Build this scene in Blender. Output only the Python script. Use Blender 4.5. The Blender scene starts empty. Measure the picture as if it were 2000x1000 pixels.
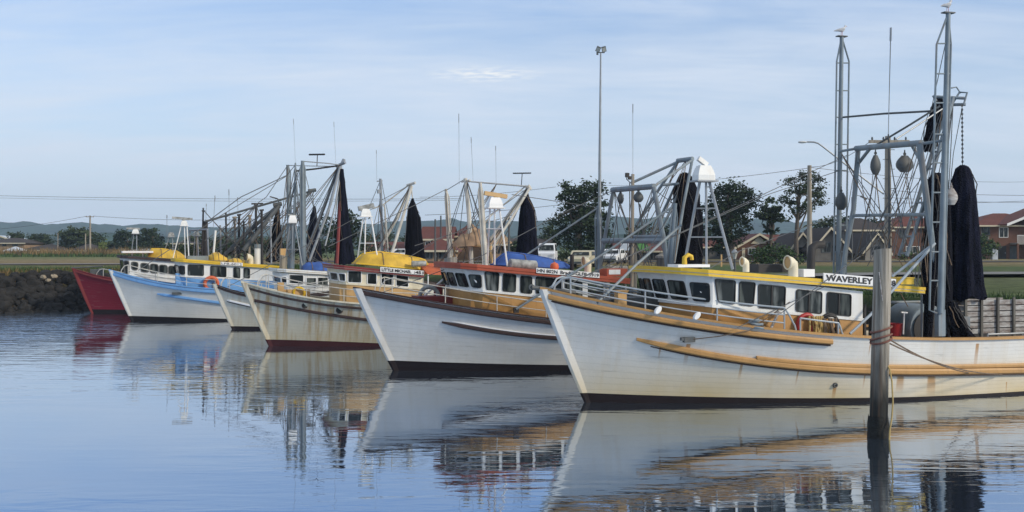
import bpy, bmesh, math, random
import numpy as np
from mathutils import Vector, Matrix, noise as mnoise

R = math.radians
SC = bpy.context.scene
COL = SC.collection
random.seed(7)

# ------------------------------------------------------------------ camera
F, HOR, CAMZ = 2000.0, 485.0, 4.0
cd = bpy.data.cameras.new('camera'); cam = bpy.data.objects.new('camera', cd); COL.objects.link(cam)
cam.location = (0, 0, CAMZ); cam.rotation_euler = (R(90), 0, 0)
cd.sensor_width = 36; cd.lens = 36.0; cd.shift_y = -(500 - HOR) / 2000.0
cd.clip_end = 9000; cd.clip_start = 0.2
SC.camera = cam

# ------------------------------------------------------------------ world
# direction of the wisp on the cloud plane
_d = Vector((-.026, 1, .170)).normalized(); WX, WY = -_d.x / (_d.z + .20), -_d.y / (_d.z + .20)
SUN_EL, SUN_AZ = 27.0, 117.0        # azimuth clockwise from +Y (view direction)
w = bpy.data.worlds.new('World'); SC.world = w; w.use_nodes = True
nt = w.node_tree; N = nt.nodes; Lk = nt.links
for n in list(N): N.remove(n)
out = N.new('ShaderNodeOutputWorld'); bg = N.new('ShaderNodeBackground')
sky = N.new('ShaderNodeTexSky'); sky.sky_type = 'NISHITA'; sky.sun_disc = False
sky.sun_elevation = R(SUN_EL); sky.sun_rotation = R(SUN_AZ)
sky.air_density = 1.0; sky.dust_density = 0.6; sky.ozone_density = 1.6; sky.altitude = 0
bg.inputs['Strength'].default_value = 0.115
tc = N.new('ShaderNodeTexCoord')
sep = N.new('ShaderNodeSeparateXYZ'); Lk.new(tc.outputs['Generated'], sep.inputs[0])
# flat cloud layer high above: project the direction on a plane, streaky noise
mz = N.new('ShaderNodeMath'); mz.operation = 'MAXIMUM'; mz.inputs[1].default_value = 0.0
Lk.new(sep.outputs['Z'], mz.inputs[0])
az = N.new('ShaderNodeMath'); az.operation = 'ADD'; az.inputs[1].default_value = 0.20
Lk.new(mz.outputs[0], az.inputs[0])
dv = N.new('ShaderNodeVectorMath'); dv.operation = 'DIVIDE'
cmb = N.new('ShaderNodeCombineXYZ')
for i in range(3): Lk.new(az.outputs[0], cmb.inputs[i])
Lk.new(tc.outputs['Generated'], dv.inputs[0]); Lk.new(cmb.outputs[0], dv.inputs[1])
def cloud(rot, scale, sx, sy, lo, hi, detail=9):
    mp = N.new('ShaderNodeMapping'); mp.inputs['Rotation'].default_value = (0, 0, R(rot)); mp.inputs['Scale'].default_value = (sx, sy, 0.0)
    Lk.new(dv.outputs[0], mp.inputs[0])
    nz = N.new('ShaderNodeTexNoise'); nz.inputs['Scale'].default_value = scale; nz.inputs['Detail'].default_value = detail
    nz.inputs['Roughness'].default_value = 0.58; nz.inputs['Distortion'].default_value = 0.5
    Lk.new(mp.outputs[0], nz.inputs['Vector'])
    mr = N.new('ShaderNodeMapRange'); mr.inputs[1].default_value = lo; mr.inputs[2].default_value = hi; mr.clamp = True
    Lk.new(nz.outputs['Fac'], mr.inputs[0]); return mr.outputs[0]
c1 = cloud(-38, 1.1, 0.75, 1.9, 0.36, 0.72)
c2 = cloud(-30, 3.0, 0.45, 2.2, 0.40, 0.78)
mx = N.new('ShaderNodeMath'); mx.operation = 'ADD'; Lk.new(c1, mx.inputs[0])
m2 = N.new('ShaderNodeMath'); m2.operation = 'MULTIPLY'; m2.inputs[1].default_value = 0.55; Lk.new(c2, m2.inputs[0]); Lk.new(m2.outputs[0], mx.inputs[1])
fade = N.new('ShaderNodeMapRange'); fade.inputs[1].default_value = 0.0; fade.inputs[2].default_value = 0.75
fade.inputs[3].default_value = 0.85; fade.inputs[4].default_value = 0.35; Lk.new(sep.outputs['Z'], fade.inputs[0])
mm = N.new('ShaderNodeMath'); mm.operation = 'MULTIPLY'; mm.use_clamp = True; Lk.new(mx.outputs[0], mm.inputs[0]); Lk.new(fade.outputs[0], mm.inputs[1])
# low haze band that whitens the horizon
hz = N.new('ShaderNodeMapRange'); hz.interpolation_type = 'SMOOTHSTEP'
hz.inputs[1].default_value = 0.0; hz.inputs[2].default_value = 0.30; hz.inputs[3].default_value = 0.85; hz.inputs[4].default_value = 0.06
Lk.new(sep.outputs['Z'], hz.inputs[0])
mixh = N.new('ShaderNodeMixRGB'); mixh.inputs[2].default_value = (5.9, 6.8, 8.05, 1); Lk.new(hz.outputs[0], mixh.inputs[0]); gain = N.new('ShaderNodeMixRGB'); gain.blend_type = 'MULTIPLY'; gain.inputs[0].default_value = 1; gain.inputs[2].default_value = (1.06, 1.20, 1.42, 1); Lk.new(sky.outputs[0], gain.inputs[1]); 
up = N.new('ShaderNodeMapRange'); up.interpolation_type = 'SMOOTHSTEP'; up.inputs[1].default_value = .16; up.inputs[2].default_value = .36; up.inputs[4].default_value = .70; Lk.new(sep.outputs['Z'], up.inputs[0])
mixu = N.new('ShaderNodeMixRGB'); mixu.inputs[2].default_value = (2.7, 5.2, 9.6, 1); Lk.new(up.outputs[0], mixu.inputs[0]); Lk.new(gain.outputs[0], mixu.inputs[1]); 
ov_ = N.new('ShaderNodeMapRange'); ov_.interpolation_type = 'SMOOTHSTEP'; ov_.inputs[1].default_value = .36; ov_.inputs[2].default_value = .62; ov_.inputs[4].default_value = .85; Lk.new(sep.outputs['Z'], ov_.inputs[0])
mixo = N.new('ShaderNodeMixRGB'); mixo.inputs[2].default_value = (4.9, 4.9, 4.9, 1); Lk.new(ov_.outputs[0], mixo.inputs[0]); Lk.new(mixu.outputs[0], mixo.inputs[1]); Lk.new(mixo.outputs[0], mixh.inputs[1])
mixc = N.new('ShaderNodeMixRGB'); mixc.inputs[2].default_value = (6.6, 7.3, 8.4, 1); Lk.new(mm.outputs[0], mixc.inputs[0]); Lk.new(mixh.outputs[0], mixc.inputs[1])
# one small bright wisp of cirrus
wp = N.new('ShaderNodeMapping'); wp.inputs['Location'].default_value = (WX, WY, 0); wp.vector_type = 'POINT'; wp.inputs['Rotation'].default_value = (0, 0, 0)
Lk.new(dv.outputs[0], wp.inputs[0])
wr = N.new('ShaderNodeMapping'); wr.inputs['Rotation'].default_value = (0, 0, R(-42)); wr.inputs['Scale'].default_value = (7.5, 17, 0); Lk.new(wp.outputs[0], wr.inputs[0])
wl_ = N.new('ShaderNodeVectorMath'); wl_.operation = 'LENGTH'; Lk.new(wr.outputs[0], wl_.inputs[0])
wn = N.new('ShaderNodeTexNoise'); wn.inputs['Scale'].default_value = 3.0; wn.inputs['Detail'].default_value = 8; Lk.new(wr.outputs[0], wn.inputs['Vector'])
wa = N.new('ShaderNodeMath'); wa.operation = 'SUBTRACT'; wa.inputs[0].default_value = 1.25; wa.use_clamp = True; Lk.new(wl_.outputs['Value'], wa.inputs[1])
wb = N.new('ShaderNodeMath'); wb.operation = 'MULTIPLY'; wb.use_clamp = True; wc = N.new('ShaderNodeMapRange'); wc.inputs[1].default_value = .38; wc.inputs[2].default_value = .62; Lk.new(wn.outputs['Fac'], wc.inputs[0]); Lk.new(wa.outputs[0], wb.inputs[0]); Lk.new(wc.outputs[0], wb.inputs[1])
mixw = N.new('ShaderNodeMixRGB'); mixw.inputs[2].default_value = (8.3, 8.5, 8.7, 1); Lk.new(wb.outputs[0], mixw.inputs[0]); Lk.new(mixc.outputs[0], mixw.inputs[1])
Lk.new(mixw.outputs[0], bg.inputs['Color']); Lk.new(bg.outputs[0], out.inputs['Surface'])

# ------------------------------------------------------------------ sun
sd = bpy.data.lights.new('sun', 'SUN'); sd.energy = 2.9; sd.angle = R(7); sd.color = (1.0, 0.88, 0.70)
so = bpy.data.objects.new('sun', sd); COL.objects.link(so)
sdir = Vector((math.sin(R(SUN_AZ)) * math.cos(R(SUN_EL)), math.cos(R(SUN_AZ)) * math.cos(R(SUN_EL)), math.sin(R(SUN_EL))))
so.rotation_euler = sdir.to_track_quat('Z', 'Y').to_euler(); so.location = sdir * 200
SC.view_settings.view_transform = 'Standard'; SC.view_settings.look = 'None'
SC.view_settings.exposure = 0.0; SC.view_settings.gamma = 1.0
SC.cycles.max_bounces = 6; SC.cycles.volume_bounces = 0; SC.cycles.transparent_max_bounces = 8

# ------------------------------------------------------------------ materials
def nodes(m):
    m.use_nodes = True
    n = m.node_tree.nodes; l = m.node_tree.links
    return n, l, n['Principled BSDF']
def paint(name, col, rough=0.55, var=0.18, vscale=2.0, bump=0.15, bscale=18, metal=0.0, grime=0.0, gcol=(.16, .11, .06), spec=0.5):
    m = bpy.data.materials.new(name); n, l, b = nodes(m)
    t = n.new('ShaderNodeTexCoord')
    nz = n.new('ShaderNodeTexNoise'); nz.inputs['Scale'].default_value = vscale; nz.inputs['Detail'].default_value = 6
    l.new(t.outputs['Object'], nz.inputs['Vector'])
    mr = n.new('ShaderNodeMapRange'); mr.inputs[1].default_value = .3; mr.inputs[2].default_value = .7
    mr.inputs[3].default_value = 1 - var; mr.inputs[4].default_value = 1 + var * .6; l.new(nz.outputs['Fac'], mr.inputs[0])
    mul = n.new('ShaderNodeMixRGB'); mul.blend_type = 'MULTIPLY'; mul.inputs[0].default_value = 1
    mul.inputs[1].default_value = (*col, 1); l.new(mr.outputs[0], mul.inputs[2])
    src = mul.outputs[0]
    if grime > 0:
        mp = n.new('ShaderNodeMapping'); mp.inputs['Scale'].default_value = (7, 7, .7); l.new(t.outputs['Object'], mp.inputs[0])
        g = n.new('ShaderNodeTexNoise'); g.inputs['Scale'].default_value = 1.0; g.inputs['Detail'].default_value = 7; l.new(mp.outputs[0], g.inputs['Vector'])
        r2 = n.new('ShaderNodeMapRange'); r2.inputs[1].default_value = .52; r2.inputs[2].default_value = .78; r2.inputs[4].default_value = grime; l.new(g.outputs['Fac'], r2.inputs[0])
        mg = n.new('ShaderNodeMixRGB'); mg.inputs[2].default_value = (*gcol, 1); l.new(r2.outputs[0], mg.inputs[0]); l.new(src, mg.inputs[1]); src = mg.outputs[0]
    l.new(src, b.inputs['Base Color'])
    b.inputs['Roughness'].default_value = rough; b.inputs['Metallic'].default_value = metal
    b.inputs['Specular IOR Level'].default_value = spec
    if bump > 0:
        n2 = n.new('ShaderNodeTexNoise'); n2.inputs['Scale'].default_value = bscale; n2.inputs['Detail'].default_value = 4; l.new(t.outputs['Object'], n2.inputs['Vector'])
        bp = n.new('ShaderNodeBump'); bp.inputs['Strength'].default_value = bump; bp.inputs['Distance'].default_value = .02
        l.new(n2.outputs['Fac'], bp.inputs['Height']); l.new(bp.outputs[0], b.inputs['Normal'])
    return m

def hull_mat(name, col, boot, rust=(), smin=.50, smax=.80, stain=(.42, .27, .10), streak=0.25, low=0.0, plank=1.0, seed=0.0, patch=0.0):
    """painted planks; attribute 'boot' = height above the painted boot-top line; drips, rust and tide stains"""
    m = bpy.data.materials.new(name); n, l, b = nodes(m)
    t = n.new('ShaderNodeTexCoord'); at_ = n.new('ShaderNodeAttribute'); at_.attribute_name = 'boot'
    mp0 = n.new('ShaderNodeMapping'); mp0.inputs['Location'].default_value = (seed, seed * .37, 0); l.new(t.outputs['Object'], mp0.inputs[0])
    # broad tone
    nz = n.new('ShaderNodeTexNoise'); nz.inputs['Scale'].default_value = .8; nz.inputs['Detail'].default_value = 7; l.new(mp0.outputs[0], nz.inputs['Vector'])
    mr = n.new('ShaderNodeMapRange'); mr.inputs[1].default_value = .3; mr.inputs[2].default_value = .7; mr.inputs[3].default_value = .88; mr.inputs[4].default_value = 1.05; l.new(nz.outputs['Fac'], mr.inputs[0])
    mul = n.new('ShaderNodeMixRGB'); mul.blend_type = 'MULTIPLY'; mul.inputs[0].default_value = 1; mul.inputs[1].default_value = (*col, 1); l.new(mr.outputs[0], mul.inputs[2])
    src = mul.outputs[0]
    # vertical drip streaks
    mp = n.new('ShaderNodeMapping'); mp.inputs['Scale'].default_value = (3.2, .0, .28); l.new(mp0.outputs[0], mp.inputs[0])
    g = n.new('ShaderNodeTexNoise'); g.inputs['Scale'].default_value = 1.6; g.inputs['Detail'].default_value = 8; g.inputs['Roughness'].default_value = .62; l.new(mp.outputs[0], g.inputs['Vector'])
    r2 = n.new('ShaderNodeMapRange'); r2.inputs[1].default_value = smin; r2.inputs[2].default_value = smax; r2.inputs[4].default_value = streak; l.new(g.outputs['Fac'], r2.inputs[0])
    mg = n.new('ShaderNodeMixRGB'); mg.inputs[2].default_value = (*stain, 1); l.new(r2.outputs[0], mg.inputs[0]); l.new(src, mg.inputs[1]); src = mg.outputs[0]
    # tide stain low on the planks
    if low > 0:
        lw = n.new('ShaderNodeMapRange'); lw.inputs[1].default_value = 1.15; lw.inputs[2].default_value = 0.0; l.new(at_.outputs['Fac'], lw.inputs[0])
        n3 = n.new('ShaderNodeTexNoise'); n3.inputs['Scale'].default_value = .45; n3.inputs['Detail'].default_value = 5; l.new(mp0.outputs[0], n3.inputs['Vector'])
        m3 = n.new('ShaderNodeMath'); m3.operation = 'MULTIPLY'; l.new(lw.outputs[0], m3.inputs[0]); l.new(n3.outputs['Fac'], m3.inputs[1])
        m4 = n.new('ShaderNodeMath'); m4.operation = 'MULTIPLY'; m4.inputs[1].default_value = low * 2; m4.use_clamp = True; l.new(m3.outputs[0], m4.inputs[0])
        ml = n.new('ShaderNodeMixRGB'); ml.inputs[2].default_value = (.55, .42, .20, 1); l.new(m4.outputs[0], ml.inputs[0]); l.new(src, ml.inputs[1]); src = ml.outputs[0]
    # rust runs below fittings: (x, z_top, half width, length)
    if rust:
        so_ = n.new('ShaderNodeSeparateXYZ'); l.new(t.outputs['Object'], so_.inputs[0])
        def mm_(op, a_, b_=None, clamp=False):
            q_ = n.new('ShaderNodeMath'); q_.operation = op; q_.use_clamp = clamp
            for i_, v_ in enumerate((a_, b_)):
                if v_ is None: continue
                if isinstance(v_, (int, float)): q_.inputs[i_].default_value = v_
                else: l.new(v_, q_.inputs[i_])
            return q_.outputs[0]
        tot_ = None
        for (rx_, rz_, rw_, rl_) in rust:
            d_ = mm_('DIVIDE', mm_('ABSOLUTE', mm_('SUBTRACT', so_.outputs['X'], rx_)), rw_)
            side_ = mm_('MULTIPLY', mm_('SUBTRACT', mm_('MULTIPLY', g.outputs['Fac'], 2.1), d_), 2.2, True)
            zz_ = mm_('DIVIDE', mm_('SUBTRACT', rz_, so_.outputs['Z']), rl_)
            v_ = mm_('MULTIPLY', mm_('GREATER_THAN', zz_, 0.0), mm_('SUBTRACT', 1.15, zz_, True))
            k_ = mm_('MULTIPLY', side_, v_, True); tot_ = k_ if tot_ is None else mm_('MAXIMUM', tot_, k_)
        mr_ = n.new('ShaderNodeMixRGB'); mr_.inputs[2].default_value = (.40, .20, .055, 1); l.new(mm_('MULTIPLY', tot_, .85), mr_.inputs[0]); l.new(src, mr_.inputs[1]); src = mr_.outputs[0]
    # small chips
    ch = n.new('ShaderNodeTexNoise'); ch.inputs['Scale'].default_value = 9; ch.inputs['Detail'].default_value = 8; ch.inputs['Roughness'].default_value = .7; l.new(mp0.outputs[0], ch.inputs['Vector'])
    rc = n.new('ShaderNodeMapRange'); rc.inputs[1].default_value = .70; rc.inputs[2].default_value = .76; rc.inputs[4].default_value = .5; l.new(ch.outputs['Fac'], rc.inputs[0])
    mc = n.new('ShaderNodeMixRGB'); mc.inputs[2].default_value = (.22, .17, .11, 1); l.new(rc.outputs[0], mc.inputs[0]); l.new(src, mc.inputs[1]); src = mc.outputs[0]
    # dirty seams between planks
    pu = n.new('ShaderNodeAttribute'); pu.attribute_name = 'plank'; pf = n.new('ShaderNodeMath'); pf.operation = 'FRACT'; l.new(pu.outputs['Fac'], pf.inputs[0])
    pl_ = n.new('ShaderNodeMath'); pl_.operation = 'LESS_THAN'; pl_.inputs[1].default_value = .13; l.new(pf.outputs[0], pl_.inputs[0])
    ps = n.new('ShaderNodeMath'); ps.operation = 'MULTIPLY'; l.new(pl_.outputs[0], ps.inputs[0]); l.new(nz.outputs['Fac'], ps.inputs[1])
    ps2 = n.new('ShaderNodeMath'); ps2.operation = 'MULTIPLY'; ps2.inputs[1].default_value = .22 * plank; l.new(ps.outputs[0], ps2.inputs[0])
    pm = n.new('ShaderNodeMixRGB'); pm.inputs[2].default_value = (.17, .14, .10, 1); l.new(ps2.outputs[0], pm.inputs[0]); l.new(src, pm.inputs[1]); src = pm.outputs[0]
    # horizontal scrapes and scuffs from fenders
    sm_ = n.new('ShaderNodeMapping'); sm_.inputs['Scale'].default_value = (.7, .0, 8.0); l.new(mp0.outputs[0], sm_.inputs[0])
    sn = n.new('ShaderNodeTexNoise'); sn.inputs['Scale'].default_value = 1.3; sn.inputs['Detail'].default_value = 9; sn.inputs['Roughness'].default_value = .7; l.new(sm_.outputs[0], sn.inputs['Vector'])
    sr = n.new('ShaderNodeMapRange'); sr.inputs[1].default_value = .58; sr.inputs[2].default_value = .76; sr.inputs[4].default_value = .7; l.new(sn.outputs['Fac'], sr.inputs[0])
    sx2 = n.new('ShaderNodeMixRGB'); sx2.inputs[2].default_value = (.30, .28, .24, 1); l.new(sr.outputs[0], sx2.inputs[0]); l.new(src, sx2.inputs[1]); src = sx2.outputs[0]
    # boot top
    bt = n.new('ShaderNodeMath'); bt.operation = 'LESS_THAN'; bt.inputs[1].default_value = 0.0; l.new(at_.outputs['Fac'], bt.inputs[0])
    bn = n.new('ShaderNodeMixRGB'); bn.inputs[1].default_value = (*[c * .75 for c in boot], 1); bn.inputs[2].default_value = (*[min(1, c * 1.5 + .004) for c in boot], 1); l.new(nz.outputs['Fac'], bn.inputs[0])
    mb = n.new('ShaderNodeMixRGB'); l.new(bt.outputs[0], mb.inputs[0]); l.new(src, mb.inputs[1]); l.new(bn.outputs[0], mb.inputs[2])
    l.new(mb.outputs[0], b.inputs['Base Color']); b.inputs['Roughness'].default_value = .6; b.inputs['Specular IOR Level'].default_value = .3
    # plank seams as bump along UV v
    uv = n.new('ShaderNodeAttribute'); uv.attribute_name = 'plank'
    fr = n.new('ShaderNodeMath'); fr.operation = 'FRACT'; l.new(uv.outputs['Fac'], fr.inputs[0])
    lt = n.new('ShaderNodeMath'); lt.operation = 'GREATER_THAN'; lt.inputs[1].default_value = .10; l.new(fr.outputs[0], lt.inputs[0])
    n5 = n.new('ShaderNodeTexNoise'); n5.inputs['Scale'].default_value = 3; n5.inputs['Detail'].default_value = 5; l.new(mp0.outputs[0], n5.inputs['Vector'])
    ad = n.new('ShaderNodeMath'); ad.operation = 'MULTIPLY_ADD'; ad.inputs[1].default_value = .35; l.new(lt.outputs[0], ad.inputs[0]); l.new(n5.outputs['Fac'], ad.inputs[2])
    bp = n.new('ShaderNodeBump'); bp.inputs['Strength'].default_value = .35 * plank; bp.inputs['Distance'].default_value = .03
    l.new(ad.outputs[0], bp.inputs['Height']); l.new(bp.outputs[0], b.inputs['Normal'])
    return m

def wood_mat(name, c1, c2, rough=.85, ax=(9, 9, .6), bump=.5):
    m = bpy.data.materials.new(name); n, l, b = nodes(m)
    t = n.new('ShaderNodeTexCoord'); mp = n.new('ShaderNodeMapping'); mp.inputs['Scale'].default_value = ax; l.new(t.outputs['Object'], mp.inputs[0])
    g = n.new('ShaderNodeTexNoise'); g.inputs['Scale'].default_value = 1.5; g.inputs['Detail'].default_value = 9; g.inputs['Roughness'].default_value = .65; l.new(mp.outputs[0], g.inputs['Vector'])
    r = n.new('ShaderNodeValToRGB'); r.color_ramp.elements[0].position = .32; r.color_ramp.elements[1].position = .68
    r.color_ramp.elements[0].color = (*c1, 1); r.color_ramp.elements[1].color = (*c2, 1); l.new(g.outputs['Fac'], r.inputs[0])
    l.new(r.outputs[0], b.inputs['Base Color']); b.inputs['Roughness'].default_value = rough
    bp = n.new('ShaderNodeBump'); bp.inputs['Strength'].default_value = bump; bp.inputs['Distance'].default_value = .03; l.new(g.outputs['Fac'], bp.inputs['Height']); l.new(bp.outputs[0], b.inputs['Normal'])
    return m

def leaf_mat(name, dark, light):
    m = bpy.data.materials.new(name); n, l, b = nodes(m)
    a = n.new('ShaderNodeAttribute'); a.attribute_name = 'tone'
    r = n.new('ShaderNodeMixRGB'); r.inputs[1].default_value = (*dark, 1); r.inputs[2].default_value = (*light, 1); l.new(a.outputs['Fac'], r.inputs[0])
    l.new(r.outputs[0], b.inputs['Base Color']); b.inputs['Roughness'].default_value = .75; b.inputs['Specular IOR Level'].default_value = .2
    return m

def glass_mat(name, lo=(.012, .016, .018), hi=(.13, .15, .14), scale=1.3):
    m = bpy.data.materials.new(name); n, l, b = nodes(m)
    t = n.new('ShaderNodeTexCoord'); mp = n.new('ShaderNodeMapping'); mp.inputs['Scale'].default_value = (2.6, 2.6, .5); l.new(t.outputs['Object'], mp.inputs[0])
    g = n.new('ShaderNodeTexNoise'); g.inputs['Scale'].default_value = scale; g.inputs['Detail'].default_value = 3; l.new(mp.outputs[0], g.inputs['Vector'])
    r = n.new('ShaderNodeValToRGB'); r.color_ramp.elements[0].position = .50; r.color_ramp.elements[1].position = .68
    r.color_ramp.elements[0].color = (*lo, 1); r.color_ramp.elements[1].color = (*hi, 1); l.new(g.outputs['Fac'], r.inputs[0])  # paler streaks in the colour hint at curtains and pale reflections
    l.new(r.outputs[0], b.inputs['Base Color']); b.inputs['Roughness'].default_value = .10; b.inputs['Specular IOR Level'].default_value = .22
    return m

def net_mat(name, c1, c2):
    m = bpy.data.materials.new(name); n, l, b = nodes(m)
    t = n.new('ShaderNodeTexCoord'); mp = n.new('ShaderNodeMapping'); mp.inputs['Scale'].default_value = (6, 6, .8); l.new(t.outputs['Object'], mp.inputs[0])
    g = n.new('ShaderNodeTexNoise'); g.inputs['Scale'].default_value = 1.6; g.inputs['Detail'].default_value = 8; l.new(mp.outputs[0], g.inputs['Vector'])
    r = n.new('ShaderNodeValToRGB'); r.color_ramp.elements[0].position = .35; r.color_ramp.elements[1].position = .7
    r.color_ramp.elements[0].color = (*c1, 1); r.color_ramp.elements[1].color = (*c2, 1); l.new(g.outputs['Fac'], r.inputs[0])  # paler bluish streaks put the sheen on the folds into the colour
    v = n.new('ShaderNodeTexVoronoi'); v.inputs['Scale'].default_value = 26; l.new(t.outputs['Object'], v.inputs['Vector'])
    bp = n.new('ShaderNodeBump'); bp.inputs['Strength'].default_value = .8; bp.inputs['Distance'].default_value = .04; l.new(v.outputs['Distance'], bp.inputs['Height']); l.new(bp.outputs[0], b.inputs['Normal'])
    l.new(r.outputs[0], b.inputs['Base Color']); b.inputs['Roughness'].default_value = .95; b.inputs['Specular IOR Level'].default_value = .1
    return m

def brick_mat(name, c1, c2, mortar, scale=4.0, rough=.9, w=.5, h=.22):
    m = bpy.data.materials.new(name); n, l, b = nodes(m)
    t = n.new('ShaderNodeTexCoord'); sp = n.new('ShaderNodeSeparateXYZ'); l.new(t.outputs['Object'], sp.inputs[0])
    ad = n.new('ShaderNodeMath'); l.new(sp.outputs['X'], ad.inputs[0]); l.new(sp.outputs['Y'], ad.inputs[1])
    cb = n.new('ShaderNodeCombineXYZ'); l.new(ad.outputs[0], cb.inputs[0]); l.new(sp.outputs['Z'], cb.inputs[1])
    br = n.new('ShaderNodeTexBrick'); br.inputs['Scale'].default_value = scale; br.inputs['Color1'].default_value = (*c1, 1); br.inputs['Color2'].default_value = (*c2, 1); br.inputs['Mortar'].default_value = (*mortar, 1)
    br.inputs['Brick Width'].default_value = w; br.inputs['Row Height'].default_value = h; br.inputs['Mortar Size'].default_value = .02
    l.new(cb.outputs[0], br.inputs['Vector'])
    nz = n.new('ShaderNodeTexNoise'); nz.inputs['Scale'].default_value = .6; nz.inputs['Detail'].default_value = 6; l.new(t.outputs['Object'], nz.inputs['Vector'])
    mr = n.new('ShaderNodeMapRange'); mr.inputs[3].default_value = .7; mr.inputs[4].default_value = 1.25; l.new(nz.outputs['Fac'], mr.inputs[0])
    mu = n.new('ShaderNodeMixRGB'); mu.blend_type = 'MULTIPLY'; mu.inputs[0].default_value = 1; l.new(br.outputs['Color'], mu.inputs[1]); l.new(mr.outputs[0], mu.inputs[2])
    l.new(mu.outputs[0], b.inputs['Base Color']); b.inputs['Roughness'].default_value = rough
    return m

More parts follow.
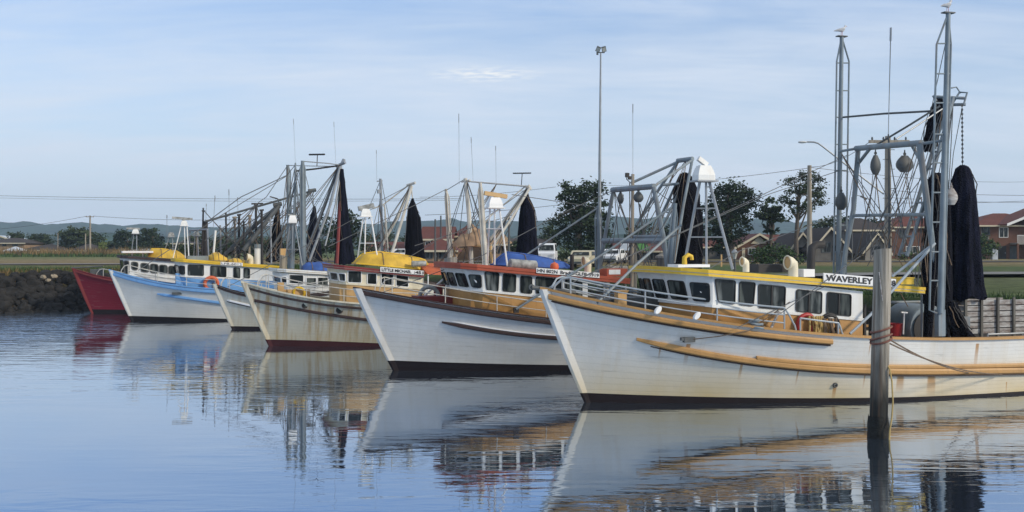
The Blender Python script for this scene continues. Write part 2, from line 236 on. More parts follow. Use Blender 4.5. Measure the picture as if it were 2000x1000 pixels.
M = dict(
    white=paint('white_paint', (.74, .75, .73), .5, .10, 1.5, grime=.30, gcol=(.45, .33, .18)),
    white2=paint('fresh_white_paint', (.80, .80, .79), .5, .06),
    creamp=paint('cream_paint', (.72, .66, .50), .55, .12, grime=.25),
    tan=paint('tan_paint', (.46, .25, .08), .55, .14, grime=.30, gcol=(.20, .10, .04)),
    tanlight=paint('light_tan_paint', (.52, .33, .14), .55, .14, grime=.25),
    yellow=paint('yellow_paint', (.74, .48, .030), .5, .14, grime=.22, gcol=(.35, .2, .03)),
    yellowt=paint('yellow_fibreglass', (.60, .38, .04), .6, .3, grime=.5, gcol=(.3, .17, .02)),
    red=paint('orange_red_paint', (.37, .070, .030), .6, .2, grime=.3, gcol=(.2, .05, .03)),
    orange=paint('orange_canvas', (.50, .11, .035), .8, .2, grime=.2),
    dkred=paint('dark_red_paint', (.20, .025, .022), .55, .2),
    brown=paint('dark_brown_paint', (.045, .022, .018), .6, .25),
    blue=paint('pale_blue_paint', (.16, .36, .66), .5, .12, grime=.15),
    tarp=paint('blue_tarpaulin', (.032, .095, .33), .75, .35, 3, bump=1.0, bscale=4, grime=.3, gcol=(.08, .10, .16)),
    bluegrey=paint('blue_grey_paint', (.19, .235, .265), .55, .25, grime=.5, gcol=(.2, .12, .07)),
    steel=paint('galvanised_steel', (.30, .32, .34), .45, .15, metal=.35),
    dsteel=paint('dark_steel', (.075, .085, .09), .6, .3, grime=.3),
    rail=paint('grey_rail_paint', (.36, .41, .45), .45, .12, metal=.1),
    black=paint('black_rubber', (.012, .012, .013), .6, .2),
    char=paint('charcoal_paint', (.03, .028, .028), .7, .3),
    rope=paint('old_rope', (.17, .12, .08), .9, .35, 9),
    rope2=paint('yellow_rope', (.48, .34, .13), .9, .25, 9),
    wire=paint('steel_wire', (.09, .095, .10), .6, .1, bump=0),
    pwire=paint('power_cable', (.10, .11, .13), .7, .1, bump=0),
    lifering=paint('orange_life_ring', (.62, .13, .05), .6, .15),
    redp=paint('red_plastic', (.42, .03, .03), .5, .15),
    canister=paint('mottled_canister', (.30, .31, .30), .7, .6, 6),
    oldwhite=paint('weathered_white_paint', (.56, .54, .48), .6, .25, grime=.6, gcol=(.22, .13, .06)),
    canvas=paint('tan_canvas', (.34, .225, .14), .9, .35, 3, bump=.6, bscale=4),
    deck=paint('grey_deck_paint', (.22, .22, .20), .8, .25, grime=.3),
    glass=glass_mat('dark_window_glass'),
    glassc=glass_mat('curtain_and_reflection_glass', (.02, .026, .028), (.17, .19, .19), 1.7),
    fpile=None,
    pile=wood_mat('weathered_pile_timber', (.13, .12, .105), (.36, .34, .30)),
    piled=wood_mat('dark_pile_timber', (.05, .047, .042), (.17, .16, .14)),
    oldwood=wood_mat('peeling_white_planks', (.09, .045, .028), (.52, .53, .52), ax=(1.3, 1.3, 5)),
    polew=wood_mat('utility_pole_timber', (.19, .165, .13), (.42, .37, .30), ax=(8, 8, .4)),
    bark=wood_mat('tree_bark', (.05, .04, .03), (.14, .115, .09)),
    net=net_mat('dark_blue_net', (.004, .005, .009), (.015, .017, .034)),
    net2=net_mat('black_net', (.004, .004, .006), (.012, .013, .021)),
    pine=leaf_mat('dark_pine_foliage', (.010, .022, .011), (.045, .070, .030)),
    gum=leaf_mat('dull_green_foliage', (.020, .035, .016), (.070, .095, .045)),
    green=leaf_mat('mid_green_foliage', (.025, .05, .018), (.075, .125, .040)),
    lime=leaf_mat('yellow_green_foliage', (.09, .13, .03), (.20, .24, .07)),
    reed=leaf_mat('dry_reed_blades', (.10, .075, .035), (.28, .19, .09)),
    brick=brick_mat('red_brick', (.145, .056, .034), (.115, .045, .028), (.17, .12, .09)),
    tbrick=brick_mat('tan_brick', (.30, .19, .11), (.26, .16, .09), (.40, .33, .25)),
    rtile=brick_mat('red_roof_tiles', (.15, .04, .026), (.11, .03, .022), (.07, .02, .014), 3.2),
    dtile=brick_mat('dark_roof_tiles', (.055, .042, .038), (.04, .032, .03), (.02, .016, .014), 3.2),
    ttile=brick_mat('tan_roof_tiles', (.40, .27, .15), (.34, .22, .12), (.2, .13, .07), 3.2),
    tin=paint('pale_metal_roof', (.52, .56, .60), .5, .12, metal=.2),
    render=paint('pale_wall_render', (.27, .255, .23), .9, .2),
    grender=paint('grey_wall_render', (.13, .125, .115), .9, .25),
    trim=paint('cream_trim', (.60, .54, .40), .6, .1),
    carwhite=paint('white_car_paint', (.72, .74, .76), .3, .05, bump=0),
    carbeige=paint('beige_car_paint', (.52, .47, .33), .3, .05, bump=0),
    greenroof=paint('green_roof_paint', (.13, .36, .07), .6, .15),
    feather=paint('white_feathers', (.58, .58, .58), .8, .06),
    wing=paint('grey_feathers', (.36, .38, .41), .8, .1),
    beak=paint('red_beak', (.45, .07, .03), .5, .1),
    lamp=paint('lamp_lens', (.55, .56, .55), .3, .05),
    letter=paint('black_lettering', (.012, .012, .013), .6, .05, bump=0),
    weed=paint('dark_weed_and_barnacles', (.012, .012, .010), .9, .5, 9, bump=1.0, bscale=22),
)

def tide_wood(name):
    m = wood_mat(name, (.13, .115, .09), (.45, .41, .345), ax=(11, 11, .5), bump=.8)
    n = m.node_tree.nodes; l = m.node_tree.links; b = n['Principled BSDF']; src = b.inputs['Base Color'].links[0].from_socket
    t = n.new('ShaderNodeTexCoord'); sp = n.new('ShaderNodeSeparateXYZ'); l.new(t.outputs['Object'], sp.inputs[0])
    mp = n.new('ShaderNodeMapping'); mp.inputs['Scale'].default_value = (6, 6, 1.0); l.new(t.outputs['Object'], mp.inputs[0])
    nz = n.new('ShaderNodeTexNoise'); nz.inputs['Scale'].default_value = 1.2; nz.inputs['Detail'].default_value = 7; l.new(mp.outputs[0], nz.inputs['Vector'])
    ad = n.new('ShaderNodeMath'); ad.operation = 'MULTIPLY_ADD'; ad.inputs[1].default_value = -1.45; l.new(nz.outputs['Fac'], ad.inputs[0]); l.new(sp.outputs['Z'], ad.inputs[2])
    mr = n.new('ShaderNodeMapRange'); mr.inputs[1].default_value = -.05; mr.inputs[2].default_value = 1.3; l.new(ad.outputs[0], mr.inputs[0])
    mx = n.new('ShaderNodeMixRGB'); mx.inputs[1].default_value = (.016, .016, .013, 1); l.new(mr.outputs[0], mx.inputs[0]); l.new(src, mx.inputs[2])
    # brown runs down the timber
    mp2 = n.new('ShaderNodeMapping'); mp2.inputs['Scale'].default_value = (9, 9, .35); mp2.inputs['Location'].default_value = (3, 1, 0); l.new(t.outputs['Object'], mp2.inputs[0])
    n2 = n.new('ShaderNodeTexNoise'); n2.inputs['Scale'].default_value = 1.0; n2.inputs['Detail'].default_value = 5; l.new(mp2.outputs[0], n2.inputs['Vector'])
    r2 = n.new('ShaderNodeMapRange'); r2.inputs[1].default_value = .55; r2.inputs[2].default_value = .72; r2.inputs[4].default_value = .7; l.new(n2.outputs['Fac'], r2.inputs[0])
    m2 = n.new('ShaderNodeMixRGB'); m2.inputs[2].default_value = (.13, .075, .04, 1); l.new(r2.outputs[0], m2.inputs[0]); l.new(mx.outputs[0], m2.inputs[1])
    l.new(m2.outputs[0], b.inputs['Base Color']); return m
M['fpile'] = tide_wood('tide_stained_pile_timber')
# ------------------------------------------------------------------ mesh builder
class MB:
    def __init__(s): s.v = []; s.f = []; s.sm = []
    def add(s, vs, fs, smooth=False):
        o = len(s.v); s.v += [Vector(v) for v in vs]
        for f in fs: s.f.append([i + o for i in f]); s.sm.append(smooth)
    def box(s, c, d, rot=None):
        c = Vector(c); hx, hy, hz_ = d[0] / 2, d[1] / 2, d[2] / 2
        vs = [Vector((x, y, z)) for x in (-hx, hx) for y in (-hy, hy) for z in (-hz_, hz_)]
        if rot is not None: vs = [rot @ v for v in vs]
        s.add([v + c for v in vs], [(0, 1, 3, 2), (4, 6, 7, 5), (0, 4, 5, 1), (2, 3, 7, 6), (0, 2, 6, 4), (1, 5, 7, 3)]); return s
    def hexa(s, b4, t4):
        s.add(list(b4) + list(t4), [(3, 2, 1, 0), (4, 5, 6, 7)] + [(i, (i + 1) % 4, 4 + (i + 1) % 4, 4 + i) for i in range(4)]); return s
    def tube(s, pts, r, n=8, cap=True):
        pts = [Vector(p) for p in pts]; k = len(pts); rs = r if isinstance(r, (list, tuple)) else [r] * k
        vs = []; up = None
        for i, p in enumerate(pts):
            d = (pts[min(i + 1, k - 1)] - pts[max(i - 1, 0)])
            d = d.normalized() if d.length > 1e-9 else Vector((0, 0, 1))
            if up is None or abs(up.dot(d)) > .98: up = Vector((0, 0, 1)) if abs(d.z) < .9 else Vector((1, 0, 0))
            a = d.cross(up).normalized(); b = a.cross(d).normalized(); up = b
            for j in range(n):
                t = 2 * math.pi * j / n; vs.append(p + (a * math.cos(t) + b * math.sin(t)) * rs[i])
        fs = [(i * n + j, i * n + (j + 1) % n, (i + 1) * n + (j + 1) % n, (i + 1) * n + j) for i in range(k - 1) for j in range(n)]
        o = len(s.v); s.add(vs, fs, True)
        if cap:
            s.f.append([o + j for j in range(n)][::-1]); s.sm.append(False)
            s.f.append([o + (k - 1) * n + j for j in range(n)]); s.sm.append(False)
        return s
    def lathe(s, prof, n=16, c=(0, 0, 0), mat=None):
        c = Vector(c); vs = []
        for r, z in prof:
            for j in range(n):
                t = 2 * math.pi * j / n; v = Vector((r * math.cos(t), r * math.sin(t), z))
                vs.append((mat @ v if mat else v) + c)
        k = len(prof)
        s.add(vs, [(i * n + j, i * n + (j + 1) % n, (i + 1) * n + (j + 1) % n, (i + 1) * n + j) for i in range(k - 1) for j in range(n)]
              + [tuple(range(n))[::-1], tuple((k - 1) * n + j for j in range(n))], True); return s
    def torus(s, c, R_, r, ax, n=20, m=8):
        c = Vector(c); ax = Vector(ax).normalized(); a = ax.orthogonal().normalized(); b = ax.cross(a)
        pts = [c + (a * math.cos(2 * math.pi * i / n) + b * math.sin(2 * math.pi * i / n)) * R_ for i in range(n)]
        vs = []
        for i, p in enumerate(pts):
            d = (p - c).normalized()
            for j in range(m):
                t = 2 * math.pi * j / m; vs.append(p + (d * math.cos(t) + ax * math.sin(t)) * r)
        s.add(vs, [(i * m + j, ((i + 1) % n) * m + j, ((i + 1) % n) * m + (j + 1) % m, i * m + (j + 1) % m) for i in range(n) for j in range(m)], True); return s
    def strip(s, rings, closed=True, smooth=False, caps=True):
        n = len(rings[0]); o = len(s.v); vs = [v for r in rings for v in r]
        fs = [(i * n + j, i * n + (j + 1) % n, (i + 1) * n + (j + 1) % n, (i + 1) * n + j) for i in range(len(rings) - 1) for j in range(n if closed else n - 1)]
        s.add(vs, fs, smooth)
        if caps and closed:
            s.f.append([o + j for j in range(n)][::-1]); s.sm.append(False)
            s.f.append([o + (len(rings) - 1) * n + j for j in range(n)]); s.sm.append(False)
        return s
    def prism(s, poly, ext):
        ext = Vector(ext); n = len(poly); p = [Vector(q) for q in poly]
        s.add(p + [q + ext for q in p], [tuple(range(n))[::-1], tuple(range(n, 2 * n))] + [(i, (i + 1) % n, n + (i + 1) % n, n + i) for i in range(n)]); return s
    def build(s, name, mat, parent=None, loc=None, rotz=0.0, attrs=None):
        me = bpy.data.meshes.new(name); o = bpy.data.objects.new(name, me); COL.objects.link(o)
        vs = s.v
        if parent is None and loc is not None:
            loc = Vector(loc); vs = [v - loc for v in vs]; o.location = loc
        me.from_pydata([tuple(v) for v in vs], [], s.f)
        me.polygons.foreach_set('use_smooth', s.sm)
        if any(s.sm): me.set_sharp_from_angle(angle=R(42))
        if attrs:
            for k, a in attrs.items():
                at_ = me.attributes.new(k, 'FLOAT', 'POINT'); at_.data.foreach_set('value', a)
        if mat: me.materials.append(mat)
        me.validate(); me.update()
        if parent: o.parent = parent
        return o

def tag(o, label=None, cat=None, group=None, kind=None):
    if label: o['label'] = label
    if cat: o['category'] = cat
    if group: o['group'] = group
    if kind: o['kind'] = kind
    return o
def empty(name, loc, rz=0.0, label=None, cat=None, group=None):
    o = bpy.data.objects.new(name, None); COL.objects.link(o); o.location = loc; o.rotation_euler = (0, 0, rz); o.empty_display_size = .3
    return tag(o, label, cat, group)
def copy_tree(o, parent=None):
    c = o.copy(); COL.objects.link(c); c.parent = parent
    for ch in list(o.children): copy_tree(ch, c)
    return c
def ray(px, py): return Vector(((px - 1000) / F, 1, (HOR - py) / F))
def at(px, py, Y): r = ray(px, py); return Vector((r.x * Y, Y, CAMZ + r.z * Y))

def text(body, TL, TR, BR, BL, mat, parent, name='lettering', off=0.012, bold=0.02, margin=(.04, .16)):
    cu = bpy.data.curves.new(name, 'FONT'); cu.body = body; cu.size = 1; cu.offset = bold; cu.resolution_u = 3
    to = bpy.data.objects.new('tmp_text', cu); COL.objects.link(to)
    dg = bpy.context.evaluated_depsgraph_get(); me = bpy.data.meshes.new_from_object(to.evaluated_get(dg))
    bpy.data.objects.remove(to); bpy.data.curves.remove(cu)
    n = len(me.vertices); co = np.zeros(n * 3); me.vertices.foreach_get('co', co); co = co.reshape(-1, 3)
    mn = co.min(0); mxx = co.max(0); u = (co[:, 0] - mn[0]) / (mxx[0] - mn[0]); v = (co[:, 1] - mn[1]) / (mxx[1] - mn[1])
    u = margin[0] + u * (1 - 2 * margin[0]); v = margin[1] + v * (1 - 2 * margin[1])
    nrm = (TR - TL).cross(TL - BL).normalized()
    for i in range(n):
        t = TL.lerp(TR, u[i]); b = BL.lerp(BR, u[i]); me.vertices[i].co = b.lerp(t, v[i]) + nrm * off
    me.name = name; me.materials.clear(); me.materials.append(mat)
    o = bpy.data.objects.new(name, me); COL.objects.link(o); o.parent = parent; return o

def rounded(q, rnd, k=3):
    """corner points of a quad TL,TR,BR,BL with rounded corners"""
    out_ = []
    for i in range(4):
        p, a, b = q[i], q[i - 1], q[(i + 1) % 4]
        da, db = (a - p), (b - p); r = rnd
        A = p + da.normalized() * min(r, da.length * .45); B = p + db.normalized() * min(r, db.length * .45)
        for j in range(k + 1):
            t = j / k; out_.append(A * (1 - t) ** 2 + p * 2 * t * (1 - t) + B * t * t)
    return out_
def window(parent, q, fmat, gmat=None, fw=.035, depth=.03, rnd=.07, name='window', mull=0, off=.006):
    q = [Vector(p) for p in q]; nrm = (q[1] - q[0]).cross(q[0] - q[3]).normalized(); c = sum(q, Vector()) / 4
    def grow(d):
        r = []
        for i in range(4):
            p, a, b = q[i], q[i - 1], q[(i + 1) % 4]
            r.append(p - (a - p).normalized() * d - (b - p).normalized() * d)
        return r
    I = rounded(q, rnd); O_ = rounded(grow(fw), rnd + fw); n = len(I)
    mb = MB(); lo = -.01
    rings = [[p + nrm * lo for p in O_], [p + nrm * depth for p in O_], [p + nrm * depth for p in I], [p + nrm * lo for p in I]]
    vs = [v for r in rings for v in r]
    mb.add(vs, [(k * n + j, k * n + (j + 1) % n, (k + 1) * n + (j + 1) % n, (k + 1) * n + j) for k in range(3) for j in range(n)])
    for k in range(mull):
        t = (k + 1) / (mull + 1); a = q[0].lerp(q[1], t); b = q[3].lerp(q[2], t); d = (q[1] - q[0]).normalized() * .02
        mb.hexa([a - d, a + d, b + d, b - d], [p + nrm * (depth - .004) for p in (a - d, a + d, b + d, b - d)])
    f = mb.build(name, fmat, parent)
    g = MB(); g.add([p + nrm * off for p in I], [tuple(range(n))]); g.build('pane', gmat or M['glass'], f)
    return f

# ------------------------------------------------------------------ boats
BG = 'fishing trawlers moored side by side along the quay'
class Boat:
    def __init__(s, name, label, px, py, th, L, beam, rake, um=.45, wfull=.93, mid=1.55):
        Y = CAMZ * F / (py - HOR); s.O = at(px, py, Y); s.O.z = 0; s.th = R(th); s.L = L; s.B = beam; s.rake = rake; s.um = um; s.wf = wfull
        s.root = empty(name, s.O, s.th, label, 'fishing boat', BG)
        s.Rm = Matrix.Rotation(-s.th, 4, 'Z'); s.C = s.Rm @ (Vector((0, 0, CAMZ)) - s.O)
        s.W = Matrix.Translation(s.O) @ Matrix.Rotation(s.th, 4, 'Z')
    def r(s, px, py): return s.Rm.to_3x3() @ ray(px, py)
    def loc(s, px, py, y=None, x=None):
        r = s.r(px, py)
        t = (y - s.C.y) / r.y if y is not None else (x - s.C.x) / r.x
        return s.C + r * t
    def locp(s, px, py, P0, n):
        r = s.r(px, py); return s.C + r * ((P0 - s.C).dot(n) / r.dot(n))
    def lin(s, pts, y):
        a, b = (s.loc(px, py, y) for px, py in pts); k = (b.z - a.z) / (b.x - a.x)
        return lambda x: a.z + (x - a.x) * k
    def dbu(s, u):
        u = min(max(u, 0), 1); b = s.B / 2 * (1 - (1 - min(u / s.um, 1)) ** 2.0)
        return b * (1 - .16 * (max(u - .6, 0) / .4) ** 2)
    def wbu(s, u):
        u = min(max(u, 0), 1); b = s.B / 2 * s.wf * (1 - (1 - min(u / (s.um + .1), 1)) ** 1.7)
        return b * (1 - .22 * (max(u - .6, 0) / .4) ** 2)
    def stem(s, v): return -s.rake * max(v, -.5) if v < 0 else -s.rake * v
    def half(s, x, z):
        v = z / s.zs(x); st = s.stem(v); u = (x - st) / (s.L - st)
        k = max(v, 0) ** 1.4
        return (s.wbu(u) * (1 - k) + s.dbu(u) * k) * (1 + .25 * min(v, 0))
    def sheer(s, pts, stern=()):
        P = []
        for px, py in pts:
            y = -.5
            for _ in range(25):
                p = s.loc(px, py, y); u = (p.x + s.rake) / (s.L + s.rake); y = -s.dbu(u)
            P.append((p.x, p.z))
        P += list(stern); s.sp = np.polyfit([p[0] for p in P], [p[1] for p in P], 3 if len(P) > 4 else 2)
        s.xmax = max(p[0] for p in P)
        # keep the bow tip where it was picked
        s.zs = lambda x: float(np.polyval(s.sp, min(x, s.xmax)))
        return P
    def onhull(s, px, py):
        y = -1.0
        for _ in range(40):
            p = s.loc(px, py, y); y = .5 * y - .5 * s.half(p.x, max(p.z, -.3))
        return s.loc(px, py, y)
    def fit(s, pts, deg=2):
        P = [s.onhull(*p) for p in pts]; xs = [p.x for p in P]
        k = np.polyfit(xs, [p.z for p in P], min(deg, len(P) - 1)); x0, x1 = min(xs), max(xs)
        return (lambda x: float(np.polyval(k, min(max(x, x0), x1)))), x0, x1
    def hull(s, mat, bootpts, deckmat=None, bul=.55, stemmat=None, stemw=.2):
        zb, _, _ = s.fit(bootpts); s.zb = zb
        nu, vs_ = 56, [-.30, -.12, 0, .06, .12, .2, .3, .4, .5, .6, .7, .8, .9, 1.0]
        us = [(i / nu) ** 1.5 for i in range(nu + 1)]
        for side in (1,):
            V = []; boot = []; pl = []; mb = MB()
            rows = []
            for u in us:
                ring = []
                for sg in (-1, 1):
                    seq = vs_ if sg == 1 else vs_[::-1]
                    for v in seq:
                        st = s.stem(v); x = st + u * (s.L - st); z = v * s.zs(x)
                        k = max(v, 0) ** 1.4; h = (s.wbu(u) * (1 - k) + s.dbu(u) * k) * (1 + .25 * min(v, 0))
                        ring.append(Vector((x, sg * h, z))); boot.append(z - zb(max(x, 0))); pl.append(v * 2.6 / .17)
                rows.append(ring)
            mb.strip(rows, closed=False, smooth=True)
            n = len(rows[0]); mb.f.append([(len(rows) - 1) * n + j for j in range(n)]); mb.sm.append(False)
            # hull sides hold z + x outward: flip winding so normals face outward
            mb.f = [f[::-1] for f in mb.f]
            mb.build('hull', mat, s.root, attrs=dict(boot=boot, plank=pl))
        d = MB(); rows = []
        for u in us[3:-1]:
            x = -s.rake + u * (s.L + s.rake); z = s.zs(x) - bul; h = max(s.half(x, max(z, .2)) - .05, .02)
            rows.append([Vector((x, -h, z)), Vector((x, 0, z + .05)), Vector((x, h, z))])
        d.strip(rows, closed=False); d.build('deck', deckmat or M['deck'], s.root)
        # stem bar
        st = MB(); rings = []; boot = []
        for i in range(25):
            v = -.12 + 1.12 * i / 24; x = s.stem(v) + .015; z = v * s.zs(x); w_ = stemw * (.25 + .55 * max(v, 0)); boot += [z - zb(0)] * 6
            rings.append([Vector((x + .16, -w_, z)), Vector((x - .02, -w_ * .75, z)), Vector((x - .07, -w_ * .3, z)), Vector((x - .07, w_ * .3, z)), Vector((x - .02, w_ * .75, z)), Vector((x + .16, w_, z))])
        st.strip(rings); s.stemo = st.build('stem_bar', stemmat or mat, s.root, attrs=dict(boot=boot, plank=[.5] * len(boot)))
    def band(s, name, mat, zf, x0, x1, depth, th, up=0.0, inner=.03, both=True, taper=True, n=40):
        for sg in ((-1, 1) if both else (-1,)):
            mb = MB(); rings = []
            for i in range(n + 1):
                x = x0 + (x1 - x0) * i / n; z = zf(x); h = s.half(x, z - .02)
                e = min(1, i / 2.0) if taper else 1
                d = depth * (.25 + .75 * e); t = th * (.5 + .5 * e)
                rings.append([Vector((x, sg * (h - inner), z - t / 2)), Vector((x, sg * (h - inner), z + t / 2 + up)), Vector((x, sg * (h + d * .85), z + t / 2 + up * .6)),
                              Vector((x, sg * (h + d), z + t * .2)), Vector((x, sg * (h + d), z - t * .3)), Vector((x, sg * (h + d * .7), z - t / 2))])
            mb.strip(rings); mb.build(name, mat, s.root)
    def cap(s, mat, x1, wid=.16, th=.07, out_=.05, name='cap_rail', dz=0.0):
        for sg in (-1, 1):
            mb = MB(); rings = []; x0 = -s.rake + .0
            for i in range(61):
                x = x0 + (x1 - x0) * (i / 60) ** 1.3; h = s.half(x, s.zs(x)); z = s.zs(x) + dz
                rings.append([Vector((x, sg * max(h - wid, -.0), z)), Vector((x, sg * max(h - wid, -.0), z + th)), Vector((x - (.05 if i == 0 else 0), sg * (h + out_), z + th)), Vector((x - (.05 if i == 0 else 0), sg * (h + out_), z))])
            mb.strip(rings); mb.build(name, mat, s.root)
    def rails(s, mat, x0, x1, h0, h1, r=.024, step=1.2, mids=(.5,), inset=.12, front=True, name='bow_rail', endx=None, both=True):
        def P(x, sg, f, hh): return Vector((x, sg * max(s.half(x, s.zs(x)) - inset, .05), s.zs(x) + hh * f))
        n = max(8, int((x1 - x0) / .4))
        H = lambda x: h0 + (h1 - h0) * (x - x0) / (x1 - x0)
        for sg in ((-1, 1) if both else (-1,)):
            mb = MB(); xs = [x0 + (x1 - x0) * i / n for i in range(n + 1)]
            top = [P(x, sg, 1, H(x)) for x in xs]
            if front: top = [P(x0 - .35, sg, .35, h0)] + [P(x0 - .2, sg, .8, h0)] + top; top = [P(x0 - .38, sg, 0, h0)] + top
            if endx: top = top + [P(x1 + (endx - x1) * .35, sg, .75, h1), P(endx - .05, sg, .3, h1), P(endx, sg, 0, h1)]
            mb.tube(top, r, 6)
            for m_ in mids: mb.tube([P(x, sg, m_, H(x)) for x in xs], r * .85, 6)
            k = max(1, int((x1 - x0) / step))
            for i in range(k + 1):
                x = x0 + (x1 - x0) * i / k; mb.tube([P(x, sg, 0, 0), P(x, sg, 1, H(x))], r * .9, 6)
            mb.build(name, mat, s.root)
    def tube(s, name, mat, pts, r, n=8, mb=None):
        P = [s.loc(p[0], p[1], p[2]) for p in pts]
        if mb is not None: mb.tube(P, r, n); return P
        m_ = MB(); m_.tube(P, r, n); m_.build(name, mat, s.root); return P
    def stay(s, pts, r=.012, mat=None): s.tube('stay', mat or M['wire'], pts, r, 5)
    def board(s, body, q, y, mat=None, lmat=None, **kw):
        P = [s.loc(px, py, y) for px, py in q]; mb = MB(); d = Vector((0, .035, 0))
        mb.prism([P[3], P[2], P[1], P[0]], d); o = mb.build('name_board', mat or M['white2'], s.root)
        if body:
            TL, TR, BR, BL = P
            if isinstance(body, str): body = [(body, 0, 1)]
            for t, a, b in body:
                text(t, TL.lerp(TR, a), TL.lerp(TR, b), BL.lerp(BR, b), BL.lerp(BR, a), lmat or M['letter'], o, **kw)
        return o
    def plan(s, x1, x2, yw, nf, bulge, corner, ov=0.0, lean=0.0):
        """front arc + sides; returns closed list (x, y, frontness)"""
        P = [(x2, -yw - ov, 0.0), (x1, -yw - ov, 0.0)]
        yc = yw - corner * .8
        for i in range(nf + 1):
            y = -yc + 2 * yc * i / nf; x = x1 - corner - bulge * (1 - (y / yc) ** 2)
            P.append((x - ov, y * (1 + ov / yw), 1.0))
        P += [(x1, yw + ov, 0.0), (x2, yw + ov, 0.0)]
        return P
    def cabin(s, yw, fpx, apx, zm, zt, zb, nf=4, bulge=.4, corner=.4, lean=.16, upper=None, lower=None, fmat=None, wins=(), sill=None, frontwin=True, fw=.03, gl=None, winmats=None, lmid=None, rnd=.05, wz=(.10, .22)):
        x1 = s.loc(fpx[0], fpx[1], -yw).x; x2 = s.loc(apx[0], apx[1], -yw).x
        s.cx = (x1, x2, yw, nf, bulge, corner)
        P = s.plan(x1, x2, yw, nf, bulge, corner)
        zbf = lambda x: s.zs(x) - .66
        mb = MB(); lo = [Vector((x, math.copysign(min(abs(y), max(s.half(x, zbf(x)) - .12, .1)), y), zbf(x))) for x, y, f in P]; hi = [Vector((x, y, zm(x))) for x, y, f in P]
        mb.strip([lo, hi], closed=True, caps=False); mb.build('lower_wall', lower or M['tan'], s.root)
        lo2 = [Vector((x, y, zm(x))) for x, y, f in P]; hi2 = [Vector((x - lean * f, y, zt(x) + .05)) for x, y, f in P]
        mb = MB(); mb.strip([lo2, hi2], closed=True, caps=True); wall = mb.build('cabin_wall', upper or M['white'], s.root)
        # sill moulding
        mb = MB()
        e = .03
        ctr = Vector(((x1 + x2) / 2, 0, 0))
        def outw(p, d):
            v = Vector((p.x - ctr.x, p.y, 0)); return p + Vector((math.copysign(d, v.x) if abs(v.x) > 0 else 0, math.copysign(d, p.y) if abs(p.y) > yw * .8 else 0, 0))
        mb.strip([[outw(p, e) + Vector((0, 0, -.045)) for p in lo2], [outw(p, e) + Vector((0, 0, .03)) for p in lo2]], closed=True, caps=True)
        mb.build('sill_moulding', sill or upper or M['white'], s.root)
        fmat = fmat or M['black']
        if frontwin:
            for i in range(1, len(P) - 2):
                a, b = P[i], P[i + 1]; A0, B0, A1, B1 = lo2[i], lo2[i + 1], hi2[i], hi2[i + 1]
                wd = (B0 - A0).length
                if wd < .28: continue
                m_ = min(.14, .09 / wd)
                def bl(t, k):
                    base = A0.lerp(B0, t); top = A1.lerp(B1, t); return base.lerp(top, k)
                hgt = (A1 - A0).length; k0 = wz[0] / hgt; k1 = 1 - wz[1] / hgt
                q = [bl(1 - m_, k1), bl(m_, k1), bl(m_, k0), bl(1 - m_, k0)]
                c = sum(q, Vector()) / 4; nrm = (q[1] - q[0]).cross(q[0] - q[3])
                if nrm.dot(c - Vector((ctr.x, 0, c.z))) < 0: q = [q[1], q[0], q[3], q[2]]
                window(s.root, q, fmat, gl or M['glass'], fw=fw, rnd=rnd, **(dict(depth=.055, off=.034) if i in (1, len(P) - 3) else {}))
        for wn in wins:
            q = [s.loc(px, py, -yw) for px, py in wn[:4]]
            window(s.root, q, fmat, (wn[4] if len(wn) > 4 else None) or gl or M['glass'], fw=fw, rnd=rnd, mull=wn[5] if len(wn) > 5 else 0)
            if True:   # the same opening on the far side
                q2 = [Vector((p.x, yw, p.z)) for p in (q[1], q[0], q[3], q[2])]
                window(s.root, q2, fmat, gl or M['glass'], fw=fw, rnd=rnd)
        return x1, x2
    def roof(s, top2, apx, ov, th, mat, topmat=None, lip=.02, lean=.16):
        x1, x2, yw, nf, bulge, corner = s.cx; y = -(yw + ov); zt = s.lin(top2, y); xa = s.loc(apx[0], apx[1], y).x
        P = s.plan(x1 - lean, xa, yw, nf + 2, bulge, corner, ov=ov)
        mb = MB(); ringb = [Vector((x, y_, zt(x) - th)) for x, y_, f in P]; ringt = [Vector((x, y_, zt(x))) for x, y_, f in P]
        mb.strip([ringb, ringt], closed=True, caps=True); rf = mb.build('roof', topmat or mat, s.root)
        mb = MB(); c = Vector(((x1 + xa) / 2, 0, 0))
        def grow(p, d, dz): return Vector((p.x + (d if p.x > c.x else -d), p.y + (d if p.y > 0 else -d), p.z + dz))
        a = [grow(p, lip, -th * .42) for p in ringt]; b = [grow(p, lip, .022) for p in ringt]
        ci = [grow(p, -.06, .022) for p in ringt]
        mb.strip([a, b, ci], closed=True, caps=False); mb.build('roof_edge', mat, s.root)
        a = [grow(p, lip * .5, -th * .95) for p in ringt]; b = [grow(p, lip * .5, -th * .55) for p in ringt]
        mb = MB(); mb.strip([a, b], closed=True, caps=True); mb.build('fascia', mat, s.root)
        s.zr = zt; s.rx = xa
        return zt, xa

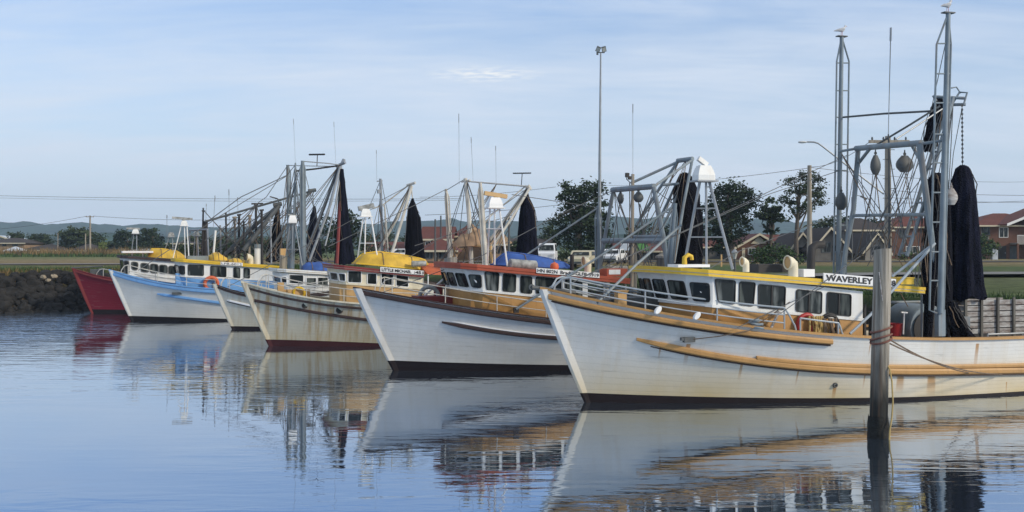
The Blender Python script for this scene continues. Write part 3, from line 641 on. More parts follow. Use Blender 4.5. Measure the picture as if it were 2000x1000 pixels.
def radar(B, box, y, legs, mat_leg, bar=None, boxcol=None, cross=(), w_=None, tilt=0, scan=None):
    """box = (x0,y0,x1,y1) px of the pedestal; legs list of (px0,py0,px1,py1,yfoot)"""
    c = B.loc((box[0] + box[2]) / 2, (box[1] + box[3]) / 2, y); a = B.loc(box[0], box[3], y); b = B.loc(box[2], box[1], y)
    wd = abs(b.x - a.x); h = b.z - a.z
    mb = MB(); hw = wd * .40
    prof = [(1.0, 0), (1.0, .35), (.82, .72), (.62, 1.0)]
    rings = []
    for k, t in prof:
        z = a.z + h * t; rings.append([Vector((c.x + sx * hw * k * 1.1, c.y + sy * hw * k * .8, z)) for sx, sy in ((-1, -1), (1, -1), (1, 1), (-1, 1))])
    mb.strip(rings)
    rt = mb.build('radar', boxcol or M['white'], B.root)
    if bar:
        p = B.loc(bar[0], bar[1], y); q = B.loc(bar[2], bar[3], y); L_ = (q - p).length
        m2 = MB(); d = (q - p).normalized(); up = Vector((0, 0, 1)); sd_ = d.cross(up).normalized(); up = sd_.cross(d)
        t = (scan or L_ * .09) * (.62 if B.O.y > 45 or B.O.y < 30 else 1.0)
        m2.hexa([p - sd_ * t - up * t, q - sd_ * t - up * t, q + sd_ * t - up * t, p + sd_ * t - up * t], [p - sd_ * t * .7 + up * t, q - sd_ * t * .7 + up * t, q + sd_ * t * .7 + up * t, p + sd_ * t * .7 + up * t])
        m2.tube([Vector((c.x, c.y, a.z + h * .9)), (p + q) / 2], L_ * .06, 8)
        m2.build('scanner_bar', M['canister'] if B.O.y > 40 else M['tanlight'] if B.O.y > 30 else M['white'], rt)
    lg = MB()
    for l in legs:
        p = B.loc(l[0], l[1], y); q = B.loc(l[2], l[3], l[4]); lg.tube([p, q], l[5] if len(l) > 5 else .03, 6)
    for cr in cross: lg.tube([B.loc(cr[0], cr[1], cr[2]), B.loc(cr[3], cr[4], cr[5])], .022, 6)
    m_ = wd * .55; lg.box((c.x, c.y, a.z - .02), (m_ * 2, m_ * 1.6, .04))
    lg.build('radar_stand', mat_leg, B.root)
    return rt

def tangle(B, tops, bots, n, seed, r=.012, mat=None):
    """running rigging: slack wires and ropes from blocks and spars down to the deck"""
    q = random.Random(seed)
    for i in range(n):
        a = q.choice(tops); b = q.choice(bots); p0 = B.loc(*a); p1 = B.loc(b[0] + q.uniform(-9, 9), b[1], b[2] + q.uniform(-.4, .4)); d = q.choice((0, .02, .05, .25)) ; L_ = (p1 - p0).length
        mb = MB(); mb.tube([p0.lerp(p1, k / 8) + Vector((-.25 * d * L_, 0, -d * L_)) * (4 * (k / 8) * (1 - k / 8)) for k in range(9)], r * q.uniform(.7, 1.2), 5)
        mb.build('stay', mat or (M['wire'] if i % 3 else M['rope']), B.root)
def whip(B, x0, y0, x1, y1, y, r=.009):
    p, q = B.loc(x0, y0, y), B.loc(x1, y1, y); mb = MB(); mb.tube([p, p.lerp(q, .12), p.lerp(q, .13), q], [r * 2, r * 2, r, r * .7], 5); mb.build('whip_antenna', M['steel'], B.root)

def net(name, label, B, prof, y, mat, seed=0, group='trawl nets hung up to dry', depth=.75):
    """prof: list of (px_left, px_right, py) from the top; world placed thing, folded cloth hanging free"""
    rnd = random.Random(seed); rings = []; n = 40
    ks = [(rnd.uniform(.03, .085), rnd.choice((3, 5, 7, 9)), rnd.uniform(0, 6)) for _ in range(4)]
    full = []
    for i in range(len(prof) - 1):
        for j in range(6):
            t = j / 6; full.append(tuple(prof[i][k] * (1 - t) + prof[i + 1][k] * t for k in range(3)))
    full.append(prof[-1])
    for i, (a, b, py) in enumerate(full):
        l = B.W @ B.loc(a, py, y); r = B.W @ B.loc(b, py, y); c = (l + r) / 2; hw = (r - l).length / 2; t = i / (len(full) - 1)
        ring = []
        for j in range(n):
            an = 2 * math.pi * j / n; f = 1
            for am, k, ph in ks: f += am * math.sin(k * an + ph + t * 2.0) * (.35 + t)
            f += .10 * mnoise.noise(Vector((math.cos(an) * 2, math.sin(an) * 2, t * 9 + seed)))
            ring.append(c + Vector((math.cos(an) * hw * f, math.sin(an) * hw * depth * f, .06 * mnoise.noise(Vector((an * 2, t * 3, seed))) * (1 if i < len(full) - 1 else 2.5))))
        rings.append(ring)
    mb = MB(); mb.strip(rings, smooth=True)
    base = sum(rings[-1], Vector()) / n
    o = mb.build(name, mat, loc=base); tag(o, label, 'fishing net', group)
    for k in range(7 if B.O.y < 40 else 4):
        a0 = rnd.randrange(n); st_ = MB(); pts = []
        i0 = rnd.randrange(0, max(1, len(rings) // 4)); i1 = rnd.randrange(len(rings) // 2, len(rings))
        for i in range(i0, i1, 2):
            c_ = sum(rings[i], Vector()) / n; v_ = rings[i][(a0 + i // 3) % n]; pts.append(c_ + (v_ - c_) * (1.02 + .42 * abs(mnoise.noise(Vector((i * .35, k, seed))))) - base)
        if len(pts) > 2: st_.tube(pts, .016, 5); st_.build('loose_line', M['rope'] if k == 1 else M['char'], o)
    return o

def cowl(B, px, pytop, pybot, y, sc=1.0):
    """white cowl vent: upright pipe that bends forward into a round mouth"""
    t = B.loc(px, pytop, y); b = B.loc(px, pybot, y); h = t.z - b.z; r = h * .27
    mb = MB(); pts = [Vector((b.x, y, b.z)), Vector((b.x, y, b.z + h * .45)), Vector((b.x - h * .04, y, b.z + h * .62)), Vector((b.x - h * .16, y, b.z + h * .70)), Vector((b.x - h * .30, y, b.z + h * .72))]
    mb.tube(pts, [r * .85, r * .85, r * 1.0, r * 1.08, r * 1.15], 18, cap=False)
    o = mb.build('cowl_vent', M['creamp'], B.root)
    m2 = MB(); e = pts[-1]; m2.lathe([(r * 1.05, 0), (r * 1.05, .01)], 18, (e.x + .03, e.y, e.z), Matrix.Rotation(R(-90), 4, 'Y')); m2.build('cowl_mouth', M['tanlight'], o)
    m3 = MB(); m3.torus((e.x, e.y, e.z), r * 1.15, .02, (1, 0, 0), 20, 6); m3.build('cowl_lip', M['creamp'], o)

def ladder_mast(B, name, mat, top, bot, y, pr, rod_l, rod_r, shoulder, rungs, botpx=None):
    """outrigger arm stowed upright: main pipe with a slim rod each side and rungs"""
    mb = MB(); P = B.loc(*top, y); Q = B.loc(*bot, y); mb.tube([P, Q], [pr * .75, pr], 10)
    o = mb.build(name, mat, B.root)
    m2 = MB()
    def pt(off, py):
        t = (py - top[1]) / (bot[1] - top[1]); return B.loc(top[0] + (bot[0] - top[0]) * t + off, py, y)
    r = pr * .32
    for off in (rod_l, rod_r):
        m2.tube([P, pt(off, shoulder), pt(off, bot[1] - 6), pt(off * .3, bot[1])], r, 6)
    for py in rungs: m2.tube([pt(rod_l, py), pt(rod_r, py)], r * .8, 6)
    m2.build('truss_rod', mat, o)
    return o

def block(B, px, py0, py1, y, mat, parent, wide=.5):
    a = B.loc(px, py0, y); b = B.loc(px, py1, y); h = a.z - b.z; mb = MB()
    pr = [(.02, 1.0), (.10 * wide, .95), (.34 * wide, .72), (.42 * wide, .45), (.30 * wide, .18), (.05, .0)]
    rings = []
    for k in range(9):
        t = k / 8; w_ = math.sin(math.pi * min(max(t, .05), .95)) ** .45
        z = b.z + h * t; hw = h * .27 * wide * 2 * w_ * (.85 + .3 * (1 - t)); rings.append([Vector((b.x + math.cos(u) * hw, y + math.sin(u) * hw * .6, z)) for u in [2 * math.pi * j / 12 for j in range(12)]])
    mb.strip(rings, smooth=True); mb.tube([Vector((b.x, y, b.z + h)), Vector((b.x, y, b.z + h * 1.35))], .018, 6)
    mb.torus((b.x, y, b.z + h * 1.1), .04, .014, (0, 1, 0), 10, 5)
    mb.build('pulley_block', mat, parent)

def dinghy(name, label, B, q, y, beam, mat, tmat=None, seed=0, lump=.0, keel=True):
    """upturned boat / covered boat on a roof. q: px (left, right, base_y_left, base_y_right, [(t, top_py)...])"""
    a = B.W @ B.loc(q[0], q[2], y); b = B.W @ B.loc(q[1], q[3], y); ax = b - a
    sd_ = Vector((-ax.y, ax.x, 0)).normalized(); n = 18; rings = []; tops = q[4]
    for i in range(n + 1):
        t = i / n; px = q[0] + (q[1] - q[0]) * t; pb = q[2] + (q[3] - q[2]) * t
        tp = np.interp(t, [k[0] for k in tops], [k[1] for k in tops])
        base = a + ax * t; top = B.W @ B.loc(px, tp, y); h = max(top.z - base.z, .05)
        hw = beam / 2 * (math.sin(math.pi * min(max(t * .86 + .10, .04), 1.0)) ** .55 if t < .98 else .45)
        ring = []
        for j in range(13):
            u = -1 + 2 * j / 12; zz = (min(1, (1 - abs(u)) * 2.8) ** .8 * (.90 + .10 * (1 - abs(u))) if keel else 1 - abs(u) ** 2.6); e = 1 + lump * mnoise.noise(Vector((t * 5, u * 2.2, seed)))
            ring.append(base + sd_ * (u * hw) + Vector((0, 0, h * zz * e)))
        rings.append(ring)
    mb = MB(); mb.strip(rings, smooth=True, caps=True)
    c = sum((r[0] + r[-1] for r in rings), Vector()) / (2 * len(rings))
    def lash(par):
        for i in ((4, 9, 14) if not keel else (6, 13)):
            k_ = MB(); k_.tube([(p - base_) * 1.015 + base_ - c for base_ in [(rings[i][0] + rings[i][-1]) / 2] for p in rings[i]], .018, 5); k_.build('lashing', M['rope'], par)
    if keel:
        e = empty(name, c); e['label'] = label; e['category'] = 'dinghy'
        mb.v = [v - c for v in mb.v]; mb.build('dinghy_hull', mat, e)
        k = MB(); k.tube([r[6] + Vector((0, 0, .015)) - c for r in rings], .03, 6); k.build('keel', tmat or mat, e)
        for sgn in (0, 12):
            k = MB(); k.tube([r[sgn] + Vector((0, 0, .02)) - c for r in rings], .035, 6); k.build('gunwale', tmat or mat, e)
        lash(e)
        return e, a, ax, sd_, c
    o = mb.build(name, mat, loc=c); tag(o, label, 'cover'); lash(o); return o, a, ax, sd_, c

# ================================================================== large white trawler in front (name board WAVERLEY)
W = Boat('fishing_boat', 'big white trawler nearest the camera with tan rails, yellow roof edge and a WAVERLEY board', 1145, 786, 18, 16.5, 4.9, 1.25)
W.sheer([(1056, 566), (1136, 581), (1232, 600), (1296, 614), (1360, 627), (1424, 636), (1488, 643), (1539, 647), (1622, 656), (1699, 660), (1745, 662), (1850, 664), (2000, 662)], [(16.0, 1.62)])
RU = []
for px, py, w_, l_ in ((1630, 757, .05, .34), (1909, 671, .07, .62), (1966, 746, .03, .3), (1820, 735, .16, .5), (1760, 735, .12, .4), (1450, 706, .03, .45), (1345, 672, .05, .5), (1290, 677, .02, .3), (1560, 722, .025, .4), (1690, 728, .03, .4), (1700, 672, .02, .3)):
    W.zb = None; p = W.onhull(px, py); RU.append((p.x, p.z, w_, l_))
W.hull(hull_mat('white_planks_trawler', (.74, .725, .68), (.011, .005, .005), streak=.24, low=.70, stain=(.50, .36, .16), rust=RU), [(1142, 767), (1296, 773), (1539, 778), (1605, 777), (1699, 777), (1815, 774), (2000, 764)], stemw=.20)
xs_ = W.onhull(1624, 662).x
W.cap(M['tan'], 16.2, wid=.18, th=.06, out_=.07)
W.band('rub_rail', M['tan'], lambda x: W.zs(x) - .15, -1.1, xs_, .11, .14, taper=False)
W.band('rail_groove', M['brown'], lambda x: W.zs(x) - .245, -1.05, xs_ - .02, .07, .05, taper=False)
zf, a, b = W.fit([(1243, 662), (1296, 675), (1360, 688), (1424, 700), (1488, 708), (1539, 713), (1605, 719), (1699, 724), (1850, 726), (2000, 723)], 3)
W.band('rub_strake', M['tan'], zf, a, 16, .12, .16)
W.band('strake_edge', M['brown'], lambda x: zf(x) - .10, a + .35, 16, .09, .05)
zf2, a2, b2 = W.fit([(1476, 699), (1539, 706), (1605, 711), (1699, 715), (1850, 716), (2000, 713)], 3)
W.band('upper_strake', M['tan'], zf2, a2, 16, .085, .11, taper=False)
zm = W.lin([(1298, 588), (1685, 624)], -1.75); zt = W.lin([(1290, 531), (1685, 573)], -1.75)
G = M['glassc']
W.cabin(1.75, (1392, 590), (1685, 620), zm, zt, 1.25, nf=4, bulge=.30, corner=.42, lean=.20, wins=[
    ((1397, 546), (1435, 549), (1434, 593), (1403, 589), M['glassc']),
    ((1445, 551), (1474, 553), (1470, 597), (1444, 594)),
    ((1482, 556), (1533, 561), (1531, 604), (1482, 600), M['glassc'], 1),
    ((1556, 566), (1604, 571), (1603, 612), (1555, 607), M['glassc'], 1),
    ((1616, 571), (1661, 576), (1660, 617), (1615, 612), M['glass'], 1)], fw=.022, rnd=.055)
zr, xa = W.roof([(1268, 519), (1808, 563)], (1806, 570), .16, .15, M['yellow'], topmat=M['white'], lean=.2)
# awning posts and the dark shelter aft of the wheelhouse
mb = MB()
for px in (1800,): mb.tube([W.loc(px, 575, -1.7), Vector((W.loc(px, 575, -1.7).x, -1.7, 1.2))], .03, 8)
mb.tube([W.loc(1800, 575, 1.7), Vector((W.loc(1800, 575, 1.7).x, 1.7, 1.2))], .03, 8)
mb.build('awning_post', M['steel'], W.root)
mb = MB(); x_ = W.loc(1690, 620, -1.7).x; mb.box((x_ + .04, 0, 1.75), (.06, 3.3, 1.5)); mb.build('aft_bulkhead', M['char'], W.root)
mb = MB(); mb.box((x_ + .08, -.5, 1.85), (.05, .75, 1.6)); mb.build('door', M['dsteel'], W.root)
x2_ = W.loc(1800, 575, -1.7).x; mb = MB(); mb.box(((x_ + x2_) / 2, 1.66, 1.75), (x2_ - x_, .05, 1.55)); mb.build('shelter_shade_sheet', M['char'], W.root)  # charcoal sheet added to stand for the shaded interior under the awning
mb = MB(); mb.box(((x_ + x2_) / 2 + .1, .9, 1.5), (1.3, .8, .7)); mb.build('engine_box', M['dsteel'], W.root)
W.board([('WAVERLEY', 0, .70), ('LFB', .70, .80), ('638', .82, 1.0)], [(1609, 533), (1750, 545), (1750, 562), (1609, 551)], -1.98, bold=.03)
mb = MB(); p = W.loc(1760, 549, -1.7); mb.box(p, (.42, .5, .16)); mb.box(p + Vector((0, 0, .09)), (.46, .54, .03)); mb.build('roof_locker', M['yellow'], W.root)
W.rails(M['rail'], -.55, W.loc(1530, 600, -2.1).x, .48, .60, r=.024, step=1.45, mids=(.36, .70), endx=W.loc(1556, 640, -2.2).x)
W.rails(M['rail'], W.loc(1556, 640, -2.2).x + .1, W.loc(1632, 640, -2.2).x, .38, .34, r=.024, step=1.3, mids=(), front=False, endx=W.loc(1642, 640, -2.2).x, name='side_rail')
W.rails(M['steel'], W.loc(1930, 650, -2.2).x, 15.8, .12, .12, r=.025, step=1.2, mids=(), inset=.25, front=False, name='stern_rail')
# foredeck fittings
mb = MB(); p = W.loc(1212, 592, -.55); mb.box(p + Vector((0, 0, -.0)), (.24, .24, .5)); mb.hexa([p + Vector((sx * .12, sy * .12, .25)) for sx, sy in ((-1, -1), (1, -1), (1, 1), (-1, 1))], [p + Vector((sx * .17, sy * .17, .33)) for sx, sy in ((-1, -1), (1, -1), (1, 1), (-1, 1))]); mb.build('mooring_bitt', M['tanlight'], W.root)
for px, py in ((1284, 606), (1360, 617)):
    p = W.loc(px, py, -W.half(W.loc(px, py, -1.6).x, 2.6) - .02); mb = MB(); ring = []
    for rr, dy in ((1, 0), (1, -.05), (.8, -.07)):
        ring.append([p + Vector((math.cos(t) * .085 * rr + .05 * math.sin(t), dy, math.sin(t) * .10 * rr)) for t in [2 * math.pi * j / 18 for j in range(18)]])
    mb.strip(ring, smooth=True); mb.build('fairlead', M['white2'], W.root)
mb = MB(); mb.tube([Vector((-1.5, 0, W.zs(-1.2) + .06)), Vector((-.3, 0, W.zs(-.3) + .12))], .06, 8); mb.torus((-1.5, 0, W.zs(-1.2) + .06), .06, .025, (0, 1, 0), 12, 6); mb.build('anchor_roller', M['dsteel'], W.root)
mb = MB(); mb.box((1.6, .3, 2.35), (1.2, .9, .7)); mb.lathe([(.22, 0), (.22, .5), (.30, .5), (.30, .56)], 14, (.6, .35, 2.1)); mb.build('anchor_winch', M['dsteel'], W.root)
# roof fittings
p = W.loc(1337, 519, -1.2); q = W.loc(1343, 503, -1.2)
mb = MB(); mb.tube([p, Vector((p.x, p.y, q.z)), Vector((p.x + .10, p.y, q.z + .07)), Vector((p.x + .20, p.y, q.z + .03)), Vector((p.x + .21, p.y, q.z - .06))], [.07, .06, .055, .05, .05], 10); mb.build('gooseneck_vent', M['yellow'], W.root)
mb = MB(); a_ = W.loc(1345, 519, -1.0); mb.box(a_, (.9, .6, .07)); mb.build('roof_hatch', M['white2'], W.root)
cowl(W, 1457, 503, 531, -1.35); cowl(W, 1549, 501, 543, -1.45)
mb = MB(); a_ = W.loc(1504, 526, -.9); mb.box(a_ + Vector((0, 0, .03)), (1.0, .5, .22)); mb.build('vent_box', M['char'], W.root)
mb = MB(); a_ = W.loc(1572, 533, -1.2); mb.box(a_, (.34, .4, .20)); mb.build('light_box', M['white2'], W.root)
mb = MB(); P = [W.loc(1584, 542, -.6), W.loc(1584, 500, -.6), W.loc(1586, 484, -.6), W.loc(1594, 478, -.6), W.loc(1608, 478, -.6)]; mb.tube(P, .11, 14); mb.build('exhaust_stack', M['char'], W.root)
mb = MB(); mb.tube([W.loc(1409, 521, -.8), W.loc(1409, 497, -.8)], .02, 6); mb.build('stub_mast', M['tanlight'], W.root)
radar(W, (1356, 324, 1393, 352), 0.0, [(1367, 354, 1337, 515, .45, .04), (1379, 354, 1380, 520, -.35, .032), (1385, 354, 1431, 526, -.55, .04)], M['steel'], bar=(1364, 309, 1381, 322), cross=[(1358, 407, .15, 1398, 407, -.18), (1347, 463, .3, 1414, 463, -.37)], scan=.10)
# gantry and outriggers
GY = 1.85
g = MB()
TLg, TRg = (1672, 290, GY), (1800, 279, -GY)
A_, B_ = W.loc(*TLg), W.loc(*TRg)
gx = (A_.x + B_.x) / 2
g.tube([A_, B_], .085, 10)
W.tube('', None, [(1676, 292, GY), (1667, 410, GY), (1652, 487, GY), (1645, 545, GY)], .075, mb=g)
W.tube('', None, [(1796, 281, -GY), (1812, 408, -GY), (1821, 480, -GY), (1826, 560, -GY)], .085, mb=g)
W.tube('', None, [(1667, 421, GY), (1812, 419, -GY)], .05, mb=g)
W.tube('', None, [(1638, 296, 2.4), (1674, 290, GY)], .04, mb=g)
W.tube('', None, [(1798, 281, -GY), (1844, 274, -2.3)], .04, mb=g)
W.tube('', None, [(1676, 320, GY), (1700, 289, .9)], .05, mb=g); W.tube('', None, [(1800, 318, -GY), (1780, 281, -1.1)], .05, mb=g)
gan = g.build('gantry', M['bluegrey'], W.root)
block(W, 1710, 303, 341, .9, M['dsteel'], gan, .55); block(W, 1767, 304, 336, -.8, M['dsteel'], gan, 1.1)
ladder_mast(W, 'outrigger', M['bluegrey'], (1644, 72), (1637, 545), 2.45, .085, -9, 15, 120, [123, 177, 229, 282, 333, 386, 440, 492])
o_ = ladder_mast(W, 'outrigger', M['bluegrey'], (1852, 26), (1836, 612), -2.40, .085, -21, 7, 87, [85, 144, 201, 262, 318, 376, 434, 492, 548])
for (px, py, y) in ((1644, 71, 2.45), (1852, 25, -2.4)):
    mb = MB(); p = W.loc(px, py, y); mb.box(p, (.34, .16, .03)); mb.build('mast_plate', M['dsteel'], W.root)
mb = MB(); p = W.loc(1836, 612, -2.3); mb.box(p + Vector((0, 0, -.25)), (.22, .16, .7)); mb.torus(p, .10, .04, (0, 1, 0), 12, 6); mb.build('outrigger_hinge', M['bluegrey'], W.root)
W.tube('spreader', M['dsteel'], [(1647, 229, 2.4), (1726, 222, .6), (1819, 217, -1.2)], .03)
W.tube('spreader', M['dsteel'], [(1700, 290, 1.2), (1775, 245, .3), (1836, 207, 0)], .03)
W.tube('spreader', M['steel'], [(1750, 272, -.4), (1790, 246, -.2), (1840, 213, 0)], .025)
bm = MB()
for off, y in ((-6, .35), (9, -.35)):
    W.tube('', None, [(1762 + off, 500, y), (1800 + off, 385, y * .8), (1836 + off * .7, 262, y * .5), (1862, 190, 0)], .055, mb=bm)
for i in range(9):
    t = i / 8; px = 1764 + (1846 - 1764) * t; py = 495 - 265 * t; W.tube('', None, [(px - 5, py, .33), (px + 9, py, -.33)], .03, mb=bm)
W.tube('', None, [(1828, 189, .3), (1885, 192, -.2)], .045, mb=bm); W.tube('', None, [(1835, 205, .3), (1886, 204, -.2)], .045, mb=bm); W.tube('', None, [(1822, 187, .2), (1829, 197, .2)], .03, mb=bm)
W.tube('', None, [(1862, 200, 0), (1874, 180, 0), (1889, 181, -.2), (1882, 205, -.2)], .03, mb=bm); W.tube('', None, [(1858, 172, 0), (1868, 170, 0), (1876, 182, 0)], .02, mb=bm)
bm.build('boom', M['bluegrey'], W.root)
whip(W, 1740, 54, 1735, 262, .2, .016)
mb = MB(); mb.tube([W.loc(1735, 262, .2), W.loc(1737, 300, .2), W.loc(1737, 545, .2)], [.02, .035, .04], 8); mb.build('antenna_mast', M['dsteel'], W.root)
for pts in ([(1640, 333, 2.4), (1500, 380, 1.2), (1180, 522, .1), (1110, 556, 0)], [(1655, 303, 2.0), (1385, 429, .9), (1128, 545, 0)], [(1650, 415, 2), (1440, 492, -.8), (1385, 525, -1.0)],
            [(1676, 291, 1.8), (1640, 500, 1.8)], [(1800, 290, -1.4), (1763, 420, -1.4), (1745, 500, -1.4)], [(1790, 290, -1), (1735, 425, -1), (1700, 500, -1)], [(1812, 225, -.6), (1757, 430, -.6), (1735, 520, -.6)],
            [(1830, 240, -.4), (1775, 420, -.4)], [(1705, 340, .9), (1690, 500, .9)], [(1713, 340, .9), (1700, 505, .9)], [(1770, 336, -.8), (1795, 480, -.8)], [(1762, 336, -.8), (1700, 470, .5)], [(1840, 220, 0), (1758, 500, -1)],
            [(1880, 205, -.2), (1862, 300, 0), (1845, 480, -.4)], [(1852, 60, -2.4), (1818, 218, -1.2)], [(1610, 560, -1.9), (1440, 640, -2.2)], [(1680, 500, -1.9), (1525, 612, -2.2)]):
    W.stay(pts, .011)
for pts in ([(1743, 540, -1.75), (1816, 482, -1.9)], [(1660, 652, -2.1), (1703, 612, -2.1), (1826, 475, -2.0)]): W.tube('brace_rod', M['rail'], pts, .038)
W.tube('derrick', M['bluegrey'], [(1166, 592, -.7), (1245, 515, -.2), (1330, 440, .5)], .036)
# hooks and chain
ch = MB(); p0 = W.loc(1879, 206, -.2); p1 = W.loc(1880, 324, -.2)
for i in range(15):
    t = i / 14; p = p0.lerp(p1, t); ch.torus(p, .034, .011, (1, 0, 0) if i % 2 else (0, 1, 0), 8, 5)
ch.tube([p0, p1], .012, 5); ch.build('lifting_chain', M['dsteel'], W.root)
block(W, 1643, 376, 410, 2.2, M['dsteel'], W.root, .7)
block(W, 1858, 368, 400, -1.9, M['oldwood'], W.root, .8)
# aft deck gear
d = MB(); c = W.loc(1795, 640, -.7); 
ringp = [(.62, -.55), (.66, -.5), (.66, .55), (.62, .6)]
d.lathe(ringp, 22, (c.x, c.y + .2, c.z + .02), Matrix.Rotation(R(90), 4, 'X') @ Matrix.Rotation(R(0), 4, 'Z')); dr = d.build('net_drum', M['bluegrey'], W.root)
d = MB(); d.lathe([(.50, 0), (.50, .02)], 22, (c.x - .05, c.y - .44, c.z + .0), Matrix.Rotation(R(90), 4, 'X')); d.build('drum_mouth', M['char'], dr)
d = MB(); b0 = W.loc(1838, 640, -.2); d.box(b0, (1.0, 1.2, .7)); d.build('deck_box', M['bluegrey'], W.root)
d = MB(); b0 = W.loc(1770, 622, .8); d.box(b0 + Vector((.2, 0, -.2)), (2.4, .9, .8)); d.build('sorting_tray', M['grender'], W.root)
d = MB(); b0 = W.loc(1790, 590, 1.5); d.tube([b0 + Vector((-1.4, 0, 0)), b0 + Vector((1.5, 0, 0))], .05, 8); d.tube([b0 + Vector((.55, 0, .5)), b0 + Vector((.55, 0, -1))], .06, 8); d.tube([b0 + Vector((-1.4, 0, .2)), b0 + Vector((-1.4, 0, -1))], .05, 8); d.build('deck_frame', M['bluegrey'], W.root)
tangle(W, [(1676, 292, 1.7), (1710, 340, .9), (1767, 334, -.8), (1790, 282, -1.5), (1735, 286, 0), (1840, 215, 0), (1862, 195, 0), (1830, 250, .2), (1644, 300, 2.4), (1848, 280, -2.3), (1800, 385, .2)],
       [(1665, 510, 1.5), (1690, 520, .8), (1720, 530, 0), (1750, 530, -.5), (1790, 560, -1.0), (1820, 600, -1.6), (1840, 640, -1.2), (1775, 480, 0)], 26, 3, .013)
# loose things aboard the front trawler
def wpt(B, px, py, y): return B.W @ B.loc(px, py, y)
net('trawl_net', 'tall dark blue net hanging from a chain at the stern of the front trawler', W,
    [(1877, 1883, 323), (1869, 1890, 330), (1863, 1897, 352), (1860, 1901, 390), (1857, 1905, 440), (1853, 1908, 500), (1851, 1913, 560), (1849, 1916, 582)], -.2, M['net'], 3)
net('trawl_net', 'narrow black net bundled up against the boom behind the tall port outrigger', W,
    [(1831, 1839, 192), (1824, 1846, 205), (1815, 1836, 245), (1806, 1828, 285), (1804, 1822, 294)], .35, M['net2'], 5)
net('trawl_net', 'black net hanging low between the boom and the tall port outrigger', W,
    [(1826, 1836, 338), (1816, 1848, 352), (1812, 1852, 420), (1808, 1853, 500), (1806, 1853, 600), (1804, 1850, 660)], -.6, M['net2'], 9)
def net_strip(name, label, B, prof, y, mat, seed):
    return net(name, label, B, prof, y, mat, seed, depth=.5)
net_strip('trawl_net', 'black twisted net rope bundle dropping to the rail right of the awning', W, [(1826, 1834, 440), (1820, 1834, 520), (1808, 1824, 580), (1805, 1819, 662)], -1.9, M['net2'], 12)
net_strip('trawl_net', 'black net heap spilling down in front of the peeling crate', W, [(1852, 1868, 590), (1853, 1876, 612), (1858, 1886, 640), (1866, 1905, 664)], -1.3, M['net2'], 15)
# crate
cr = empty('slatted_crate', wpt(W, 1930, 662, -.55), W.th, 'large slatted crate of peeling white planks on the stern of the front trawler', 'crate')
p0 = W.loc(1886, 660, -.55); p1 = W.loc(2012, 660, -.55); top = W.loc(1886, 586, -.55).z; off = W.loc(1930, 662, -.55)
def C_(x, y, z): return Vector((x, y, z)) - Vector((off.x, off.y, off.z))
hgt = top - p0.z; nb = 6
mb = MB()
for i in range(nb):
    z = p0.z + .10 + (hgt - .10) * (i + .5) / nb; mb.box(C_((p0.x + p1.x) / 2, -.52 + .006 * (i % 2), z), (p1.x - p0.x, .04, hgt / nb * .76))
mb.build('plank_side', M['oldwood'], cr)
mb = MB()
for i in range(nb):
    z = p0.z + .10 + (hgt - .10) * (i + .5) / nb; mb.box(C_(p0.x - .01, .0, z), (.04, 1.0, hgt / nb * .76)); mb.box(C_((p0.x + p1.x) / 2, .52, z), (p1.x - p0.x, .04, hgt / nb * .76))
mb.build('plank_side', M['oldwood'], cr)
for px in (1885, 1916, 1948, 1979, 2010):
    mb = MB(); x = W.loc(px, 620, -.55).x; mb.box(C_(x, -.57, p0.z + hgt / 2 + .02), (.075, .06, hgt + .06)); mb.build('batten', M['piled'], cr)
mb = MB(); mb.box(C_((p0.x + p1.x) / 2, -.50, p0.z + .03), (p1.x - p0.x, .12, .14)); mb.build('base_beam', M['char'], cr)
mb = MB(); mb.box(C_((p0.x + p1.x) / 2, -.485, p0.z + hgt / 2), (p1.x - p0.x - .05, .012, hgt - .1)); mb.build('slat_gap_shade', M['char'], cr)  # charcoal sheet added behind the planks, paints the shade in their gaps
# life ring, rope coils, buoy heap
def on(B, name, label, cat, mb, mat, group=None):
    mb.v = [B.W @ v for v in mb.v]; c = sum(mb.v, Vector()) / len(mb.v); o = mb.build(name, mat, loc=c); return tag(o, label, cat, group)
mb = MB(); c = W.loc(1574, 633, -1.83); mb.torus(c, .25, .055, (0, 1, .15), 24, 8); on(W, 'life_ring', 'red life ring leaning on the tan cabin side beside a rope coil', 'life ring', mb, M['redp'])
mb = MB(); c = W.loc(1618, 633, -1.9); mb.torus(c, .27, .04, (0, 1, .2), 24, 8); mb.torus(c + Vector((.03, -.05, -.02)), .24, .035, (.1, 1, .1), 24, 8); on(W, 'hose_coil', 'black hose coiled upright on the side rail by the cabin', 'hose', mb, M['black'])
mb = MB()
rr = random.Random(2)
for k in range(9):
    c = W.loc(1592 + rr.uniform(-12, 14), 628, -2.02 + rr.uniform(-.05, .05)); mb.tube([c + Vector((rr.uniform(-.05, .05), 0, .14)), c + Vector((rr.uniform(-.06, .06), -.05, -.1)), c + Vector((rr.uniform(-.1, .1), -.03, -.33))], .026, 6)
on(W, 'rope_hank', 'tan and green rope hank hung over the side rail', 'rope', mb, M['rope2'])
mb = MB()
for k in range(7):
    c = W.loc(1618 + rr.uniform(-14, 16), 632, -2.06 + rr.uniform(-.05, .05)); mb.tube([c + Vector((rr.uniform(-.05, .05), 0, .14)), c + Vector((rr.uniform(-.06, .06), -.05, -.1)), c + Vector((rr.uniform(-.1, .1), -.03, -.36))], .026, 6)
on(W, 'rope_hank', 'brown rope hank hung over the rail in front of the black hose coil', 'rope', mb, M['rope'])
mb = MB(); c = W.loc(1476, 633, -2.0)
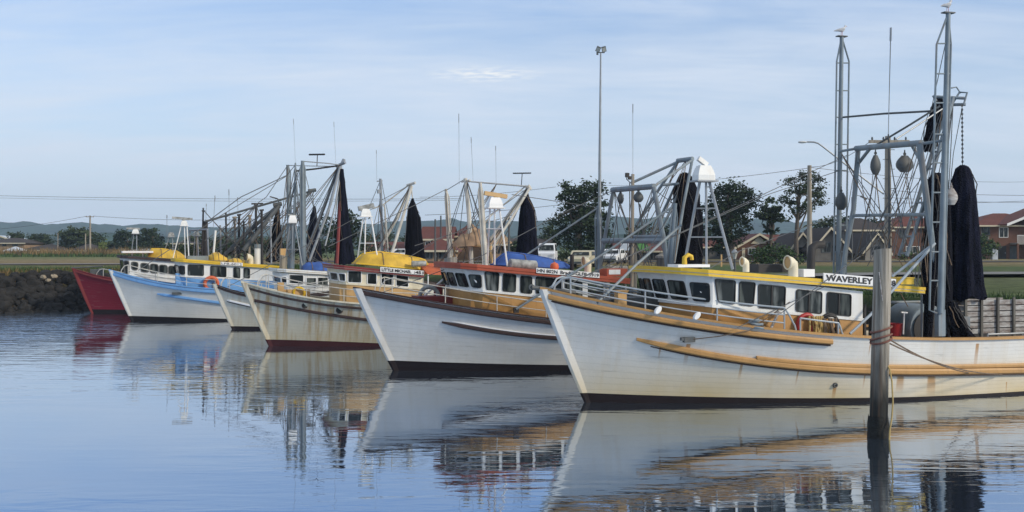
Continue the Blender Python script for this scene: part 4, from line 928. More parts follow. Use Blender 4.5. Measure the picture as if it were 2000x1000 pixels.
for k in range(6): mb.torus(c + Vector((rr.uniform(-.06, .06), rr.uniform(-.05, .05), -.10 + k * .04)), .17 - .012 * k, .03, (rr.uniform(-.2, .2), rr.uniform(-.2, .2), 1), 16, 6)
on(W, 'rope_pile', 'blue grey rope heap on the side deck below the cabin windows', 'rope', mb, M['bluegrey'])
mb = MB(); mb.tube([W.loc(1506, 641, -2.0), W.loc(1521, 609, -1.85)], .035, 8); mb.box(W.loc(1519, 612, -1.87), (.16, .05, .08)); on(W, 'wooden_plank', 'short pale plank leaning on the tan cabin side by the rope heap', 'plank', mb, M['oldwood'])
mb = MB(); c = W.loc(1745, 655, -1.2); mb.lathe([(.20, 0), (.24, .32), (.25, .33), (.22, .33), (.19, .05)], 18, c); on(W, 'bucket', 'red plastic tub on the aft deck just right of the timber pile', 'tub', mb, M['redp'])
mb = MB(); mb.tube([W.loc(1764, 653, -1.1), W.loc(1766, 610, -1.1)], .02, 6); mb.tube([W.loc(1760, 610, -1.1), W.loc(1772, 611, -1.1)], .025, 6); on(W, 'deck_scraper', 'long white T handled scraper standing on the aft deck', 'scraper', mb, M['white2'])
# fender block hung on the hull, two lines
hp = W.onhull(1343, 663); hp.y -= .07
mb = MB(); mb.box(hp, (.30, .11, .13)); mb.box(hp + Vector((-.17, 0, .02)), (.12, .09, .08)); on(W, 'hanging_block', 'white and dark pulley block hanging on the bow planks of the front trawler', 'block', mb, M['dsteel'])
mb = MB(); e = W.loc(1465, 646, -2.2); e.y = -W.half(e.x, e.z) - .14; mb.tube([hp, hp.lerp(e, .5) + Vector((0, 0, -.03)), e, W.loc(1542, 590, -1.95)], .013, 5); on(W, 'block_line', 'thin dark line running from the hanging block up to the cabin', 'line', mb, M['rope'])
mb = MB(); hp2 = W.onhull(1631, 752); mb.lathe([(.075, 0), (.06, .04), (.04, .04), (.035, 0)], 14, hp2, Matrix.Rotation(R(90), 4, 'X')); mb.build('drain_port', M['dsteel'], W.root)
# ================================================================== second trawler (orange roof, LFB-5919)
B2 = Boat('fishing_boat', 'white trawler with orange red roof, dark brown rail and LFB-5919 board', 770, 724, 20, 15.5, 4.8, 1.3)
B2.sheer([(709, 566), (790, 581), (880, 596), (970, 610), (1060, 622)], [(14, 1.7)])
B2.hull(hull_mat('grey_white_planks', (.71, .71, .69), (.010, .005, .006), streak=.18, low=.25, stain=(.45, .33, .18), seed=4), [(767, 704), (910, 709), (1117, 713)], stemw=.26)
B2.cap(M['brown'], 15, wid=.16, th=.05, out_=.05); B2.band('rub_rail', M['brown'], lambda x: B2.zs(x) - .10, -1.15, 14, .08, .15, taper=False)
zf, a, b = B2.fit([(863, 629), (940, 644), (1030, 655), (1093, 661)], 2); B2.band('rub_strake', M['brown'], zf, a, 13, .10, .13); B2.band('strake_cap', M['white2'], lambda x: zf(x) + .085, a + .3, 13, .07, .04)
B2.cabin(1.70, (944, 575), (1148, 592), B2.lin([(905, 564), (1050, 578)], -1.7), B2.lin([(892, 523), (1046, 537)], -1.7), 1.3, nf=4, bulge=.25, corner=.32, lean=.24, wins=[
    ((947, 531), (974, 534), (972, 569), (951, 566), M['glassc']), ((983, 535), (1007, 537), (1006, 570), (982, 568)), ((1017, 539), (1038, 541), (1038, 573), (1017, 571)), ((1047, 541), (1095, 546), (1095, 576), (1047, 572)), ((1104, 547), (1136, 550), (1136, 580), (1104, 577))], fw=.02, rnd=.06)
B2.roof([(872, 512), (1230, 545)], (1230, 545), .15, .17, M['red'], lean=.24)
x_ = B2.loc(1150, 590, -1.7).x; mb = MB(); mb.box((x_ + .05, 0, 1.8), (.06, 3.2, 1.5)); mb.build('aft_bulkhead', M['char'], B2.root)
for px in (1180, 1222):
    p = B2.loc(px, 545, -1.6); mb = MB(); mb.tube([p, Vector((p.x, p.y, 1.1))], .035, 8); mb.build('awning_post', M['oldwhite'], B2.root)
mb = MB(); mb.box((x_ + 1.3, 1.5, 1.7), (2.4, .05, 1.3)); mb.build('shelter_shade_sheet', M['char'], B2.root)  # added dark sheet, shade below the aft roof put in as colour
B2.board([('HN 802N', 0, .34), ('Bradie-G', .36, .68), ('LFB-5919', .66, 1)], [(1048, 523), (1171, 533), (1171, 543), (1048, 533)], -1.90, bold=.015)
mb = MB(); p = B2.loc(1198, 532, -1.5); mb.box(p, (.75, .6, .26)); q = mb.build('roof_locker', M['red'], B2.root); mb = MB(); mb.box(p + Vector((-.1, -.305, .02)), (.42, .015, .16)); mb.build('locker_label', M['white'], q)
B2.rails(M['oldwhite'], -.2, 7.6, .55, .50, r=.018, step=1.45, mids=(.5,), inset=.10)
mb = MB(); mb.tube([B2.loc(1319, 400, -2.5), B2.loc(1180, 495, -2.4), B2.loc(1008, 604, -2.1)], .038, 8); mb.tube([B2.loc(1166, 407, 2.5), B2.loc(1040, 490, 2.4), B2.loc(960, 545, 2.2)], .036, 8); mb.build('brace_rod', M['bluegrey'], B2.root)
mb = MB(); p = B2.loc(1008, 606, -2.05); mb.box(p, (.16, .10, .16)); mb.build('rod_bracket', M['char'], B2.root)
B2.tube('brace_rod', M['white2'], [(824, 582, 1.2), (866, 545, 1.6)], .035)
radar(B2, (951, 386, 981, 405), -.2, [(957, 404, 952, 515, .3), (975, 404, 991, 520, -.7), (966, 404, 966, 517, .0)], M['white'], bar=(946, 377, 990, 384), boxcol=M['white2'], cross=[(950, 447, 0, 984, 447, -.4)], scan=.07)
g = MB()
B2.tube('', None, [(1196, 371, 1.4), (1278, 364, -1.4)], .10, mb=g); B2.tube('', None, [(1198, 372, 1.4), (1181, 466, 1.95), (1168, 540, 2.2)], .075, mb=g); B2.tube('', None, [(1277, 366, -1.4), (1296, 466, -1.95), (1306, 540, -2.2)], .085, mb=g)
B2.tube('', None, [(1178, 470, 2.0), (1296, 470, -2.0)], .10, mb=g); B2.tube('', None, [(1238, 462, -.1), (1298, 462, -2.0)], .06, mb=g)
gan = g.build('gantry', M['bluegrey'], B2.root); block(B2, 1212, 376, 398, .8, M['dsteel'], gan, .6); block(B2, 1247, 375, 395, -.4, M['dsteel'], gan, 1.0)
g = MB()
B2.tube('', None, [(1323, 314, .35), (1353, 310, -.35)], .085, mb=g)
for a_ in ([(1232, 358, .9), (1322, 317, .35)], [(1280, 362, -1.2), (1350, 314, -.35)], [(1244, 437, .8), (1284, 374, .6), (1324, 316, .35)], [(1352, 313, -.35), (1335, 400, -.7), (1316, 514, -1.2)], [(1295, 361, .1), (1340, 358, -.1)], [(1272, 462, .2), (1330, 340, .3)], [(1284, 468, .0), (1342, 338, .0)]): B2.tube('', None, a_, .05 if len(a_) < 3 else .055, mb=g)
for t in (.2, .4, .6, .8): B2.tube('', None, [(1272 + 58 * t, 462 - 122 * t, .2), (1284 + 58 * t, 468 - 130 * t, .0)], .02, mb=g)
g.build('boom', M['bluegrey'], B2.root)
for (px, y, b_) in ((1168, 2.55, 560), (1319, -2.55, 560)):
    ladder_mast(B2, 'outrigger', M['bluegrey'], (px, 402 if y > 0 else 397), (px + (2 if y > 0 else -14), b_), y, .085, -6, 6, 425, range(440, b_ - 5, 28))
mb = MB(); P = [B2.loc(1236, 340, .2), B2.loc(1235, 470, .2), B2.loc(1234, 560, .2)]; mb.tube(P, .06, 8); mb.build('mast', M['polew'], B2.root)
whip(B2, 1236, 203, 1236, 342, .2)
mb = MB(); P = B2.tube('', None, [(1230, 560, .5), (1230, 356, .5), (1224, 350, .5), (1225, 342, .5)], .018, 6, mb=mb); mb.box(P[-1], (.12, .12, .16)); mb.box(P[-2] + Vector((.12, 0, .05)), (.10, .10, .12)); mb.build('wind_sensor', M['char'], B2.root)
for pts in ([(1197, 372, 1.4), (1100, 415, 1.0), (940, 500, .2), (745, 572, .1)], [(1166, 405, 2.5), (1000, 380, 1.0)], [(1277, 370, -1.4), (1316, 398, -2.5)], [(1210, 395, .8), (1190, 520, .8)], [(1218, 380, .8), (1175, 520, 1.5)], [(1250, 398, -.4), (1262, 445, -.4), (1225, 520, -.4)], [(1290, 365, -1), (1240, 470, -1), (1200, 540, -1.2)], [(1340, 340, 0), (1285, 440, -.5), (1250, 540, -1)], [(1320, 400, -2.4), (1262, 495, -2.3)]): B2.stay(pts, .013)
tangle(B2, [(1200, 373, 1.3), (1275, 367, -1.3), (1212, 398, .8), (1247, 395, -.4), (1340, 313, 0), (1325, 317, .3), (1236, 362, .2), (1300, 400, -1)], [(1185, 520, 1.8), (1210, 530, 1), (1240, 535, 0), (1275, 535, -1), (1300, 530, -1.6), (1320, 510, -1.5)], 20, 5, .014)
net('trawl_net', 'tall narrow black net hanging from the blue grey A frame boom behind the yellow roof', B2, [(1334, 1340, 337), (1326, 1350, 348), (1318, 1360, 372), (1318, 1368, 420), (1316, 1368, 470), (1314, 1366, 530)], 0, M['net2'], 21)
dg, a_, ax_, sd_, c_ = dinghy('dinghy', 'blue upturned dinghy on the orange red roof beside the grey canister', B2, (966, 1112, 518, 525, [(0, 516), (.06, 503), (.15, 493), (.4, 497), (.7, 505), (.92, 513), (1, 520)]), .2, 1.5, M['tarp'], seed=1)
mb = MB(); p = B2.loc(994, 515, -1.1); q = B2.loc(1048, 519, -1.1); mb.tube([p, p.lerp(q, .04), p.lerp(q, .96), q], [.12, .17, .17, .12], 14); on(B2, 'raft_canister', 'mottled grey life raft canister lying on the orange red roof', 'canister', mb, M['canister'])
mb = MB(); c = B2.loc(1083, 521, -1.3); mb.lathe([(.02, -.14), (.12, -.1), (.15, 0), (.12, .1), (.02, .15)], 14, c); on(B2, 'float_buoy', 'small orange float on the edge of the orange red roof behind the name board', 'buoy', mb, M['lifering'])
cowl(B2, 1148, 502, 532, -.9)
mb = MB(); mb.tube([B2.loc(1117, 530, -.3), B2.loc(1117, 497, -.3)], .07, 10); mb.build('exhaust_stack', M['char'], B2.root)
mb = MB(); c = B2.loc(838, 578, .2); mb.torus(c, .30, .07, (.3, 1, .1), 20, 8); on(B2, 'hose_coil', 'grey tyre shaped coil on the foredeck of the orange roofed trawler', 'coil', mb, M['canister'])
mb = MB(); mb.box(B2.loc(850, 592, .3), (1.4, .9, .5)); mb.lathe([(.16, 0), (.16, .4), (.24, .42), (.24, .5)], 12, B2.loc(856, 585, .5)); mb.build('anchor_winch', M['dkred'], B2.root)

# ================================================================== third trawler (LITTLE MICHAEL)
B3 = Boat('fishing_boat', 'rust streaked cream trawler with two portholes and a LITTLE MICHAEL board', 527, 676, 19, 14, 4.5, 1.1)
B3.sheer([(478, 553), (540, 571), (600, 582), (660, 590), (720, 596)], [(13, 1.5)])
B3.hull(hull_mat('rusty_cream_planks', (.66, .62, .50), (.055, .013, .014), streak=.8, low=.5, stain=(.42, .25, .085), seed=9, smin=.46, smax=.66), [(526, 663), (660, 667), (753, 671)], stemw=.24)
B3.cap(M['creamp'], 13, wid=.16, th=.06); zf, a, b = B3.fit([(487, 563), (540, 573), (600, 583), (660, 591), (720, 597)], 2); B3.band('rub_rail', M['brown'], lambda x: B3.zs(x) - .16, -.9, 12.5, .05, .09, taper=False)
zf, a, b = B3.fit([(497, 587), (570, 601), (660, 618), (732, 626)], 2); B3.band('rub_strake', M['brown'], zf, a, 12.5, .07, .12, taper=False)
for px, py, r_ in ((595, 597, .10), (663, 606, .125)):
    p = B3.onhull(px, py); mb = MB(); mb.torus((p.x, p.y - .01, p.z), r_, .02, (0.1, 1, 0), 18, 6); o = mb.build('porthole', M['brown'], B3.root); mb = MB(); mb.lathe([(r_, 0), (r_, .02)], 18, (p.x, p.y + .0, p.z), Matrix.Rotation(R(90), 4, 'X')); mb.build('pane', M['glass'], o)
B3.cabin(1.55, (677, 553), (828, 566), B3.lin([(677, 553.5), (828, 564)], -1.55), B3.lin([(677, 527), (828, 541)], -1.55), 1.2, nf=2, bulge=.12, corner=.25, lean=.10, lower=M['tanlight'], upper=M['creamp'], wins=[
    ((680, 529.5), (705, 530), (705, 552), (680, 551), M['glassc']), ((718, 534.5), (735, 535), (735, 555), (718, 554)), ((745, 534), (768, 536), (768, 557), (745, 555)), ((774, 537), (797, 540), (797, 560), (774, 558))], fw=.03, fmat=M['white2'], rnd=.04)
B3.roof([(655, 518), (826, 535)], (828, 535), .14, .15, M['dkred'], topmat=M['creamp'], lean=.1)
B3.board([('LITTLE MICHAEL', 0, .74), (':451', .76, 1)], [(743, 521.5), (828, 529), (828, 537), (743, 531)], -1.75, bold=.035)
B3.rails(M['oldwhite'], -.1, 7.0, .62, .5, r=.018, step=1.4, mids=(.5,), inset=.10)
radar(B3, (703, 408, 725, 422), -.1, [(709, 426, 697, 516, .4), (725, 426, 740, 520, -.6), (714, 426, 712, 516, 0)], M['white2'], bar=(700, 408, 730, 401), cross=[(703, 475, .2, 732, 475, -.4)], scan=.10)
dg, a_, ax_, sd_, c_ = dinghy('dinghy', 'yellow upturned dinghy on the roof above the LITTLE MICHAEL board', B3, (692, 838, 515, 528, [(0, 512), (.10, 496), (.3, 492), (.6, 497), (.9, 506), (.97, 510), (1, 520)]), .1, 1.9, M['yellowt'], M['yellow'], seed=2)
zz = (B3.W @ B3.loc(800, 519, -.8)); q4 = [B3.W @ B3.loc(*p, -.93) for p in ((788, 514.5), (834, 521.5), (834, 525), (788, 518.5))]
to = text('TEWN DINGHY', *q4, M['letter'], dg, bold=.02, off=.0); to.data.transform(Matrix.Translation(-c_))
mb = MB(); c = B3.loc(818, 515, -1.0); mb.tube([c + Vector((-.3, 0, 0)), c + Vector((.3, 0, 0))], .12, 12); on(B3, 'deck_lamp', 'small grey cylinder lamp beside the yellow dinghy above the name board', 'lamp', mb, M['canister'])
# orange awning aft
mb = MB(); A4 = [B3.loc(836, 536, -1.7), B3.loc(868, 540, -1.7), B3.loc(868, 540, -1.7) + Vector((0, 3.4, 0)), B3.loc(836, 536, -1.7) + Vector((0, 3.4, 0))]; rz = B3.loc(850, 514, 0).z
r0 = A4[0].lerp(A4[3], .5); r1 = A4[1].lerp(A4[2], .5) + Vector((1.2, 0, 0)); r0.z = rz; r1.z = rz
A4[1] += Vector((1.2, 0, 0)); A4[2] += Vector((1.2, 0, 0))
mb.add(A4 + [r0, r1], [(0, 1, 5, 4), (2, 3, 4, 5), (0, 4, 3), (1, 2, 5)]); mb.v += []; o = mb.build('awning', M['orange'], B3.root)
mb = MB()
for p in A4: mb.tube([p, Vector((p.x, p.y, 1.1))], .03, 6)
mb.build('awning_post', M['white'], B3.root)
ladder_mast(B3, 'outrigger', M['oldwhite'], (871, 369), (881, 540), 2.4, .085, -3, 5, 385, range(400, 535, 26)); ladder_mast(B3, 'outrigger', M['oldwhite'], (938, 357), (950, 545), -2.4, .09, -5, 4, 375, range(395, 540, 26))
g = MB(); B3.tube('', None, [(909, 348, 0), (916, 420, 0), (922, 540, 0)], [.08, .10, .10], mb=g); B3.tube('', None, [(902, 355, .3), (918, 352, -.3)], .04, mb=g); g.build('mast', M['oldwhite'], B3.root)
B3.tube('spreader', M['steel'], [(912, 354, 0), (970, 359, 0), (1030, 364, 0)], .035)
g = MB()
for a_, r_ in (([(1032, 367, .1), (990, 425, .2), (946, 485, .4)], .085), ([(1034, 368, -.1), (1000, 425, -.3), (955, 492, -.6)], .06), ([(1028, 362, .1), (960, 420, .3), (930, 455, .4)], .03)): B3.tube('', None, a_, r_, mb=g)
B3.tube('', None, [(1030, 363, 0), (1035, 371, 0)], .12, mb=g)
g.build('boom', M['oldwhite'], B3.root)
g = MB(); B3.tube('', None, [(1018, 365, 0), (1020, 338, 0)], .02, mb=g); B3.tube('', None, [(1002, 338.5, .3), (1037, 338, -.3)], .03, mb=g); g.build('aerial', M['dsteel'], B3.root)
for q_ in ((896, 222, 897, 360, .4), (920, 268, 924, 353, -.2), (968, 285, 969, 358, 0)): whip(B3, *q_)
for pts in ([(871, 370, 2.4), (818, 397, 1.5), (640, 482, .2)], [(909, 349, 0), (871, 372, 2.4)], [(1000, 420, -.5), (810, 480, -1.5)], [(909, 352, 0), (880, 440, 1)], [(912, 352, 0), (940, 440, -1)], [(912, 352, 0), (958, 480, -1)], [(909, 352, 0), (895, 480, .6)], [(1030, 368, 0), (940, 432, -1.2)], [(866, 462, 2), (770, 520, .5)]): B3.stay(pts, .016)
tangle(B3, [(871, 372, 2.4), (910, 350, 0), (938, 360, -2.4), (1030, 366, 0), (970, 359, 0), (990, 425, 0), (900, 450, .8)], [(880, 515, 1.8), (900, 520, 1), (925, 520, 0), (950, 515, -1), (970, 515, -1.6), (860, 520, 1)], 20, 6, .016)
net('trawl_net', 'dark blue net hanging from the white boom behind the blue upturned dinghy', B3, [(1025, 1030, 375), (1020, 1036, 392), (1016, 1044, 412), (1014, 1047, 445), (1011, 1049, 480), (1008, 1050, 512)], 0, M['net'], 31)
o = dinghy('canvas_cover', 'crumpled tan canvas bundle slung between the white masts', B3, (888, 956, 482, 478, [(0, 472), (.2, 458), (.5, 446), (.8, 443), (1, 466)]), .2, 1.3, M['canvas'], seed=6, lump=.35, keel=False)[0]
g = MB(); B3.tube('', None, [(884, 478, 1.4), (960, 482, -1.4)], .05, mb=g); B3.tube('', None, [(888, 478, 1.4), (884, 545, 1.6)], .05, mb=g); B3.tube('', None, [(958, 482, -1.4), (964, 545, -1.6)], .05, mb=g); g.build('gantry', M['tanlight'], B3.root)
mb = MB()
for px, y in ((560, .6), (575, -.3), (590, .2)): mb.box(B3.loc(px, 576, y), (.6, .5, .45))
mb.box(B3.loc(548, 566, 0), (.25, .25, .6)); mb.build('anchor_winch', M['tanlight'], B3.root)
mb = MB(); mb.torus(B3.loc(584, 572, -.6), .22, .05, (.2, 1, .2), 18, 6); on(B3, 'hose_coil', 'yellow coil on the foredeck of the rust streaked trawler', 'coil', mb, M['yellow'])

# ================================================================== small white trawler (BAL...)
B4 = Boat('fishing_boat', 'small cream trawler behind the rust streaked one, blue covered dinghy on its roof', 455, 643, 22, 12.5, 4.0, .95)
B4.sheer([(438, 563), (460, 569), (483, 575)], [(5, 1.95), (11.5, 1.6)])
B4.hull(hull_mat('stained_cream_planks', (.66, .64, .56), (.016, .009, .010), streak=.45, low=.3, stain=(.45, .29, .12), seed=14, smin=.48, smax=.7), [(454, 637), (517, 638)], stemw=.2)
B4.cap(M['brown'], 11.5, wid=.14, th=.05); B4.band('rub_rail', M['brown'], lambda x: B4.zs(x) - .08, -.8, 11.5, .05, .12, taper=False)
zf, a, b = B4.fit([(443, 586), (470, 593), (495, 598)], 1); B4.band('rub_strake', M['white2'], zf, a, b + 1.5, .07, .10); B4.band('strake_edge', M['brown'], lambda x: zf(x) - .07, a, b + 1.5, .06, .05)
B4.cabin(1.45, (562, 556), (672, 566), B4.lin([(562, 556), (672, 562)], -1.45), B4.lin([(562, 535), (672, 541)], -1.45), 1.1, nf=2, bulge=.15, corner=.25, lean=.08, lower=M['white'], wins=[
    ((565, 537), (592, 537.5), (592, 554), (565, 553), M['glassc']), ((599, 543), (617, 543), (617, 562), (599, 561)), ((621, 542), (640, 542.5), (640, 561), (621, 560)), ((645, 541), (662, 542), (662, 560), (645, 559))], fw=.035, fmat=M['white2'], rnd=.04)
B4.roof([(552, 526), (700, 535)], (700, 535), .14, .14, M['white'], topmat=M['yellow'], lean=.08)
B4.board('BAL', [(641, 531), (660, 532), (660, 539.5), (641, 538)], -1.62, bold=.02)
B4.rails(M['oldwhite'], -.2, 5.5, .62, .55, r=.018, step=1.3, mids=(.5,), inset=.10)
o = dinghy('covered_dinghy', 'blue tarpaulin covered dinghy on the yellowish roof of the small trawler', B4, (590, 662, 527, 530, [(0, 520), (.1, 513), (.4, 511), (.8, 515), (1, 524)]), -.1, 1.6, M['tarp'], seed=8, lump=.25, keel=False)[0]; o['category'] = 'dinghy'
radar(B4, (562, 421, 580, 435), 0, [(566, 436, 557, 512, .4), (576, 436, 590, 518, -.5), (571, 436, 572, 510, 0)], M['steel'], boxcol=M['white2'], bar=(562, 419, 580, 421), cross=[(561, 487, .2, 583, 487, -.3)], scan=.05)
g = MB(); B4.tube('', None, [(743, 349, .3), (745, 420, .3), (747, 545, .3)], .07, mb=g); B4.tube('', None, [(736, 354, .3), (747, 353, .3)], .03, mb=g); g.box(B4.loc(741, 374, .3), (.2, .2, .2)); g.build('mast', M['steel'], B4.root)
g = MB(); B4.tube('', None, [(749, 404, .1), (751, 400, .1), (756, 545, .1)], .03, mb=g); B4.tube('', None, [(752, 404, -.2), (762, 545, -.2)], .03, mb=g)
for i in range(9): B4.tube('', None, [(750 + i * .6, 410 + i * 13, .1), (753 + i * .8, 410 + i * 13, -.2)], .018, mb=g)
g.build('ladder', M['oldwhite'], B4.root)
whip(B4, 735, 293, 736, 352, .3)
g = MB()
for a_, r_ in (([(802, 361, .2), (776, 425, .4), (735, 500, .8)], .07), ([(804, 363, -.2), (785, 430, -.3), (762, 505, -.5)], .08), ([(800, 360, .2), (748, 400, .6), (727, 408, .8)], .035)): B4.tube('', None, a_, r_, mb=g)
B4.tube('', None, [(795, 362, .2), (811, 357, -.2)], .07, mb=g); B4.tube('', None, [(803, 360, 0), (806, 392, 0)], .03, mb=g); g.build('boom', M['oldwhite'], B4.root)
tangle(B4, [(802, 364, 0), (745, 352, .3), (740, 400, .3), (776, 425, .2)], [(735, 505, .6), (760, 505, -.3), (785, 505, -.6), (715, 505, 1), (700, 515, .6)], 12, 7, .017)
net('trawl_net', 'black net hanging from the white boom right behind the yellow dinghy', B4, [(804, 808, 388), (799, 812, 402), (795, 820, 425), (794, 823, 460), (792, 828, 505)], 0, M['net2'], 41)
for pts in ([(800, 362, 0), (743, 392, .3)], [(727, 408, .6), (560, 500, 0), (445, 560, 0)], [(802, 365, 0), (770, 450, 0)], [(800, 366, 0), (790, 480, -.5)], [(743, 352, .3), (690, 480, 1)]): B4.stay(pts, .016)
mb = MB(); mb.box(B4.loc(553, 512, 1.2), (.3, .3, 1.4)); mb.build('vent_trunk', M['tanlight'], B4.root)

# ================================================================== white and pale blue trawler
B5 = Boat('fishing_boat', 'white trawler with pale blue rail and lower cabin and a yellow roof edge', 258, 627, 22, 15, 4.7, 1.15)
B5.sheer([(229, 534), (297, 548), (363, 560), (437, 568)], [(9.5, 1.75), (13.5, 1.6)])
B5.hull(hull_mat('white_planks_blue_trawler', (.70, .70, .67), (.009, .006, .007), streak=.10, low=.2, seed=21), [(259, 617), (360, 620), (452, 623)], stemw=.2)
B5.cap(M['blue'], 13, wid=.16, th=.06); B5.band('rub_rail', M['blue'], lambda x: B5.zs(x) - .12, -1.0, 13, .07, .20, taper=False)
zf, a, b = B5.fit([(307, 574), (370, 583), (442, 593)], 1); B5.band('rub_strake', M['blue'], zf, a, b + 3, .10, .15)
B5.cabin(1.65, (362, 538), (545, 550), B5.lin([(345, 538), (480, 545)], -1.65), B5.lin([(345, 513), (500, 523)], -1.65), 1.2, nf=2, bulge=.12, corner=.25, lean=.10, lower=M['blue'], wins=[
    ((368, 517.5), (397, 518.5), (397, 538), (368, 537), M['glassc']), ((412, 520), (441, 522), (441, 540.5), (412, 539)), ((457, 523), (468, 524), (468, 543), (457, 542)), ((477, 524), (487, 525), (487, 543), (477, 542))], fw=.035, rnd=.06)
B5.roof([(338, 505), (545, 520)], (545, 520), .15, .16, M['yellow'], topmat=M['yellow'], lean=.1)
B5.board('LFB-6012', [(431, 511.5), (474, 513.5), (474, 519.5), (431, 517.5)], -1.84, bold=.0)
B5.rails(M['oldwhite'], -.2, 4.2, .6, .5, r=.018, step=1.4, mids=(.5,), inset=.10)
mb = MB(); mb.box(B5.loc(357, 546, -1.2), (.75, .5, .7)); mb.build('deck_box', M['blue'], B5.root)
mb = MB(); mb.torus(B5.loc(412.5, 554, -1.80), .34, .10, (0, 1, .1), 24, 10); on(B5, 'life_ring', 'orange life ring hung on the pale blue cabin side', 'life ring', mb, M['lifering'])
o = dinghy('canvas_cover', 'lumpy yellow cover on the yellow roof, left of the white vent', B5, (407, 443, 508, 509, [(0, 500), (.2, 495), (.6, 494), (1, 503)]), -.3, 1.5, M['yellowt'], seed=11, lump=.3, keel=False)[0]
o = dinghy('canvas_cover', 'low yellow cover on the yellow roof, touching the white cowl vent', B5, (446, 478, 512, 513, [(0, 507), (.4, 504), (1, 508)]), -.4, 1.4, M['yellowt'], seed=12, lump=.3, keel=False)[0]
cowl(B5, 490, 496, 517, -.9)
mb = MB(); mb.tube([B5.loc(503, 516, -.2), B5.loc(503, 480, -.2)], .17, 12); q = mb.build('funnel', M['white'], B5.root); mb = MB(); mb.tube([B5.loc(503, 485, -.2), B5.loc(503, 477, -.2)], .19, 12); mb.build('funnel_band', M['bluegrey'], q)
mb = MB(); mb.box(B5.loc(386, 504, -.6), (1.1, .8, .25)); mb.build('roof_locker', M['bluegrey'], B5.root)
radar(B5, (352, 431, 367, 440), 0, [(354, 440, 338, 504, .3), (365, 440, 369, 506, -.3), (360, 440, 362, 504, 0)], M['white2'], bar=(336, 425, 376, 428), scan=.10)
mb = MB(); mb.tube([B5.loc(416, 508, -.2), B5.loc(421, 450, -.2)], .06, 8); mb.build('stub_mast', M['white'], B5.root)
ladder_mast(B5, 'outrigger', M['bluegrey'], (562, 322), (566, 545), 2.45, .13, -2, 5, 336, range(345, 545, 22)); ladder_mast(B5, 'outrigger', M['bluegrey'], (591, 314), (592, 550), -2.45, .13, -5, 5, 330, range(340, 545, 22))
g = MB(); B5.tube('', None, [(577, 318, 0), (576, 390, 0), (570, 545, 0)], [.05, .08, .13], mb=g); B5.tube('', None, [(577, 350, 0), (568, 395, .6), (566, 410, .6)], .04, mb=g); B5.tube('', None, [(577, 350, 0), (584, 395, -.6)], .04, mb=g); g.build('mast', M['bluegrey'], B5.root)
whip(B5, 573, 232, 577, 320, 0); whip(B5, 652, 238, 656, 320, 0)
B5.tube('spreader', M['char'], [(578, 334, 0), (615, 330, 0), (658, 324, 0)], .05); B5.tube('spreader', M['steel'], [(592, 315, -2), (640, 319, -.5), (662, 322, 0)], .03); B5.tube('spreader', M['steel'], [(562, 323, 2), (600, 324, 1), (658, 325, 0)], .025)
g = MB(); B5.tube('', None, [(619, 325, -.5), (620, 302, -.5)], .025, mb=g); B5.tube('', None, [(604, 302, 0), (634, 301.5, -1)], .05, mb=g); g.build('aerial', M['char'], B5.root)
g = MB()
for a_, r_ in (([(661, 325, .2), (635, 400, .6), (596, 500, 1.2)], .09), ([(664, 326, -.1), (645, 400, -.3), (604, 510, -.8)], .08), ([(667, 325, 0), (655, 400, -.5), (635, 480, -1)], .05)): B5.tube('', None, a_, r_, mb=g)
B5.tube('', None, [(657, 325, .3), (674, 317, -.2)], .10, mb=g); B5.tube('', None, [(668, 320, 0), (672, 311, 0)], .10, mb=g); g.build('boom', M['steel'], B5.root)
B5.tube('derrick', M['dkred'], [(667, 330, 0), (663, 420, -.3), (658, 515, -.6)], .10)
tangle(B5, [(562, 325, 2.4), (577, 322, 0), (591, 316, -2.4), (662, 324, 0), (665, 318, 0), (640, 390, .3), (577, 400, 0)], [(545, 505, 1.8), (560, 510, 1), (585, 512, 0), (610, 512, -.6), (640, 512, -1), (520, 505, 1)], 24, 8, .02)
net('trawl_net', 'tall dark blue net beside a dark red pole, tallest net of the far boats', B5, [(665, 671, 330), (662, 674, 360), (660, 679, 405), (658, 684, 450), (656, 689, 490), (654, 693, 515)], -.2, M['net'], 51)
for pts in ([(562, 323, 2.4), (520, 385, 1.5), (400, 470, .2)], [(558, 345, 2.3), (430, 422, 1), (270, 528, 0)], [(577, 322, 0), (559, 344, 2.4)], [(660, 328, 0), (600, 480, 0)], [(662, 330, 0), (630, 470, -.6)], [(666, 330, 0), (648, 480, -.6)], [(577, 352, 0), (560, 440, 1)], [(577, 352, 0), (592, 440, -1)]): B5.stay(pts, .022)
mb = MB(); c = B5.onhull(345, 573); mb.box(c + Vector((0, -.05, 0)), (.5, .1, .12)); on(B5, 'hanging_block', 'small dark block hanging on the side of the pale blue trawler', 'block', mb, M['dsteel'])

